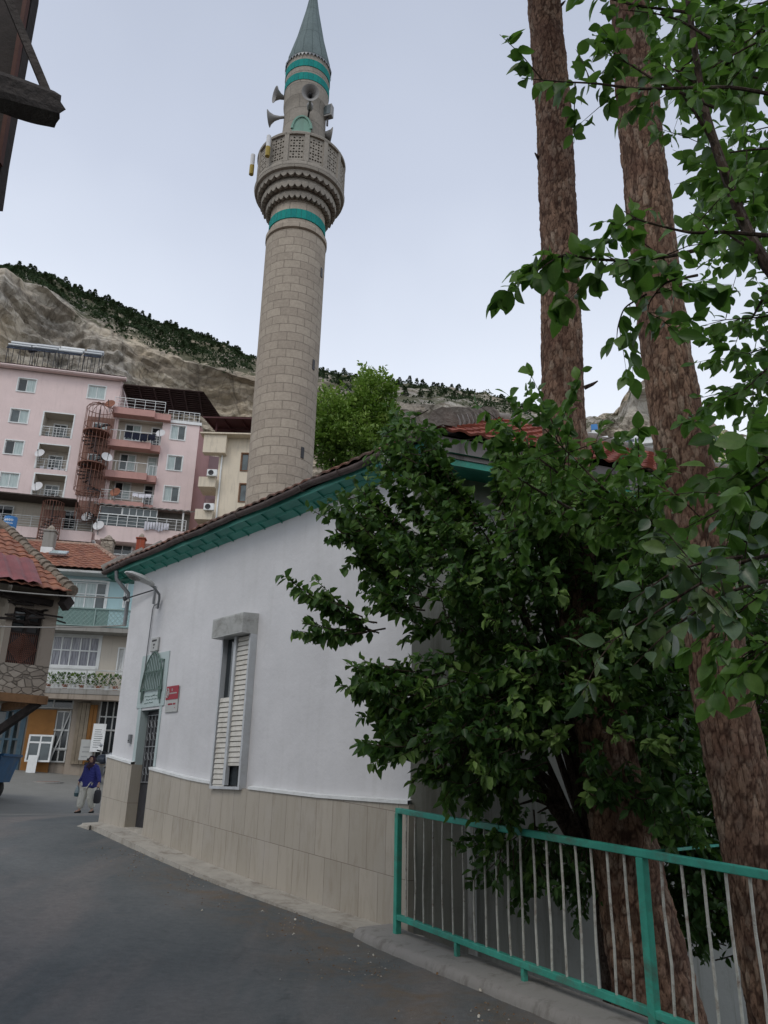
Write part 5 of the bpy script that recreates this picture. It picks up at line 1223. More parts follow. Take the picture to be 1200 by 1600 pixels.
# tiled roof
m = MB(); el, er = S(30, 885, -.8)[0] - 2, S(205, 893, -.8)[0]; zr2 = S(130, 851, 3.6)[1]; rx0, rx1 = S(70, 851, 3.6)[0] - 2.5, S(150, 851, 3.6)[0]
q0, q1 = SF.W(el, -.8, ze + .08), SF.W(er, -.8, ze + .08); w0, w1 = SF.W(rx0, 3.6, zr2), SF.W(rx1, 3.6, zr2)
tile_plane(m, q0, q1, [w0, w1], step=.36, wid=.3); q2 = SF.W(er, 8, ze + .08); tile_plane(m, q1, q2, [w1], step=.36, wid=.3); q3 = SF.W(el, 8, ze + .08); tile_plane(m, q2, q3, [w1, w0], step=.36, wid=.3)
m.build('roof', TILEO, sh)
m = MB(); m.add([q0, q1, q2, q3, w0, w1], [(0, 1, 5, 4), (1, 2, 5), (2, 3, 4, 5), (3, 0, 4)]); m.v = [(x, y, z - .05) for x, y, z in m.v]; m.box(0, 0, 0, 0, 0, 0); m.f = m.f[:4]; m.m = m.m[:4]; m.uv = m.uv[:4]; m.build('roof_deck', DWOOD, sh)
m = MB(); m.box(el, er, -.8, .1, ze - .12, ze - .02); m.build('eave', PVCG, sh, local=True)
m = MB(); d = w1 - q1
for i in range(12): m.tube([q1.lerp(w1, i / 12), q1.lerp(w1, (i + 1.1) / 12)], [.14, .11], 8)
for i in range(14): m.tube([w0.lerp(w1, i / 14), w0.lerp(w1, (i + 1.1) / 14)], [.12, .10], 8)
m.build('ridge_cap', M('old_ridge_tiles', (.33, .22, .17), .9, .3), sh)
def chimney(px, yb_, wpx, hpx, y, lab, mat, base=None):
    x, z = S(px, yb_, y); w_ = wpx * .034; h = hpx * .034; t = SF.thing('chimney', lab, 'chimney', x, y, z - .3)
    m = MB(); m.box(-w_ / 2, w_ / 2, -w_ / 2, w_ / 2, .35 if base else 0, h + .3); m.box(-w_ / 2 - .05, w_ / 2 + .05, -w_ / 2 - .05, w_ / 2 + .05, h + .3, h + .38); m.build('stack', mat, t, local=True, bevel=.02)
    m = MB(); m.box(-w_ * .3, w_ * .3, -w_ * .3, w_ * .3, h + .38, h + .5); m.lathe([(w_ * .34, h + .5), (w_ * .2, h + .62), (.02, h + .68)], 8); m.build('cap', MUD, t, local=True)
    if base: MB().box(-w_ / 2 - .01, w_ / 2 + .01, -w_ / 2 - .01, w_ / 2 + .01, -.2, .34).build('base', base, t, local=True)
chimney(75, 858, 15, 24, 1.6, 'grey chimney with whitewashed foot on the shop house roof', CONC, PVCW)
chimney(166, 868, 18, 22, 5.0, 'dark stone chimney with slab cap beyond the shop house roof', RUBBLE)
chimney(219, 858, 13, 16, 7.0, 'small red brick chimney just above the green eave', stone_uv('red_bricks', (.34, .09, .05), (.28, .07, .045), (.3, .2, .16), .25, .08, 'Object'))
x, z = S(92, 867, .6); t = SF.thing('skylight', 'pale blue metal skylight on the shop house roof', 'skylight', x, .6, z)
sl_ = math.atan2(zr2 - ze, 4.4); Q = Matrix.Rotation(sl_, 4, 'X'); m = MB(); m.box(-.38, .38, -.3, .3, .06, .14); m.v = [tuple(Q @ Vector(v)) for v in m.v]; m.build('frame', STEEL, t, local=True); m = MB(); m.box(-.33, .33, -.25, .25, .14, .15); m.v = [tuple(Q @ Vector(v)) for v in m.v]; m.build('pane', CURT, t, local=True)
# items leaning at the shop
def lean(name, lab, cat, rect, y, build):
    (x0, zt), (x1, zb) = S(rect[0], rect[1], y), S(rect[2], rect[3], y); zgd = zr(*SF.W((x0 + x1) / 2, y, 0).xy); h = zt - zb
    t = SF.thing(name, lab, cat, (x0 + x1) / 2, y, max(zgd, zb) if abs(zgd - zb) > .4 else zgd); build(t, x1 - x0, h)
def leanM(y0=.25): return Matrix.Rotation(R(-7), 4, 'X')
def b_win(t, w_, h):
    m = MB(); Q = leanM()
    for a, b, c, d in ((-w_/2, -w_/2 + .07, 0, h), (w_/2 - .07, w_/2, 0, h), (-w_/2 + .07, w_/2 - .07, 0, .07), (-w_/2 + .07, w_/2 - .07, h - .07, h), (-w_/2 + .07, w_/2 - .07, h * .68, h * .68 + .07), (-.04, .04, .07, h * .68), (-.03, .03, h * .68 + .07, h - .07)): m.box(a, b, -.03, .03, c, d)
    m.v = [tuple(Q @ Vector(v)) for v in m.v]; f = m.build('frame', PVCW, t, local=True); m = MB(); m.box(-w_/2 + .06, w_/2 - .06, -.005, .005, .06, h - .06); m.v = [tuple(Q @ Vector(v)) for v in m.v]; m.build('pane', GLM, t, local=True)
def b_board(mat, marks=None):
    def f(t, w_, h):
        m = MB(); Q = leanM(); m.box(-w_/2, w_/2, -.015, .015, 0, h); m.v = [tuple(Q @ Vector(v)) for v in m.v]; m.build('board', mat, t, local=True)
        if marks:
            m = MB()
            for i in range(marks): m.box(-w_ * .32, w_ * rnd(.1, .34), -.022, -.0155, h * (.15 + .7 * i / marks), h * (.15 + .7 * i / marks) + .025)
            m.v = [tuple(Q @ Vector(v)) for v in m.v]; m.build('lettering', GREYM, t, local=True)
    return f
lean('window_unit', 'white framed window unit leaning against the brown board by the shop', 'window', (45, 1147, 77, 1191), -.35, b_win)
lean('white_board', 'narrow white board leaning on the loose window unit', 'board', (47, 1164, 57, 1192), -.55, b_board(PVCW))
lean('banner_stand', 'tall white notice board with grey writing behind the motorbike', 'notice board', (146, 1130, 160, 1175), -.6, b_board(PVCW, 9))
lean('poster_board', 'short white board propped on the grey planks left of the motorbike', 'board', (127, 1155, 143, 1188), -.5, b_board(SIGNW, 3))
# manhole in the street
p = None
for d in np.arange(20, 36, .1):
    q = at(75, 1222, d)
    if q.z < zr(q.x, q.y) + .01: p = q; break
if p is None: p = at(75, 1222, 27)
t = thing('manhole_cover', 'dark round manhole cover in the pale street in front of the shops', 'manhole cover', (p.x, p.y, zr(p.x, p.y)))
MB().lathe([(.01, .03), (.40, .03), (.42, .022), (.44, -.05)], 24).build('lid', RUST, t, local=True); MB().lathe([(.445, .02), (.55, .018), (.56, -.05)], 24, cap=False).build('rim', CONC, t, local=True)

# ---------------- old house on the left
oa = at(-30, 1083, 21.6); ob = at(77, 1083, 22); OF = Fac((oa.x, oa.y), (ob.x, ob.y))
oh = OF.thing('old_house', 'crumbling old house with stone bay on timber props and red roof at the left', 'house')
O = OF.sz; zbay = O(40, 1085)[1]; zeO = O(75, 914)[1]; xR = O(77, 1040)[0]; xW0, xW1 = O(14, 1000)[0], O(62, 1000)[0]; zw0, zw1 = O(40, 1038)[1], O(40, 950)[1]
xbl_ = O(4, 1000)[0]
m = MB(); m.holes(xbl_, xR, zbay, zw0, [], 0); m.build('wall', RUBBLE, oh, local=True, lab='bare rubble stone below the broken window')
m = MB(); m.holes(xbl_, xR, zw0, zeO + .1, [(xW0, xW1, zw0 + .001, zw1, .35)], 0, .35); m.quad((xR, 0, zbay), (xR, 5, zbay), (xR, 5, zeO + .1), (xR, 0, zeO + .1)); m.quad((xbl_, 0, zbay), (xR, 0, zbay), (xR, 5, zbay), (xbl_, 5, zbay)); m.build('wall', MUD, oh, local=True)
m = MB(); m.quad((xbl_ - 4, .5, -.5), (xbl_, .5, -.5), (xbl_, .5, zeO), (xbl_ - 4, .5, zeO)); m.quad((xbl_, 0, zbay), (xbl_, .5, zbay), (xbl_, .5, zeO), (xbl_, 0, zeO)); m.quad((xbl_ - 4, 3, -.5), (xR - .9, 3, -.5), (xR - .9, 3, zbay), (xbl_ - 4, 3, zbay)); m.quad((xR - .9, 3, -.5), (xR - .9, 7, -.5), (xR - .9, 7, zbay), (xR - .9, 3, zbay)); m.build('wall', CREAM2, oh, local=True, lab='pale plastered wall left of the bay')
f = MB(); 
for x in (xW0 + .03, (xW0 + xW1) / 2, xW1 - .03): f.bar((x, .16, zw0), (x, .16, zw1), .07)
for z in (zw0 + .04, zw0 + (zw1 - zw0) * .56, zw0 + (zw1 - zw0) * .76, zw1 - .04): f.bar((xW0, .155, z), (xW1, .155, z), .07)
wf = f.build('window', DWOOD, oh, local=True); MB().box(xW0, xW1, .19, .2, zw0, zw1).build('pane', GLM, wf, local=True)
g = MB(); zt = zw0 + (zw1 - zw0) * .55; cx_, cz_ = (xW0 + xW1) / 2, (zw0 + zt) / 2; hw_, hh_ = (xW1 - xW0) / 2, (zt - zw0) / 2
for k in range(1, 9):
    u = k / 8; g.tube([(cx_ - hw_ * u, .10, cz_), (cx_, .10, cz_ + hh_ * u), (cx_ + hw_ * u, .10, cz_), (cx_, .10, cz_ - hh_ * u), (cx_ - hw_ * u, .10, cz_)], .012, 4)
for i in range(-7, 8): x = cx_ + i * hw_ / 8; g.bar((x, .11, zw0), (x, .11, zt), .012)
g.build('window_grille', RUST, wf, local=True)
m = MB()   # broken wood over the window
for i in range(16): a = Vector((rnd(xW0 - .2, xW1), rnd(-.25, .05), rnd(zw1 - .5, zw1 + .35))); d = Vector((rnd(-.8, .8), rnd(-.2, .2), rnd(-.25, .25))); m.bar(a, a + d, rnd(.04, .1), rnd(.02, .06))
m.bar((xbl_ - .4, -.12, zw1 + .25), (xR - .2, -.1, zw1 + .2), .16); m.build('broken_boards', DWOOD, oh, local=True)
m = MB(); m.bar((xbl_ - 2, -.06, zbay - .08), (xR + .05, -.06, zbay - .12), .25, .2); m.bar((xR - .1, -.2, zbay - .12), (xR - .1, 3.2, zbay - .12), .2); m.build('floor_beam', WOOD, oh, local=True)
m = MB(); pA = O(60, 1098, -.05); pB = O(-10, 1152, .4); m.bar((pA[0], -.05, pA[1]), (pB[0], .9, pB[1]), .17); m.build('brace', DWOOD, oh, local=True)
m = MB(); xx = O(3, 1150, 2)[0]
for x in (xx, xx - 1.2): m.bar((x, 2.9, .3), (x, 2.9, zbay - .1), .08)
m.build('shop_frame', LGREEN, oh, local=True)
# roof: hip corner right of the bay
cr_ = (O(113, 926, -.9)); xc, zc_ = cr_; ap = O(12, 829, 2.6)
E0 = OF.W(xbl_ - 6, -.9, zc_); Ec = OF.W(xc, -.9, zc_); Ap = OF.W(ap[0], 2.6, ap[1]); Er = OF.W(xc, 6.5, zc_); A0 = OF.W(xbl_ - 5, 2.6, ap[1])
m = MB(); tile_plane(m, E0, Ec, [A0, Ap], step=.33, wid=.26, amp=.035); tile_plane(m, Ec, Er, [Ap], step=.33, wid=.26, amp=.035); m.build('roof', TILEO, oh)
m = MB(); m.add([E0, Ec, Er, A0, Ap], [(0, 1, 4, 3), (1, 2, 4)]); m.v = [(x, y, z - .05) for x, y, z in m.v]; m.build('roof_deck', DWOOD, oh)
m = MB()
for i in range(16): a, b = Ec.lerp(Ap, i / 16), Ec.lerp(Ap, (i + 1.15) / 16); m.tube([a + Vector((0, 0, .04)), b], [.15 * rnd(.85, 1.15), .13], 9)
m.tube([Ap + Vector((0, 0, .02)), Ap + Vector((-.3, 0, .12)), A0], [.15, .24, .14], 10)
m.build('ridge_cap', M('brown_mortar_ridge', (.20, .165, .13), .95, .4, 5, .9, 12, .04, dirt=(.10, .08, .06), dirtamt=.6), oh, smooth=True)
m = MB(); sx1 = O(66, 905, -.95)[0]; zz0 = O(66, 912, -.95)[1]; upv_ = (Ap - Ec); n_ = 48
sxs = [xbl_ - 5 + (sx1 - xbl_ + 5) * i / n_ for i in range(n_ + 1)]; slope = (ap[1] - zc_) / 3.5
for i in range(n_): 
    h0, h1 = .035 * math.sin(i * 2.2), .035 * math.sin((i + 1) * 2.2); m.quad((sxs[i], -1.05, zc_ - .02 + h0 + .10), (sxs[i+1], -1.05, zc_ - .02 + h1 + .10), (sxs[i+1], .25, zc_ + 1.3 * slope + .13 + h1), (sxs[i], .25, zc_ + 1.3 * slope + .13 + h0))
m.build('sheet_patch', REDSH, oh, local=True)
m = MB(); m.quad((xR + .0, -.85, zc_ - .08), (xc - .03, -.85, zc_ - .08), (xc - .03, 5, zc_ - .08), (xR, 5, zc_ - .08)); m.bar((xR + .1, -.5, zc_ - .3), (xc - .1, -.6, zc_ - .14), .2, .3)
for i in range(5): m.bar((xR - .1, .2 + i * .9, zc_ - .6), (xc - .1, .2 + i * .9, zc_ - .1), .14)
m.build('eave_boards', DWOOD, oh, local=True)
# blue and white drum seen over its ridge
pd = at(15, 822, 29); t = thing('water_drum', 'white water drum with blue printed band above the old house ridge', 'drum', (pd.x, pd.y, pd.z - .55))
MB().lathe([(.2, -.2), (.21, .1), (.21, .40), (.2, .50)], 20).build('drum', PVCW, t, local=True, smooth=True); MB().lathe([(.12, .5), (.215, .5), (.22, .52), (.22, .85), (.215, .87), (.1, .87)], 20).build('band', TANKB, t, local=True)
l_ = MB()
for i in range(9):
    an = R(-118 + i * 9); c_ = Vector((.225 * math.cos(an), .225 * math.sin(an), .72)); tt = Vector((-math.sin(an), math.cos(an), 0)) * .010; l_.bar(c_ - tt, c_ + tt, .012, .09 if i % 2 else .06); c_.z = .60; l_.bar(c_ - tt, c_ + tt, .012, .04)
l_.build('lettering', PVCW, t, local=True)
m = MB(); 
for a in range(4): m.bar((.25 * math.cos(a * 1.57), .25 * math.sin(a * 1.57), -1.6), (.25 * math.cos(a * 1.57), .25 * math.sin(a * 1.57), -.2), .05)
m.build('stand', DARKM, t, local=True)
# overhead wires
def wire(pts, lab, r=.012):
    t = thing('overhead_wire', lab, 'cable', pts[0], 0, 'wires across the street'); ps = []
    for a, b in zip(pts, pts[1:]):
        a, b = Vector(a), Vector(b)
        for i in range(13): u = i / 12; p = a.lerp(b, u); p.z -= .25 * 4 * u * (1 - u) * (b - a).length / 16; ps.append(p - Vector(pts[0]))
    MB().tube(ps, r, 5).build('cable', M('pale_cable', (.30, .29, .27), .6), t, local=True)
hk = MM @ Vector((-LEN - .02, -.16, 6.33))
wire([at(-40, 918, 15), MM @ Vector((-7.5, -.15, 4.36 + .28))], 'upper overhead wire from the left edge to the mosque corner hook')
wire([at(-40, 977, 15), MM @ Vector((-7.52, -.03, 4.05 + .1))], 'lower overhead wire from the left edge to the mosque corner')
# ------------------------------------------------------------------ rocky hill behind the town
def tanel(px, py):
    v = ray(px, py); h = math.hypot(v.x, v.y); return v.z / h, math.atan2(v.x, v.y)
SKY_ = [(-200, 380, 400), (0, 425, 432), (40, 430, 442), (75, 440, 452), (130, 458, 500), (200, 487, 540), (260, 508, 556), (300, 522, 570), (350, 540, 582), (400, 560, 596), (500, 580, 610), (560, 590, 628), (620, 600, 634), (700, 606, 640), (760, 615, 648), (840, 640, 662), (900, 656, 674), (935, 655, 676), (965, 645, 672), (980, 622, 640), (990, 610, 618), (1012, 606, 615), (1045, 608, 618), (1075, 640, 660), (1150, 688, 706), (1300, 712, 730), (1500, 720, 760)]
cols = []
for px, ys, yc in SKY_:
    t1, a1 = tanel(px, ys + 4); t2, _ = tanel(px, yc); cols.append((a1, t1, t2))
def colv(a, i):
    return interp(a, [(c[0], c[i]) for c in cols])
def hill_pt(a, v):
    ts, tcl = colv(a, 1), colv(a, 2); far = sm((a + .05) / .5)
    db, dc, ds = 265 + 60 * far, 305 + 60 * far, 400 + 110 * far
    zb = 10; zcl = 1.55 + tcl * dc; zs = 1.55 + ts * ds
    low = .46 * (zcl - zb) + zb
    if v < .25: u = v / .25; d = db + (dc - 22 - db) * u; z = zb + (low - zb) * u ** 1.2
    elif v < .62: u = (v - .25) / .37; d = dc - 22 + 22 * u; z = low + (zcl - low) * u
    elif v < .92: u = (v - .62) / .30; d = dc + (ds - dc) * u; z = zcl + (zs - zcl) * (u ** .9)
    else: u = (v - .92) / .08; d = ds + 120 * u; z = zs - 60 * u * u - 2 * u
    if v < .62:
        p = Vector((math.sin(a) * d, math.cos(a) * d, z)) * .02
        k = sm(v / .3) * (1 - sm((v - .58) / .06) * .6)
        n = noise.ridged_multi_fractal(Vector((p.x * .9, p.y * .9, z * .012)), 1.0, 2.1, 5, 1.0, 2.0) - 1.0
        st = math.sin(z * .33 + 4 * noise.noise(p * .7)) * 1.3 + noise.noise(Vector((p.x * 3, p.y * 3, z * .16))) * 4.5
        d += k * (-n * 15 + st + noise.noise(p * 1.1) * 9 + 3.2 * noise.noise(Vector((p.x * 6, p.y * 6, z * .35))) + 1.6 * abs(noise.noise(Vector((p.x * 16, p.y * 16, z * .9)))))
    else:
        p = Vector((math.sin(a) * d, math.cos(a) * d, 0)) * .045; k = 1 - abs((v - .77) / .3); b = noise.noise(p) ; z += max(0, k) * (4.5 * b + 3.5 * abs(noise.noise(p * 2.6)))
        q9 = Vector((math.sin(a) * d, math.cos(a) * d, z)) * .05; fr9 = sm((a - .2) / .12); d += (3 + 9 * fr9) * noise.noise(q9) + (1 + 4 * fr9) * noise.noise(q9 * 3.1); z += fr9 * (2.5 * noise.noise(q9 * 1.7 + Vector((9, 0, 0))) + 1.6 * noise.noise(q9 * 5))
        if v > .85 and v < .93: z += 1.6 * noise.noise(p * 3) + 1.0 * noise.noise(p * 8)
    return Vector((math.sin(a) * d, math.cos(a) * d, z))
amin, amax, NA, NV = R(-46), R(44), 900, 190
vs = []; fs = []; veg = []
for i in range(NA):
    a = amin + (amax - amin) * i / (NA - 1)
    for j in range(NV):
        v = j / (NV - 1); p = hill_pt(a, v); vs.append(tuple(p)); lf = 1 - sm((a + .1) / .5) * .3
        veg.append((.42 * lf * sm((v - .60) / .05) + .1 if v > .55 else (.5 if v < .2 else .02)))
for i in range(NA - 1):
    for j in range(NV - 1): fs.append((i*NV+j, (i+1)*NV+j, (i+1)*NV+j+1, i*NV+j+1))
me = bpy.data.meshes.new('hill'); me.from_pydata(vs, [], fs); me.materials.append(ROCK); at_ = me.attributes.new('veg', 'FLOAT', 'POINT'); at_.data.foreach_set('value', veg); me.update()
o = bpy.data.objects.new('hill', me); COL.objects.link(o); label(o, kind='structure')
# pines on the hill: a few mesh variants, each tree a thing of its own
def conifer(seed, h, wd):
    rr = random.Random(seed); m = MB(); L_ = Leaves(); n = 260
    t = thing('pine_tree', 'x', 'tree', (0, 0, 0))
    MB().tube([(0, 0, -1.5), (0, 0, h * .9)], [.14, .03], 5).build('trunk', BARK2, t, local=True)
    for i in range(n):
        u = rr.random() ** .8; z = h * (.12 + .88 * u); r = wd * (1 - u) ** .75 * rr.uniform(.25, 1) + .06; an = rr.uniform(0, 6.28)
        L_.add((r * math.cos(an), r * math.sin(an), z + rr.uniform(-.2, .2)), (math.cos(an), math.sin(an), rr.uniform(-.1, .7)), (rr.gauss(0, 1), rr.gauss(0, 1), 1), rr.uniform(.35, .75), rr.random())
    L_.build('crown', NEEDLE, t, wid=.8); kids(t); return t
protos = [conifer(k, h, w_) for k, (h, w_) in enumerate(((5.2, 1.5), (4.2, 1.7), (6.0, 1.6), (3.4, 1.8)))]
npx = 0; used = [False] * 4
def put_pine(a, v, s, lab, grp):
    global npx
    p = hill_pt(a, v); k = random.randrange(4)
    if not used[k]: c = protos[k]; used[k] = True
    else: c = copy_tree(protos[k])
    c.location = (p.x, p.y, p.z - .4); c.rotation_euler = (0, 0, rnd(0, 6.28)); c.scale = (s * rnd(.85, 1.2), s * rnd(.85, 1.2), s); c['label'] = lab; c['group'] = grp; npx += 1
A_ = lambda px: tanel(px, 560)[1]
def azpx(x0, x1): return tanel(rnd(x0, x1), 560)[1]
stuffP = []
for i in range(215):
    x = -10 + 400 * (i + rnd(-.5, .5)) / 215; a = tanel(x, 500)[1]; top = i % 2
    put_pine(a, rnd(.895, .915) if top else .64 + .26 * random.random() ** .7, rnd(.65, 1.1), 'dark pine on the skyline of the hill left of the minaret' if top else 'dark pine on the slope above the cliff left of the minaret', 'pines on the skyline left of the minaret' if top else 'pines on the slope left of the minaret')
for i in range(70):
    x = 498 + 300 * (i + rnd(-.5, .5)) / 70; top = i % 3 == 0
    if x > 735: continue
    put_pine(tanel(x, 590)[1], rnd(.89, .915) if top else rnd(.68, .90), rnd(.7, 1.15), 'dark pine on the ridge between the minaret and the red roof' if top else 'dark pine below the ridge between the minaret and the red roof', 'pines on the ridge right of the minaret' if top else 'pines below the ridge right of the minaret')
put_pine(tanel(783, 610)[1], .905, 1.1, 'lone pine at the right end of the ridge above the red roof', 'pine at the ridge end')
# scrub and further pines: one mass
L_ = Leaves()
for i in range(2900):
    x = rnd(-30, 860) if i % 4 else rnd(-30, 400); a = tanel(x, 540)[1]; v = .625 + .29 * random.random() ** .75; p = hill_pt(a, v)
    dn = noise.noise(p * .035) + .25 * noise.noise(p * .2)
    if dn < (-.45 if x < 400 else -.12) and v < .86: continue
    s = rnd(.8, 2.2)
    for k in range(16):
        q = rv(); q.z = abs(q.z); L_.add(p + q * s * .8, q, rv(), rnd(.6, 1.2))
sb = L_.build('scrub', NEEDLE, None, wid=.8); label(sb, kind='stuff', lab='dark scrub and small pines covering the upper hill slope', cat='scrub')
# castle wall on the rock
tl, al = tanel(984, 606); d_ = 470; c0_ = at(983, 607, d_); c1_ = at(1060, 611, d_); t = thing('castle_wall', 'ruined castle wall with battlements on top of the far rock at the right', 'castle', (c0_.x, c0_.y, c0_.z - 6)); TM[t.name] = Matrix.Translation((c0_.x, c0_.y, c0_.z - 6))
m = MB(); W_ = (c1_ - c0_); W_.z = 0; ln = W_.length; W_.normalize(); n = 14
CST = M('castle_stone', (.36, .32, .27), .9, .25, .4, .3, 2, .2)
m.bar((0, 0, 2), W_ * ln + Vector((0, 0, 2)), 2.0, 8); 
for i in range(n): q = W_ * (ln * (i + .3) / n); m.bar(q + Vector((0, 0, 6.9)), q + W_ * (ln / n * .55) + Vector((0, 0, 6.9)), 1.6, 1.8)
m.build('wall', CST, t, local=True)
t = thing('flag_pole', 'tiny flag pole standing on the castle wall', 'flag', at(997, 607, 470)); m = MB(); m.tube([(0, 0, -1), (0, 0, 5.4)], .16, 5); m.build('pole', DARKM, t, local=True); MB().add([(0, 0, 5.3), (-1.3, .2, 5.0), (-1.3, .2, 4.2), (0, 0, 4.4)], [(0, 1, 2, 3)]).build('flag', RED, t, local=True)
# ------------------------------------------------------------------ white houses with solar heaters behind the roof on the right
def rhouse(pxa, pxb, ytop, d, lab, mat, extra):
    a = at(pxa, ytop, d); b = at(pxb, ytop, d); Fh = Fac((a.x, a.y), (b.x, b.y)); t = Fh.thing('house', lab, 'house'); zt = a.z
    hs = []; x = 1.0
    while x < Fh.L - 2: hs.append((x, x + 1.2, zt - 2.6, zt - 1.3, .15)); x += 2.6
    m = MB(); m.holes(0, Fh.L, 4, zt, hs, 0); m.quad((0, 0, 4), (0, 0, zt), (0, 9, zt), (0, 9, 4)); m.quad((0, 0, zt), (Fh.L, 0, zt), (Fh.L, 9, zt), (0, 9, zt)); m.quad((Fh.L, 0, 4), (Fh.L, 9, 4), (Fh.L, 9, zt), (Fh.L, 0, zt)); m.build('wall', mat, t, local=True)
    for h in hs: window(t, *h[:4], 0, 1, panes=[GLM, CURT], surround=.06)
    m = MB(); m.bar((-.2, -.2, zt + .05), (Fh.L + .2, -.2, zt + .05), .5, .2); m.build('cornice', PVCW, t, local=True); return Fh, t, zt
H1, t1_, zt1 = rhouse(905, 1040, 706, 62, 'white house with balustrade behind the red roof, left of the big pine trunk', PVCW, 0)
wall_rail(t1_, .3, H1.L - .2, .1, zt1 + .1, .9, 9, 2)
m = MB(); x0_ = H1.sz(985, 690, 2)[0]; m.box(x0_, H1.L, 2, 5, zt1, zt1 + 1.7); m.box(x0_ - .3, H1.L, 1.7, 5.2, zt1 + 1.7, zt1 + 1.9); m.build('penthouse', PVCW, t1_, local=True)
def heater(Fh, px, py, wpx, d0, lab):
    x, z = Fh.sz(px, py, 1); s = mpp(Fh.W(x, 1, z)); w_ = wpx * s; t = Fh.thing('solar_heater', lab, 'solar water heater', x, 1, z, 'solar heaters on the white houses')
    MB().add([(-w_/2, -.9, -.9), (w_/2, -.9, -.9), (w_/2, .5, .1), (-w_/2, .5, .1), (-w_/2, -.9, -.82), (w_/2, -.9, -.82), (w_/2, .5, .18), (-w_/2, .5, .18)], [(3,2,1,0), (4,5,6,7), (0,1,5,4), (1,2,6,5), (2,3,7,6), (3,0,4,7)]).build('collector', GLASSB, t, local=True)
    MB().tube([(-w_/2 - .2, .55, .35), (w_/2 + .2, .55, .35)], .22, 12).build('tank', PVCW, t, local=True, smooth=True)
    m = MB()
    for xx in (-w_/2, w_/2): m.bar((xx, -.9, -1.6), (xx, .6, .2), .07); m.bar((xx, .6, -1.6), (xx, .6, .3), .07)
    m.build('frame', PVCW, t, local=True)
heater(H1, 938, 688, 16, 0, 'solar heater beside the small blue-topped tank behind the red roof'); heater(H1, 982, 687, 30, 0, 'solar heater with long collector just left of the big pine trunk'); heater(H1, 918, 681, 12, 0, 'solar heater at the right edge of the left pine trunk')
x, z = H1.sz(929, 672, 1); t = H1.thing('water_tank', 'small white tank with blue printed top behind the red roof', 'tank', x, 1, z)
MB().box(-.25, .25, -.25, .25, -.9, -.1).build('tank', PVCW, t, local=True, bevel=.03); MB().box(-.27, .27, -.27, .27, -.09, .45).build('band', TANKB, t, local=True, bevel=.03)
H2, t2_, zt2 = rhouse(1092, 1210, 700, 58, 'cream house seen through the leaves at the right edge', CREAM, 0); heater(H2, 1135, 692, 30, 0, 'solar heater on the cream house seen through the leaves')
# ------------------------------------------------------------------ trees
def poly_in(x, y, P_):
    c = False; n = len(P_)
    for i in range(n):
        x1, y1 = P_[i]; x2, y2 = P_[(i + 1) % n]
        if (y1 > y) != (y2 > y) and x < (x2 - x1) * (y - y1) / (y2 - y1) + x1: c = not c
    return c
def samp(P_):
    xs = [p[0] for p in P_]; ys = [p[1] for p in P_]
    while True:
        x, y = rnd(min(xs), max(xs)), rnd(min(ys), max(ys))
        if poly_in(x, y, P_): return x, y
# fresh green tree behind the mosque, right of the minaret
def crown_tree(name, lab, base, blobs, n, leaf, mat, wid=.6):
    t = thing(name, lab, 'tree', base); TM[t.name] = Matrix.Translation(base); L_ = Leaves(); B = MB(); b0 = Vector(base)
    top = sum((Vector(b[0]) for b in blobs), Vector()) / len(blobs); B.tube([b0, b0.lerp(top, .5) + Vector((.2, 0, 0)), top], [.3, .2, .08], 8)
    tot = sum(b[1] ** 2 for b in blobs)
    for c, r in blobs:
        c = Vector(c); B.tube([b0.lerp(top, .45), b0.lerp(top, .6).lerp(c, .5), c], [.12, .08, .03], 6)
        for i in range(int(n * r * r / tot / 14)):
            q = rv(); rr_ = r * random.random() ** .45 * (1 + .3 * noise.noise(q * 2.2)); p = c + Vector((q.x, q.y, q.z * .95)) * rr_
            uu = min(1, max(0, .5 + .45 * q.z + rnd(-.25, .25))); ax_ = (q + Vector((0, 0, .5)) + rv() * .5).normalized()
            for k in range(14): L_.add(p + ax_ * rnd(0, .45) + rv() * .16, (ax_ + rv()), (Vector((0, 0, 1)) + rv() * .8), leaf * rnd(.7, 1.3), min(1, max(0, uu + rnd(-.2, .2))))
    B.build('trunk', BARK2, t, smooth=True); L_.build('crown', mat, t, wid=wid); return t
def bl(*a): return [(at(px, py, d), r) for px, py, d, r in a]
cb = at(560, 760, 30)
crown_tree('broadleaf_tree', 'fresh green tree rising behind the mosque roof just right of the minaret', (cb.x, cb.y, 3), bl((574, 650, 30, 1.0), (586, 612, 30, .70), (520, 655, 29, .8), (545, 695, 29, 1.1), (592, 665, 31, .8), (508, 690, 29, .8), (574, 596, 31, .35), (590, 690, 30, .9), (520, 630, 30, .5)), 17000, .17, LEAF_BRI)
cb = at(1140, 840, 26)
crown_tree('broadleaf_tree', 'light green bushy tree beyond the yard between the big pine trunk and the right edge', (cb.x, cb.y, 1), bl((1120, 740, 26, 1.2), (1110, 800, 26, 1.6), (1180, 830, 26, 1.8), (1060, 700, 27, .8), (1150, 900, 25, 1.8), (1080, 880, 25, 1.6)), 14000, .15, LEAF_BRI)
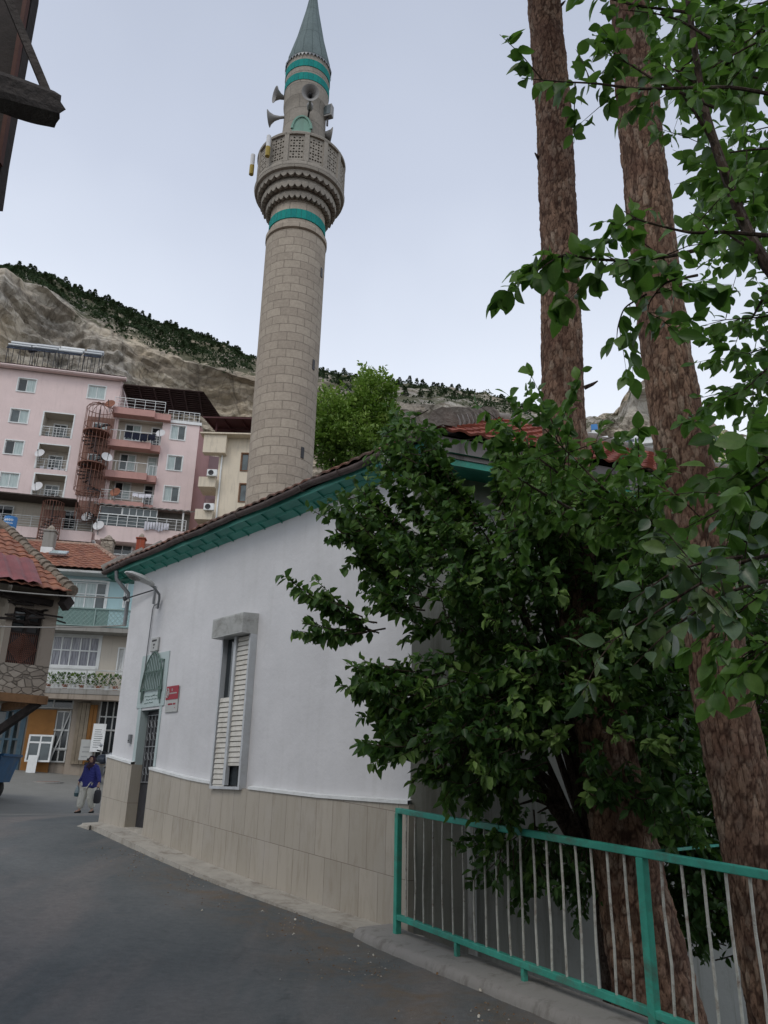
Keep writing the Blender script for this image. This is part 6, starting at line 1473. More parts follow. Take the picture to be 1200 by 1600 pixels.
# two tall pine trunks in the yard
def pine(lab, spec, d, base_z, stubs):
    pts = []; rad = []
    for px, py, wpx in spec:
        p = at(px, py, d); pts.append(p); rad.append(wpx / 2 * mpp(p))
    t = thing('pine_tree', lab, 'tree', (pts[0].x, pts[0].y, base_z)); TM[t.name] = Matrix.Translation((pts[0].x, pts[0].y, base_z))
    p0 = pts[0]; pts = [Vector((p0.x + .02, p0.y, base_z - .3)), Vector((p0.x, p0.y, (base_z + p0.z) / 2))] + pts; rad = [rad[0] * 1.35, rad[0] * 1.08] + rad
    dirn = (pts[-1] - pts[-3]).normalized(); pts += [pts[-1] + dirn * 2, pts[-1] + dirn * 5]; rad += [rad[-1] * .92, rad[-1] * .8]
    # resample
    P2 = []; R2 = []; 
    for i in range(len(pts) - 1):
        n = max(1, int((pts[i+1] - pts[i]).length / .02))
        for k in range(n): u = k / n; P2.append(pts[i].lerp(pts[i+1], u)); R2.append(rad[i] + (rad[i+1] - rad[i]) * u)
    for _ in range(40): P2 = [P2[0]] + [(P2[i-1] + P2[i] * 2 + P2[i+1]) / 4 for i in range(1, len(P2) - 1)] + [P2[-1]]
    N = 150
    tb = MB(); pv = []; cvv = []
    def rf(i, k, p):
        an = 2 * math.pi * k / N; cx_, sx_ = math.cos(an) * .19, math.sin(an) * .19
        q = Vector((cx_, sx_, p.z)); w_ = Vector((noise.noise(q * 9), noise.noise(q * 9 + Vector((5, 0, 0))), noise.noise(q * 9 + Vector((0, 7, 0))))) * .022
        dd, pp = noise.voronoi(Vector(((cx_ + w_.x) * 27, (sx_ + w_.y) * 27, (p.z + w_.z * 1.8) * 8.5)))
        ed = min(1, (dd[1] - dd[0]) / .35); idr = (math.sin(pp[0].x * 12.9 + pp[0].y * 78.2 + pp[0].z * 37.7) * 43758.5) % 1.0
        pv.append(idr); cvv.append(ed)
        return 1 + .05 * noise.noise(q * 2.2) + .045 * noise.noise(q * 6) + .05 * (ed ** .6 - .5) * (.5 + idr) + .03 * noise.noise(q * 30)
    tb.tube(P2, R2, N, rf=rf); to = tb.build('trunk', BARK, t, smooth='all')
    for an_, vals in (('plate', pv), ('crack', cvv)):
        aa = to.data.attributes.new(an_, 'FLOAT', 'POINT'); aa.data.foreach_set('value', vals)
    m = MB()
    for px, py, side_, ln in stubs:
        a = at(px, py, d - .05); m.tube([a, a + Vector((side_ * ln * .6, -.04, .02)), a + Vector((side_ * ln, -.05, .05))], [.022, .016, .006], 6)
    m.build('dead_stub', BARK2, t)
    top = P2[-1] + dirn * 6; MB().tube([P2[-1], top], [R2[-1], .05], 10).build('upper_trunk', BARK, t); L_ = Leaves()   # unseen crown added above the picture, offset towards the camera to shade the yard
    for i in range(700):
        q = rv(); c_ = Vector((top.x + .6, top.y - 2.8, 13.0)) + Vector((q.x * 3.6, q.y * 3.0, q.z * 1.6)) * random.random() ** .4
        for k in range(14): w_ = rv(); L_.add(c_ + w_ * .25, w_, rv(), rnd(.2, .4))
    L_.build('crown', NEEDLE, t, wid=.5); return t
pine('tall bare pine trunk with reddish scaly bark, left of the two in the yard',
     [(1035, 1600, 138), (985, 1380, 104), (955, 1200, 86), (915, 1000, 76), (895, 850, 70), (880, 640, 66), (875, 400, 57), (866, 190, 54), (850, 0, 50), (842, -90, 49)], 6.9, -1.05, [(913, 606, 1, .12), (873, 12, 1, .07), (838, 100, -1, .05), (843, 250, -1, .06)])
pine('tall bare pine trunk with reddish scaly bark, right of the two in the yard',
     [(1228, 1600, 108), (1195, 1420, 100), (1163, 1250, 92), (1128, 1080, 88), (1100, 900, 86), (1078, 770, 84), (1047, 600, 75), (1020, 380, 68), (1000, 200, 64), (984, 0, 58), (977, -90, 56)], 5.75, -1.05, [(1052, 748, -1, .2), (1050, 80, 1, .1)])
# dark plum tree in front of the side wall
PB = Vector((2.0, 7.4, -1.05)); tr_ = thing('plum_tree', 'dark leafy plum tree spreading from the yard over the corner of the mosque', 'tree', PB); TM[tr_.name] = Matrix.Translation(PB)
LV = Leaves(); TW = MB(); LM = MB()
cen = Vector((2.1, 7.2, 1.8))
def limb(px, py, d, r=.04):
    q = at(px, py, d); a = PB + Vector((0, 0, 1.7)); mid = a.lerp(q, .5) + Vector((0, 0, .35)); LM.tube([a, a.lerp(mid, .5), mid, mid.lerp(q, .5) + Vector((0, 0, .06)), q], [r * 1.0, r * .8, r * .6, r * .35, r * .15], 7)
LM.tube([PB, PB + Vector((.04, 0, .9)), PB + Vector((0, 0, 1.7)), PB + Vector((-.1, .0, 2.6)), PB + Vector((.1, 0, 3.6))], [.14, .12, .10, .07, .03], 10)
# leading sprays drawn out past the crown: (tip, root)
LEAD = [((452, 905), (600, 985), 6.3), ((458, 985), (600, 990), 6.3), ((505, 790), (640, 850), 6.4), ((520, 840), (620, 830), 6.3), ((533, 890), (600, 830), 6.4), ((560, 850), (640, 930), 6.4), ((600, 745), (690, 850), 6.5), ((560, 760), (640, 840), 6.5),
        ((620, 655), (760, 840), 6.6), ((650, 665), (760, 820), 6.5), ((600, 690), (700, 780), 6.6), ((668, 700), (780, 860), 6.5), ((545, 1040), (660, 1060), 6.3), ((530, 1070), (650, 1080), 6.2), ((560, 1120), (660, 1100), 6.3), ((560, 1165), (680, 1150), 6.3), ((640, 1225), (720, 1170), 6.3), ((700, 1270), (730, 1150), 6.4), ((470, 925), (590, 970), 6.2), ((630, 1000), (700, 960), 6.5),
        ((772, 668), (805, 800), 6.3), ((795, 672), (830, 810), 6.2), ((785, 720), (805, 840), 6.3), ((850, 690), (870, 820), 6.2), ((905, 705), (905, 820), 6.1), ((945, 750), (930, 860), 6.0), ((740, 1280), (770, 1180), 6.6), ((800, 1300), (790, 1180), 6.6), ((830, 1380), (840, 1270), 6.8), ((760, 1330), (800, 1260), 6.8), ((850, 1240), (800, 1200), 6.7), ((700, 830), (780, 880), 6.3), ((580, 930), (660, 950), 6.3)]
for tp, rt_, d in LEAD:
    a = at(rt_[0], rt_[1], d + .25); b = at(tp[0], tp[1], d)
    for k in range(6):
        u = rnd(0, .5) if k else 0; aa = a.lerp(b, u) + rv() * .05; bb_ = b + rv() * (.20 if k else .0) * (b - a).length * .8
        if k: bb_ = aa.lerp(bb_, rnd(.5, .9))
        spray(LV, TW, aa, bb_, .016, .084, .05, .008, .5)
    if rt_[0] > 690: limb(rt_[0], rt_[1], d + .25)
POLY = [(560, 780), (610, 720), (640, 690), (690, 760), (750, 790), (790, 730), (850, 720), (930, 770), (1010, 790), (1070, 850), (1100, 1000), (1090, 1150), (1110, 1320), (1040, 1330), (1000, 1270), (925, 1250), (905, 1165), (850, 1160), (810, 1230), (740, 1250), (690, 1220), (640, 1190), (590, 1160), (620, 1110), (580, 1080), (580, 1040), (660, 1030), (700, 1010), (650, 960), (600, 960), (560, 930), (600, 900), (590, 860), (560, 820)]
HOLE = [(670, 970), (700, 965), (720, 1010), (690, 1030), (660, 1020)]
H2_ = [(685, 735), (780, 740), (800, 800), (750, 825), (705, 790)]; H3_ = [(570, 740), (635, 735), (700, 830), (660, 850), (600, 800)]
def gap(x, y): return (poly_in(x, y, H2_) or poly_in(x, y, H3_)) and random.random() < .93 or (862 < x < 925 and y < 730) or (730 < x < 860 and 680 < y < 735 and random.random() < .5)
cnt = 0
while cnt < 1420:
    x, y = samp(POLY)
    if gap(x, y): continue
    if poly_in(x, y, HOLE) and random.random() < .9: continue
    edge = sum(poly_in(x + dx, y + dy, POLY) for dx, dy in ((40, 0), (-40, 0), (0, 40), (0, -40)))
    if edge < 4 and random.random() < .35: continue
    cl = noise.noise(Vector((x * .011, y * .011, 4)))
    if cl < -.15 and random.random() < .65: continue
    d = rnd(5.9, 8.0) if edge == 4 else rnd(6.1, 7.2)
    if x > 880: d = rnd(6.0, 8.3)
    q = at(x, y, d); out = (q - cen); out.z *= .6; out = (out.normalized() + rv() * .55 + Vector((0, -.15, .15 if y < 1000 else -.15))).normalized(); ln = rnd(.22, .48)
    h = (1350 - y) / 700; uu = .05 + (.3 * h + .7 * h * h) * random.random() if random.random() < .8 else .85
    spray(LV, TW, q - out * ln * .5, q + out * ln * .5, .020, .088, .08, .006, .5, u=uu); cnt += 1
for P_, n_, d0, d1, ulo in ([(592, 700), (618, 650), (665, 655), (700, 720), (760, 790), (740, 850), (690, 850), (640, 790)], 95, 6.2, 6.9, .25), ([(775, 715), (800, 690), (860, 700), (905, 730), (960, 765), (1010, 790), (960, 840), (860, 840), (800, 830)], 125, 5.6, 6.6, .55), ([(500, 800), (560, 760), (640, 770), (680, 840), (620, 880), (560, 860)], 30, 6.2, 6.7, .2):
    for i in range(n_):
        x, y = samp(P_)
        if gap(x, y): continue
        q = at(x, y, rnd(d0, d1)); o_ = (rv() * .8 + Vector((-.2, -.2, .5))).normalized(); ln = rnd(.2, .42); spray(LV, TW, q - o_ * ln * .5, q + o_ * ln * .5, .02, .078, .06, .006, .45, u=rnd(ulo, min(1, ulo + .4)))
# lower hanging leaves seen through the railing
for i in range(95):
    x, y = samp([(735, 1290), (900, 1300), (1000, 1310), (930, 1400), (870, 1370), (820, 1390), (760, 1350)]); q = at(x, y, rnd(6.8, 7.8)); o_ = (rv() + Vector((-.3, 0, -.5))).normalized(); spray(LV, TW, q, q + o_ * .3, .02, .075, .1, .005, .5, u=.15)
for x, y in ((1020, 1160), (965, 1145), (895, 1060), (870, 1145), (660, 1070), (1045, 1168), (820, 1060), (745, 1190)):
    q = at(x, y, 5.9); 
    for k in range(3): o_ = (rv() + Vector((.0, -.6, .3))).normalized(); spray(LV, TW, q - o_ * .1, q + o_ * .06, .02, .075, .05, .004, .3, u=1.0)
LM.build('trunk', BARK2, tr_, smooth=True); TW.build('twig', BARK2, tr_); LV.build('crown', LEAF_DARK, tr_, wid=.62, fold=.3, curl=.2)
print('plum leaves', len(LV.P))
# broad bushy shrub deeper in the yard, closing the dark behind the trunks
t = thing('yard_shrub', 'dark evergreen shrub deep in the yard behind the pine trunks', 'shrub', (3.6, 7.6, -1.05)); TM[t.name] = Matrix.Translation((3.6, 7.6, -1.05)); L_ = Leaves(); B = MB()
for i in range(900):
    x, y = samp([(880, 820), (1000, 800), (1080, 840), (1210, 880), (1210, 1500), (1130, 1480), (1050, 1440), (1010, 1330), (900, 1150), (860, 950)]); d = rnd(7.6, 9.0)
    if 1040 < x < 1100 and 1120 < y < 1260 and random.random() < .3: continue
    q = at(x, y, d); o_ = (rv() + Vector((0, -.3, .2))).normalized(); spray(L_, B, q - o_ * .25, q + o_ * .25, .022, .085, .08, .006, .4, u=rnd(0, .35))
for k in range(9): q = at(rnd(900, 1200), rnd(850, 1200), 8.3); B.tube([Vector((3.6, 7.6, -1.05)), Vector((3.6, 7.6, -1.05)).lerp(q, .5) + Vector((0, 0, .4)), q], [.02, .015, .008], 6)
B.build('stem', BARK2, t); L_.build('foliage', LEAF_DARK, t, wid=.62)
# weeds at the foot of the wall and in the yard
def weed(px, py, d, lab, n=60, h=.4, z=None):
    q = at(px, py, d); z0 = ground_z(q.x, q.y) if z is None else z; t = thing('weed', lab, 'plant', (q.x, q.y, z0), 0, 'weeds in the yard'); TM[t.name] = Matrix.Translation((q.x, q.y, z0)); L_ = Leaves(); B = MB()
    for i in range(max(4, n // 10)): dd = rv(); dd.z = abs(dd.z) + .8; dd.normalize(); b = Vector((q.x, q.y, z0)); spray(L_, B, b, b + dd * h * rnd(.5, 1.1), .03, .07, -.1, .004, .2)
    B.build('stem', BARK2, t); L_.build('foliage', LEAF_DARK, t)
weed(652, 1450, 8.1, 'small dark weed behind the first bars of the railing', 70, .55, -.35); weed(690, 1470, 7.9, 'thin weed against the foot of the white downpipe', 30, .4, -.35); weed(1175, 1585, 5.9, 'pale weeds in the yard at the lower right corner', 90, .5); weed(1090, 1560, 7.2, 'tuft of weeds beyond the right pine trunk', 70, .45)
# large-leaved quince branches reaching in from the right
QB = Vector((3.3, 1.9, -1.05)); qt = thing('quince_tree', 'large-leaved quince tree reaching in from the right edge in front of the pine trunks', 'tree', QB); TM[qt.name] = Matrix.Translation(QB)
LQ = Leaves(); BQ = MB(); BR = MB(); LP = Leaves()
BR.tube([QB, QB + Vector((0, .1, 1.5)), QB + Vector((-.1, .3, 3.0)), QB + Vector((-.2, .5, 4.2))], [.11, .09, .07, .04], 9)
def branch(pl, r, sp, L, LVs=None, sub=0, start=0, u=None, droop=.5):
    """pl: [(px,py,d)...] from root to tip"""
    LVs = LVs or LQ; P_ = [at(*p) for p in pl]; pts = []
    for i in range(len(P_) - 1):
        for k in range(8): pts.append(P_[i].lerp(P_[i+1], k / 8))
    pts.append(P_[-1])
    for _ in range(5): pts = [pts[0]] + [(pts[i-1] + 2 * pts[i] + pts[i+1]) / 4 for i in range(1, len(pts) - 1)] + [pts[-1]]
    n = len(pts); BQ.tube(pts, [r * (1 - .8 * i / (n - 1)) for i in range(n)], 6)
    tot = sum((pts[i+1] - pts[i]).length for i in range(n - 1)); k = int(tot * (1 - start) / sp)
    for i in range(k):
        t_ = start + (1 - start) * (i + rnd(0, .6)) / k; f = min(n - 1.001, t_ * (n - 1)); j = int(f); p = pts[j].lerp(pts[j+1], f - j); tg = (pts[j+1] - pts[j]).normalized(); q = rv(); q = (q - tg * q.dot(tg)).normalized()
        dr = (tg * rnd(.1, .9) + q + Vector((0, 0, -droop))).normalized(); pe = p + dr * .012; LVs.add(pe, dr, (rv() * .8 + Vector((-.1, -.5, .6))).normalized(), L * rnd(.65, 1.2), u)
    for s_ in range(sub):
        t_ = rnd(.15, .95); j = int(t_ * (n - 2)); p = pts[j]; tg = (pts[j+1] - pts[j]).normalized(); q = (rv() + tg * .6 + Vector((0, 0, -.1))).normalized(); e_ = p + q * rnd(.12, .3) * (pl[0][2] / 2.6)
        m_ = p.lerp(e_, .5) + Vector((0, 0, .015)); BQ.tube([p, m_, e_], [r * .35, r * .25, r * .12], 4)
        for i in range(int((e_ - p).length / sp)):
            u_ = rnd(.2, 1); pp = p.lerp(e_, u_); w_ = rv(); LVs.add(pp, (q * rnd(.2, 1) + w_ + Vector((0, 0, -droop))).normalized(), (rv() * .8 + Vector((-.1, -.5, .6))).normalized(), L * rnd(.6, 1.15), u)
# upper left-reaching branches
branch([(1330, 560, 2.9), (1180, 400, 2.8), (1100, 180, 2.8), (1075, 0, 2.8), (1060, -80, 2.8)], .028, .03, .075, sub=10, start=.3)
branch([(1220, 150, 2.6), (1140, 135, 2.5), (1000, 140, 2.4), (930, 130, 2.4), (880, 128, 2.4), (815, 122, 2.35)], .008, .021, .075, sub=9, start=.35)
branch([(1120, 170, 2.6), (1030, 130, 2.45), (960, 85, 2.4), (935, 60, 2.4)], .007, .022, .075, sub=5, start=.3)
branch([(1230, 370, 2.6), (1130, 362, 2.5), (1080, 365, 2.45), (1000, 345, 2.4), (975, 330, 2.4)], .008, .025, .07, sub=5, start=.3)
branch([(1130, 380, 2.5), (1060, 398, 2.4), (990, 408, 2.35), (920, 405, 2.3), (880, 395, 2.3), (830, 430, 2.3)], .008, .016, .085, sub=9, start=.25)
branch([(1010, 460, 2.4), (975, 480, 2.35), (965, 510, 2.35), (963, 540, 2.35)], .004, .03, .07, sub=2, start=.1)
branch([(1090, 430, 2.45), (1040, 440, 2.4), (1015, 470, 2.4), (1010, 500, 2.4)], .005, .022, .085, sub=5, start=.1)
branch([(1080, 20, 2.5), (1000, 10, 2.4), (940, -5, 2.4), (900, -20, 2.4)], .007, .024, .075, sub=6, start=.1)
branch([(1110, 60, 2.5), (1060, 30, 2.45), (1020, 20, 2.4), (970, 15, 2.4)], .006, .03, .07, sub=3, start=.2)
# right mass
for i in range(23):
    y = rnd(-20, 900); x1 = 1105 + 60 * noise.noise(Vector((y * .012, 3, 0))) + (rnd(-35, 60)); d = rnd(2.6, 4.2)
    if y > 520: x1 += 40
    branch([(1290, y - rnd(-60, 120), d + .1), (1220, y - rnd(-30, 60), d), (x1 + 30, y, d), (x1, y + rnd(-10, 40), d)], .008, .029, .09 if d < 3.2 else .1, sub=6, start=.1, u=None)
for i in range(9):
    y = rnd(80, 620); d = rnd(4.0, 5.2); x1 = rnd(1085, 1150); branch([(1290, y - 40, d), (1200, y - 20, d), (x1, y + rnd(-20, 30), d)], .008, .03, .08, sub=8, start=.1)
# lower paler cluster across the right trunk
for pl in ([(1230, 860, 2.2), (1150, 880, 2.15), (1080, 920, 2.1), (1020, 960, 2.1), (960, 1000, 2.1), (905, 1020, 2.1)], [(1230, 900, 2.3), (1150, 920, 2.2), (1080, 960, 2.15), (1040, 990, 2.1), (990, 1040, 2.1)], [(1160, 870, 2.2), (1090, 880, 2.15), (1040, 900, 2.1), (1000, 930, 2.1)]):
    branch(pl, .006, .026, .068, LP, sub=4, start=.3, u=None)
for pl in ([(1260, 700, 2.9), (1180, 760, 2.8), (1120, 800, 2.7), (1060, 830, 2.7)], [(1260, 900, 2.8), (1190, 930, 2.7), (1150, 960, 2.7), (1110, 1000, 2.7)], [(1260, 800, 3.0), (1190, 830, 2.9), (1140, 860, 2.9)], [(1260, 980, 2.8), (1200, 1000, 2.7), (1160, 1030, 2.7)]):
    branch(pl, .007, .022, .075, LQ, sub=8, start=.1, u=None)
for pl in ([(1060, 880, 4.4), (980, 800, 4.2), (900, 720, 4.2), (850, 670, 4.2)], [(1100, 900, 4.3), (1020, 850, 4.2), (960, 800, 4.2), (925, 765, 4.2)], [(980, 820, 4.4), (900, 760, 4.3), (820, 700, 4.3), (780, 650, 4.3)], [(1100, 880, 4.2), (1020, 820, 4.1), (985, 790, 4.1)], [(900, 800, 4.6), (830, 760, 4.5), (785, 730, 4.5)]):
    branch(pl, .010, .022, .085, LQ, sub=12, start=.15)
BR.build('trunk', BARK2, qt, smooth=True); BQ.build('branch', BARK2, qt, smooth=True); LQ.build('foliage', LEAF_BIG, qt, st=STB, wid=.66, fold=.22, curl=.22); LP.build('foliage', LEAF_PALE, qt, st=STB, wid=.62, fold=.2, curl=.2, lab='grey-green leaves of the lowest branches')
print('quince leaves', len(LQ.P), len(LP.P))
# ------------------------------------------------------------------ old timber eave overhead at the left
te = thing('timber_eave', 'dark old timber eave with weathered beam end overhead at the top left corner', 'eave', at(0, 140, 3.4)); o0 = Vector(te.location)
def W3(px, py, d): return at(px, py, d)
m = MB(); a, b, c_, e_ = W3(55, -60, 3.4), W3(50, 0, 3.4), W3(2, 262, 3.4), W3(-8, 330, 3.4)
bk = Vector((-2.2, .1, .1)); m.add([a, b, c_, e_, e_ + bk, c_ + bk, b + bk, a + bk], [(0, 1, 6, 7), (1, 2, 5, 6), (2, 3, 4, 5)]); up_ = Vector((0, .06, .05)); nv = [Vector(v) + up_ for v in m.v[:8]]; m.add(nv, [(7, 6, 1, 0), (6, 5, 2, 1), (5, 4, 3, 2)])
m.add([a, b, c_, e_] + nv[:4], [(0, 4, 5, 1), (1, 5, 6, 2), (2, 6, 7, 3)]); m.build('soffit_board', DWOOD, te)
m = MB(); m.bar(a + Vector((.0, -.02, 0)), c_ + Vector((0, -.02, 0)), .02, .03); m.build('edge_board', M('red_brown_edge', (.09, .03, .02), .7, .3), te)
m = MB(); P0, P_1 = W3(-90, 118, 3.1), W3(88, 172, 3.15); n = 18; vs = []; N = 14
for i in range(n + 1):
    u = i / n; c0 = P0.lerp(P_1, u); t_ = (P_1 - P0).normalized(); sd_ = t_.cross(Vector((0, 0, 1))).normalized(); uu = sd_.cross(t_)
    for k in range(N):
        an = 2 * math.pi * k / N; cx_ = max(-1, min(1, 1.35 * math.cos(an))) * .06; cz_ = max(-1, min(1, 1.35 * math.sin(an))) * (.075 - .02 * u); jag = noise.noise(Vector((k * .9, 0, 0))) * .05 * (1 if i == n else 0)
        rr_ = 1 + .14 * noise.noise(Vector((u * 3, k * 1.7, 1))) ; vs.append(c0 + sd_ * cx_ * rr_ + uu * cz_ * rr_ + t_ * jag)
m.add(vs, [(i*N+k, i*N+(k+1) % N, (i+1)*N+(k+1) % N, (i+1)*N+k) for i in range(n) for k in range(N)] + [tuple(range(n*N, n*N+N))]); m.build('beam', BEAMW, te)
m = MB(); m.bar(W3(5, -20, 3.25), W3(74, 146, 3.15), .035, .035); m.build('strut', BEAMW, te)
m = MB(); m.bar(W3(-60, 130, 3.5), W3(6, 215, 3.5), .05, .04); m.build('strut', BEAMW, te)
# the houses that stand on the camera's side of the street, outside the picture; the eave above belongs to the first, the second is added to cut skylight
for x0, x1, y0, y1, h, lab in ((-9, -3.7, -7, 3.3, 6.2, 'old plastered house carrying the dark timber eave, left of the street'), (-3.0, 8.5, -13, -7.2, 7.5, 'unseen plastered house added behind the viewpoint to cut skylight')):
    t = thing('street_house', lab, 'house', (x0, y0, -.3)); m = MB(); m.holes(x0, x1, -.3, h, [(x0 + 1 + i * 2.2, x0 + 2 + i * 2.2, 1.2, 2.5) for i in range(int((x1 - x0 - 1.5) / 2.2))], y1, -.15)
    for (xa, ya), (xb, yb) in (((x0, y0), (x0, y1)), ((x1, y0), (x1, y1)), ((x0, y0), (x1, y0))): m.quad((xa, ya, -.3), (xb, yb, -.3), (xb, yb, h), (xa, ya, h))
    m.build('wall', MUD, t); m = MB(); mx, my = (x0 + x1) / 2, (y0 + y1) / 2; m.add([(x0 - .5, y0 - .5, h), (x1 + .4, y0 - .5, h), (x1 + .4, y1 + .4, h), (x0 - .5, y1 + .4, h), (mx, my, h + 1.8)], [(0, 1, 4), (1, 2, 4), (2, 3, 4), (3, 0, 4), (3, 2, 1, 0)]); m.build('roof', TILEO, t)
# ------------------------------------------------------------------ blue trailer with sand
q = at(3, 1179, 27); zq = zr(q.x, q.y)
TF = Fac((q.x - 3.2, q.y - .3), (q.x, q.y + .1)); tb = TF.thing('trailer', 'blue steel trailer heaped with sand at the left edge of the street', 'trailer', 0, 0, zq); TL = TF.L
m = MB(); x0, x1 = 0, TL
def slab(a, b, c, d, t_=.05): m.add([a, b, c, d], [(0, 1, 2, 3)])
z1 = q.z - zq; z0 = z1 - .8
m.add([(x0, 0, z0), (x1 - .18, 0, z0), (x1 - .18, 1.6, z0), (x0, 1.6, z0), (x0, -.12, z1), (x1, -.12, z1), (x1, 1.72, z1), (x0, 1.72, z1)], [(0, 3, 2, 1), (0, 1, 5, 4), (1, 2, 6, 5), (2, 3, 7, 6), (3, 0, 4, 7)])
m.bar((x0, -.14, z1), (x1 + .02, -.14, z1), .07, .07); m.bar((x1 + .02, -.14, z1), (x1 + .02, 1.74, z1), .07, .07)
for i in range(4): x = x0 + .4 + i * .75; m.bar((x, -.03, z0), (x, -.15, z1), .05)
m.bar((x1 - .1, -.08, z0 - .1), (x1 - .02, -.16, z1), .06); m.build('bed', BLUE, tb, local=True)
MB().box(x1 - .75, x1 - .12, -.185, -.176, z1 - .12, z1 - .04).build('reflector_strip', PVCW, tb, local=True)
m = MB(); vs = []; nx_, ny_ = 14, 10
for j in range(ny_ + 1):
    for i in range(nx_ + 1):
        u, v = i / nx_, j / ny_; vs.append((x0 + (x1 - x0 - .04) * u, -.06 + 1.7 * v, z1 - .08 + .85 * (math.sin(math.pi * v) ** .7) * (1 - u ** 1.6) + .03 * noise.noise(Vector((u * 9, v * 6, 0)))))
m.add(vs, [(j*(nx_+1)+i, j*(nx_+1)+i+1, (j+1)*(nx_+1)+i+1, (j+1)*(nx_+1)+i) for j in range(ny_) for i in range(nx_)]); 
sp_ = thing('sand_heap', 'pale sand heaped in the blue trailer', 'sand', TF.W(0, 0, zq), TF.rz); m.build('heap', SAND, sp_, local=True, smooth='all')
for y in (.1, 1.5):
    w_ = MB(); Q = Matrix.Translation((x1 - .7, y - .1, .42)) @ Matrix.Rotation(R(90), 4, 'X'); w_.lathe([(.25, -.12), (.38, -.13), (.42, -.07), (.42, .07), (.38, .13), (.25, .12)], 24, M=Q); wo = w_.build('wheel', RUB, tb, local=True, smooth=True); MB().lathe([(.01, -.05), (.19, -.08), (.2, .08), (.01, .05)], 16, M=Q).build('rim', GREYM, wo, local=True)
MB().bar((.2, .8, z0 - .1), (x1 - .3, .8, z0 - .1), .5, .16).build('chassis', DARKM, tb, local=True)
# ------------------------------------------------------------------ motorbike
q = at(160, 1200, 30.5)
for d in np.arange(22, 34, .1):
    q = at(156, 1207, d)
    if q.z < zr(q.x, q.y): break
BK = thing('motorbike', 'black and grey motorbike parked facing the street by the white notice board', 'motorbike', (q.x, q.y, zr(q.x, q.y)), R(48)); BK.scale = (1.15,) * 3
def wheel(y, nm='wheel'):
    Q = Matrix.Translation((0, y, .31)) @ Matrix.Rotation(R(90), 4, 'Y'); m = MB(); 
    m.tube([Q @ Vector((.26 * math.cos(a), .26 * math.sin(a), 0)) for a in [2 * math.pi * k / 24 for k in range(25)]], .05, 8); w = m.build('wheel', RUB, BK, local=True, smooth=True); m = MB(); m.lathe([(.03, -.04), (.05, -.03), (.05, .03), (.03, .04)], 10, M=Q)
    for k in range(6): an = k * math.pi / 3; m.bar(Q @ Vector((0, 0, 0)), Q @ Vector((.23 * math.cos(an), .23 * math.sin(an), 0)), .02)
    m.build('rim', STEEL, w, local=True)
wheel(-.65); wheel(.62)
m = MB(); 
for s in (-.09, .09): m.tube([(s, -.65, .31), (s, -.42, .98)], .025, 6)
m.build('fork', STEEL, BK, local=True)
m = MB(); m.tube([(-.38, -.28, 1.10), (-.22, -.36, 1.06), (0, -.40, 1.02), (.22, -.36, 1.06), (.38, -.28, 1.10)], .018, 6); m.tube([(-.38, -.28, 1.10), (-.26, -.35, 1.07)], .028, 6); m.tube([(.38, -.28, 1.10), (.26, -.35, 1.07)], .028, 6); m.build('handlebar', DARKM, BK, local=True)
for s in (-1, 1):
    m = MB(); m.tube([(s * .25, -.36, 1.06), (s * .30, -.38, 1.22)], .008, 4); m.lathe([(.01, 0), (.06, .01), (.06, .03), (.01, .04)], 10, (s * .31, -.38, 1.26), M=Matrix.Rotation(R(90), 4, 'X')); m.build('mirror', STEEL, BK, local=True)
m = MB(); m.lathe([(.01, 0), (.09, .01), (.10, .05), (.06, .13), (.01, .15)], 14, M=Matrix.Translation((0, -.60, .93)) @ Matrix.Rotation(R(-90), 4, 'X')); m.build('headlight', STEEL, BK, local=True, smooth=True)
m = MB(); m.lathe([(.01, -.30), (.12, -.24), (.17, 0), (.13, .22), (.01, .30)], 14, M=Matrix.Translation((0, -.10, .82)) @ Matrix.Rotation(R(-85), 4, 'X')); m.build('fuel_tank', M('dark_blue_grey_tank', (.03, .04, .06), .3, .2), BK, local=True, smooth=True)
m = MB(); m.box(-.13, .13, .15, .80, .76, .85); m.box(-.10, .10, .72, .98, .60, .72); m.build('seat', RUB, BK, local=True, bevel=.03)
m = MB(); m.box(-.14, .14, -.22, .2, .28, .58); 
for k in range(5): m.box(-.17, .17, -.2, .02, .40 + k * .05, .42 + k * .05)
m.bar((0, -.4, .9), (0, -.28, .35), .05); m.bar((0, -.28, .35), (0, .3, .35), .06); m.bar((.08, .3, .35), (.08, .7, .72), .03); m.bar((.0, -.35, .85), (0, .5, .75), .05); m.build('engine', GREYM, BK, local=True)
m = MB(); m.tube([(.12, -.2, .40), (.16, .1, .28), (.18, .75, .36)], [.03, .035, .05], 8); m.build('exhaust', STEEL, BK, local=True, smooth=True)
m = MB(); m.add([(-.09, -.98, .36), (.09, -.98, .36), (.1, -.65, .66), (-.1, -.65, .66), (-.09, -.35, .52), (.09, -.35, .52)], [(0, 1, 2, 3), (3, 2, 5, 4)]); m.build('mudguard', DARKM, BK, local=True)
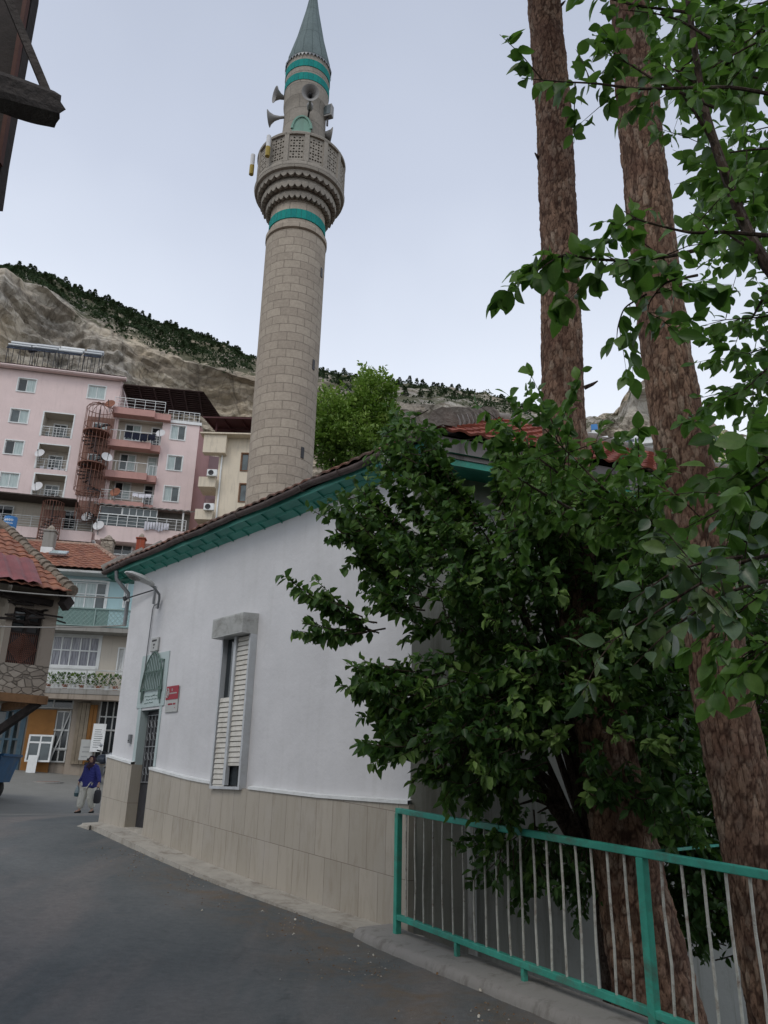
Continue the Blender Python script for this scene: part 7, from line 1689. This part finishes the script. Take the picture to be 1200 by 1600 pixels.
# ------------------------------------------------------------------ woman walking
wq = at(133, 1269, 24.3); wz = zr(wq.x, wq.y)
PW = thing('person', 'woman in dark headscarf, blue blouse and baggy white trousers walking down the street', 'person', (wq.x, wq.y, wz), R(-18)); PW.scale = (.84, .88, 1.0)
HS = 1.53
def skinned(name, V_, E_, Rd, mat, lv=2, root=0, par=None):
    me = bpy.data.meshes.new(name); me.from_pydata([tuple(v) for v in V_], E_, []); me.materials.append(mat); o = bpy.data.objects.new(name, me); COL.objects.link(o); o.parent = par or PW
    s = o.modifiers.new('skin', 'SKIN'); s.use_smooth_shade = True
    for i, r in enumerate(Rd):
        sv = me.skin_vertices[0].data[i]; sv.radius = (r if hasattr(r, '__len__') else (r, r)); sv.use_root = (i == root)
    u = o.modifiers.new('sub', 'SUBSURF'); u.levels = lv; u.render_levels = lv; TM[o.name] = TM[PW.name]; return o
SKIN = M('skin', (.50, .31, .23), .6, .06, 10, 0)
# joints (facing -y); x>0 is her left, seen on the picture's right
J = dict(pel=(0, 0, .86), wai=(0, .01, 1.0), che=(0, .0, 1.18), nek=(0, .0, 1.30), hed=(0, -.03, 1.40), top=(0, -.03, 1.50),
         shL=(.17, .01, 1.24), elL=(.33, .03, 1.0), wrL=(.42, -.04, .80), haL=(.435, -.06, .73), shR=(-.17, .01, 1.24), elR=(-.30, .06, 1.0), wrR=(-.38, -.02, .80), haR=(-.39, -.04, .73),
         hiL=(.09, 0, .82), knL=(.12, .02, .45), anL=(.14, .16, .09), toL=(.155, .03, .03), hiR=(-.09, 0, .82), knR=(-.11, -.10, .45), anR=(-.12, -.16, .07), toR=(-.14, -.32, .03))
K = list(J); ix = {k: i for i, k in enumerate(K)}
Ed = [(ix[a], ix[b]) for a, b in (('pel', 'wai'), ('wai', 'che'), ('che', 'nek'), ('nek', 'hed'), ('hed', 'top'), ('che', 'shL'), ('shL', 'elL'), ('elL', 'wrL'), ('wrL', 'haL'), ('che', 'shR'), ('shR', 'elR'), ('elR', 'wrR'), ('wrR', 'haR'), ('pel', 'hiL'), ('hiL', 'knL'), ('knL', 'anL'), ('anL', 'toL'), ('pel', 'hiR'), ('hiR', 'knR'), ('knR', 'anR'), ('anR', 'toR'))]
rad = dict(pel=.14, wai=.12, che=.12, nek=.05, hed=(.075, .09), top=.05, shL=.055, elL=.04, wrL=.025, haL=(.035, .015), shR=.055, elR=.04, wrR=.025, haR=(.035, .015), hiL=.09, knL=.055, anL=.035, toL=.03, hiR=.09, knR=.055, anR=.035, toR=.03)
V_ = [J[k] for k in K]; Rd = [rad[k] for k in K]
skinned('body', V_, Ed, Rd, SKIN)
m = MB()
for s, h in ((1, J['haL']), (-1, J['haR'])):   # fingers curled round the handles
    for k in range(4): x = h[0] + (-.027 + k * .018); m.tube([(x, h[1], h[2] - .01), (x, h[1] - .012, h[2] - .045 + .004 * abs(k - 1.5)), (x, h[1] + .012, h[2] - .065), (x, h[1] + .03, h[2] - .05)], [.0085, .008, .007, .006], 6)
    m.tube([(h[0] - s * .035, h[1] - .005, h[2] + .015), (h[0] - s * .05, h[1] - .02, h[2] - .015), (h[0] - s * .035, h[1] - .02, h[2] - .04)], [.010, .009, .007], 6)
m.tube([(0, -.115, 1.415), (0, -.142, 1.392), (0, -.12, 1.382)], [.008, .016, .008], 6)
m.build('fingers_and_nose', SKIN, PW, local=True, smooth='all')
m = MB()
for s in (-1, 1): m.tube([(s * .03 - .012, -.112, 1.422), (s * .03 + .012, -.112, 1.422)], .007, 5); m.tube([(s * .03 - .016, -.112, 1.44), (s * .03 + .016, -.110, 1.442)], .004, 4)
m.tube([(-.022, -.118, 1.358), (0, -.122, 1.36), (.022, -.118, 1.358)], .005, 4); m.build('eyes_and_mouth', M('dark_features', (.05, .02, .02), .6, 0, 1, 0), PW, local=True)
def blouse_mat():
    t = NT('blue_checked_blouse'); v = t.coord(scale=(1, 1, 1)); c_ = t.n('TexChecker', Scale=34.0); t.l(v, c_.inputs['Vector']); c_.inputs['Color1'].default_value = (.03, .035, .16, 1); c_.inputs['Color2'].default_value = (.065, .07, .25, 1)
    return t.fin(c_.outputs[0], .85, t.bump(t.noise(v, 9, 4), .6, .03), 0, .1)
BLM = blouse_mat()
m = MB(); vs = []; N = 22
RB = [(.67, .265, .20), (.70, .275, .21), (.80, .272, .205), (.92, .25, .19), (1.04, .235, .175), (1.14, .225, .16), (1.22, .195, .13), (1.27, .12, .09), (1.30, .06, .06)]
for z, rx, ry in RB:
    for k in range(N): an = 2 * math.pi * k / N; f = 1 + (.04 * math.sin(an * 5 + z * 7) + .05 * noise.noise(Vector((math.cos(an) * 2, math.sin(an) * 2, z * 6)))) * (1.4 if z < .9 else .6); vs.append((rx * f * math.cos(an), ry * f * math.sin(an) + .01, z + (.02 * math.sin(an * 3) if z < .7 else 0)))
m.add(vs, [(j*N+k, j*N+(k+1) % N, (j+1)*N+(k+1) % N, (j+1)*N+k) for j in range(len(RB) - 1) for k in range(N)] + [tuple(range(N))[::-1], tuple(range((len(RB)-1)*N, len(RB)*N))])
for P_ in ([(.12, .01, 1.23), (.20, .015, 1.19), (.27, .03, 1.06), (.335, .02, .96), (.385, -.01, .88), (.42, -.04, .81)], [(-.12, .01, 1.23), (-.20, .015, 1.19), (-.25, .04, 1.06), (-.30, .05, .97), (-.34, .02, .88), (-.38, -.02, .81)]):
    m.tube(P_, [.085, .09, .082, .075, .065, .055], 12, rf=lambda i, k, p: 1 + .08 * noise.noise(p * 14))
m.build('blouse', BLM, PW, local=True, smooth='all')
Tv = [(0, 0, .80), (.11, 0, .72), (.135, .0, .45), (.14, .15, .11), (-.11, -.01, .72), (-.125, -.09, .45), (-.125, -.15, .09)]
skinned('trousers', Tv, [(0, 1), (1, 2), (2, 3), (0, 4), (4, 5), (5, 6)], [(.18, .14), .145, .14, .115, .145, .14, .115], M('white_baggy_trousers', (.66, .65, .58), .9, .12, 8, .5, 14, .03), root=0)
# headscarf: hood open at the face
m = MB(); vs = []; N = 20; rows_ = [(1.515, .03, -.01), (1.50, .075, -.005), (1.46, .105, .0), (1.41, .115, .0), (1.35, .112, .0), (1.30, .105, .0), (1.26, .13, .0), (1.20, .15, -.01)]
for z, r_, oy in rows_:
    for k in range(N):
        an = -math.pi / 2 + 2 * math.pi * k / N; op = abs(((k + N / 2) % N) - N / 2) <= 3 and 1.33 < z < 1.47
        rr_ = r_ * (.72 if op else 1); y = oy + rr_ * math.sin(an) * 1.12 - .015; 
        vs.append((rr_ * math.cos(an) * (.95), y + (.045 if op else 0), z))
m.add(vs, [(j*N+k, j*N+(k+1) % N, (j+1)*N+(k+1) % N, (j+1)*N+k) for j in range(len(rows_) - 1) for k in range(N)] + [tuple(range(N))]); 
m.tube([(0, -.13, 1.27), (.03, -.16, 1.2), (.06, -.165, 1.12)], [.03, .03, .01], 6); m.build('headscarf', M('dark_headscarf', (.035, .018, .03), .85, .5, 12, .4), PW, local=True, smooth='all')
m = MB()
for s, a, t_ in ((1, J['anL'], J['toL']), (-1, J['anR'], J['toR'])):
    vs = []; c_ = Vector((a[0], a[1], 0)); d_ = Vector((t_[0] - a[0], t_[1] - a[1], 0)).normalized(); e_ = Vector((-d_.y, d_.x, 0)); z0 = 0
    for u, w_, h in ((-.07, .03, .07), (-.03, .042, .075), (.05, .042, .06), (.12, .045, .045), (.17, .03, .03)):
        for k in range(8): an = 2 * math.pi * k / 8; vs.append(c_ + d_ * u + e_ * (w_ * math.cos(an)) + Vector((0, 0, max(0.0, h * .5 + h * .5 * math.sin(an)))))
    m.add(vs, [(i*8+k, i*8+(k+1) % 8, (i+1)*8+(k+1) % 8, (i+1)*8+k) for i in range(4) for k in range(8)] + [tuple(range(8))[::-1], tuple(range(32, 40))])
m.build('shoes', RUB, PW, local=True, smooth='all')
Mw = TM[PW.name] 
def carried(name, lab, cat, p, builder):
    t = thing(name, lab, cat, Mw @ Vector((p[0] * .84, p[1] * .88, p[2])), R(-18)); builder(t)
def bag(t):
    m = MB(); m.lathe([(.01, -.36), (.12, -.35), (.15, -.28), (.15, -.12), (.12, -.02), (.02, .0)], 14, M=Matrix.Scale(.38, 4, (1, 0, 0))); m.build('bag_body', M('dark_grey_bag', (.03, .03, .035), .7, .4), t, local=True, smooth=True); m = MB(); m.tube([(0, -.07, -.03), (0, -.04, .05), (0, .0, .075), (0, .04, .05), (0, .07, -.03)], .01, 5); m.build('handle', DARKM, t, local=True)
carried('handbag', 'dark bag held low in the walking woman\'s hand nearest the mosque', 'bag', (.44, -.06, .615), bag)
def bag2(t):
    m = MB(); m.lathe([(.01, -.24), (.06, -.23), (.075, -.14), (.05, -.02), (.015, .06)], 12); m.build('bag_body', M('pale_plastic_bag', (.33, .40, .42), .5, .2), t, local=True, smooth=True); m = MB(); m.lathe([(.01, -.245), (.064, -.235), (.079, -.15), (.0785, -.145)], 12); m.build('contents', M('teal_grey_contents', (.06, .12, .14), .6), t, local=True, smooth=True)
carried('plastic_bag', 'small pale plastic bag hanging from the walking woman\'s other hand', 'bag', (-.395, -.04, .66), bag2)
# ------------------------------------------------------------------ litter along the kerb
PAL = [M('pale_litter', (.55, .52, .45), .8, .1, 5, 0), M('dry_leaf', (.20, .11, .05), .8, .3, 5, 0), M('yellow_leaf', (.35, .26, .06), .8, .2, 5, 0)]
def litter(px, py, k, lab):
    q = None
    for d in np.arange(3.5, 13, .02):
        q = at(px, py, d)
        if q.z < zr(q.x, q.y) + .012: break
    t = thing('litter', lab, 'litter', (q.x, q.y, q.z + .003), rnd(0, 6), 'litter on the road edge'); m = MB(); s = rnd(.011, .020)
    m.add([(-s, -s * .5, 0), (0, -s * .7, .012), (s, 0, .002), (s * .2, s * .6, .010), (-s * .8, s * .4, 0), (0, 0, .018)], [(0, 1, 5), (1, 2, 5), (2, 3, 5), (3, 4, 5), (4, 0, 5)]); m.build('scrap', PAL[k], t, local=True)
for i, (px, py, k, l_) in enumerate(((459, 1461, 0, 'small pale scrap on the asphalt left of the railing post'), (461, 1438, 0, 'small pale scrap nearer the ledge than its neighbour'), (583, 1494, 0, 'bit of white litter below the end of the ledge'), (560, 1480, 0, 'speck of white litter near the rounded ledge end'),
    (750, 1549, 0, 'white paper scrap in the brown grit by the kerb'), (760, 1549, 2, 'yellowish scrap in the brown grit by the kerb'), (852, 1588, 2, 'flat yellow leaf on the asphalt at the bottom'), (860, 1580, 0, 'pale scrap beside the flat yellow leaf'), (683, 1523, 1, 'brown dry leaf on the grit in front of the railing'), (777, 1552, 0, 'pale chip close to the kerb near the third railing foot'), (640, 1481, 0, 'white speck just in front of the kerb under the railing'), (410, 1425, 0, 'speck of litter on the dark asphalt before the ledge'), (748, 1590, 0, 'tiny white speck on the asphalt at the bottom'), (316, 1424, 0, 'tiny speck of litter out in the road'))): litter(px, py, k, l_)

# gritty leaf crumbs gathered along the kerb and ledge
m = MB()
for i in range(900):
    t_ = rnd(-5.5, 5.2); b_ = (P1 + RD * t_) if t_ > 0 else (A + WD * (-t_)); n_ = RN if t_ > 0 else WN
    off = .42 + abs(random.gauss(0, .38)); p = b_ + n_ * off
    if noise.noise(Vector((p.x * 1.3, p.y * 1.3, 2))) < -.12: continue
    s_ = rnd(.004, .014); z_ = zr(p.x, p.y) + .012; an = rnd(0, 6.28); e_ = Vector((math.cos(an), math.sin(an), 0)) * s_; f_ = Vector((-math.sin(an), math.cos(an), 0)) * s_ * .6; c_ = Vector((p.x, p.y, z_))
    m.add([c_ - e_, c_ - f_, c_ + e_, c_ + f_, c_ + Vector((0, 0, s_ * .7))], [(0, 1, 4), (1, 2, 4), (2, 3, 4), (3, 0, 4)], random.choice([0, 0, 0, 1, 2]))
o = m.build('leaf_crumbs', [M('brown_crumbs', (.15, .09, .05), .9, .3, 5, 0), M('tan_crumbs', (.30, .22, .13), .9, .2, 5, 0), M('grey_grit', (.30, .29, .27), .9, .2, 5, 0)]); label(o, 'brown leaf crumbs and grit gathered on the asphalt along the kerb', 'leaf litter', kind='stuff')
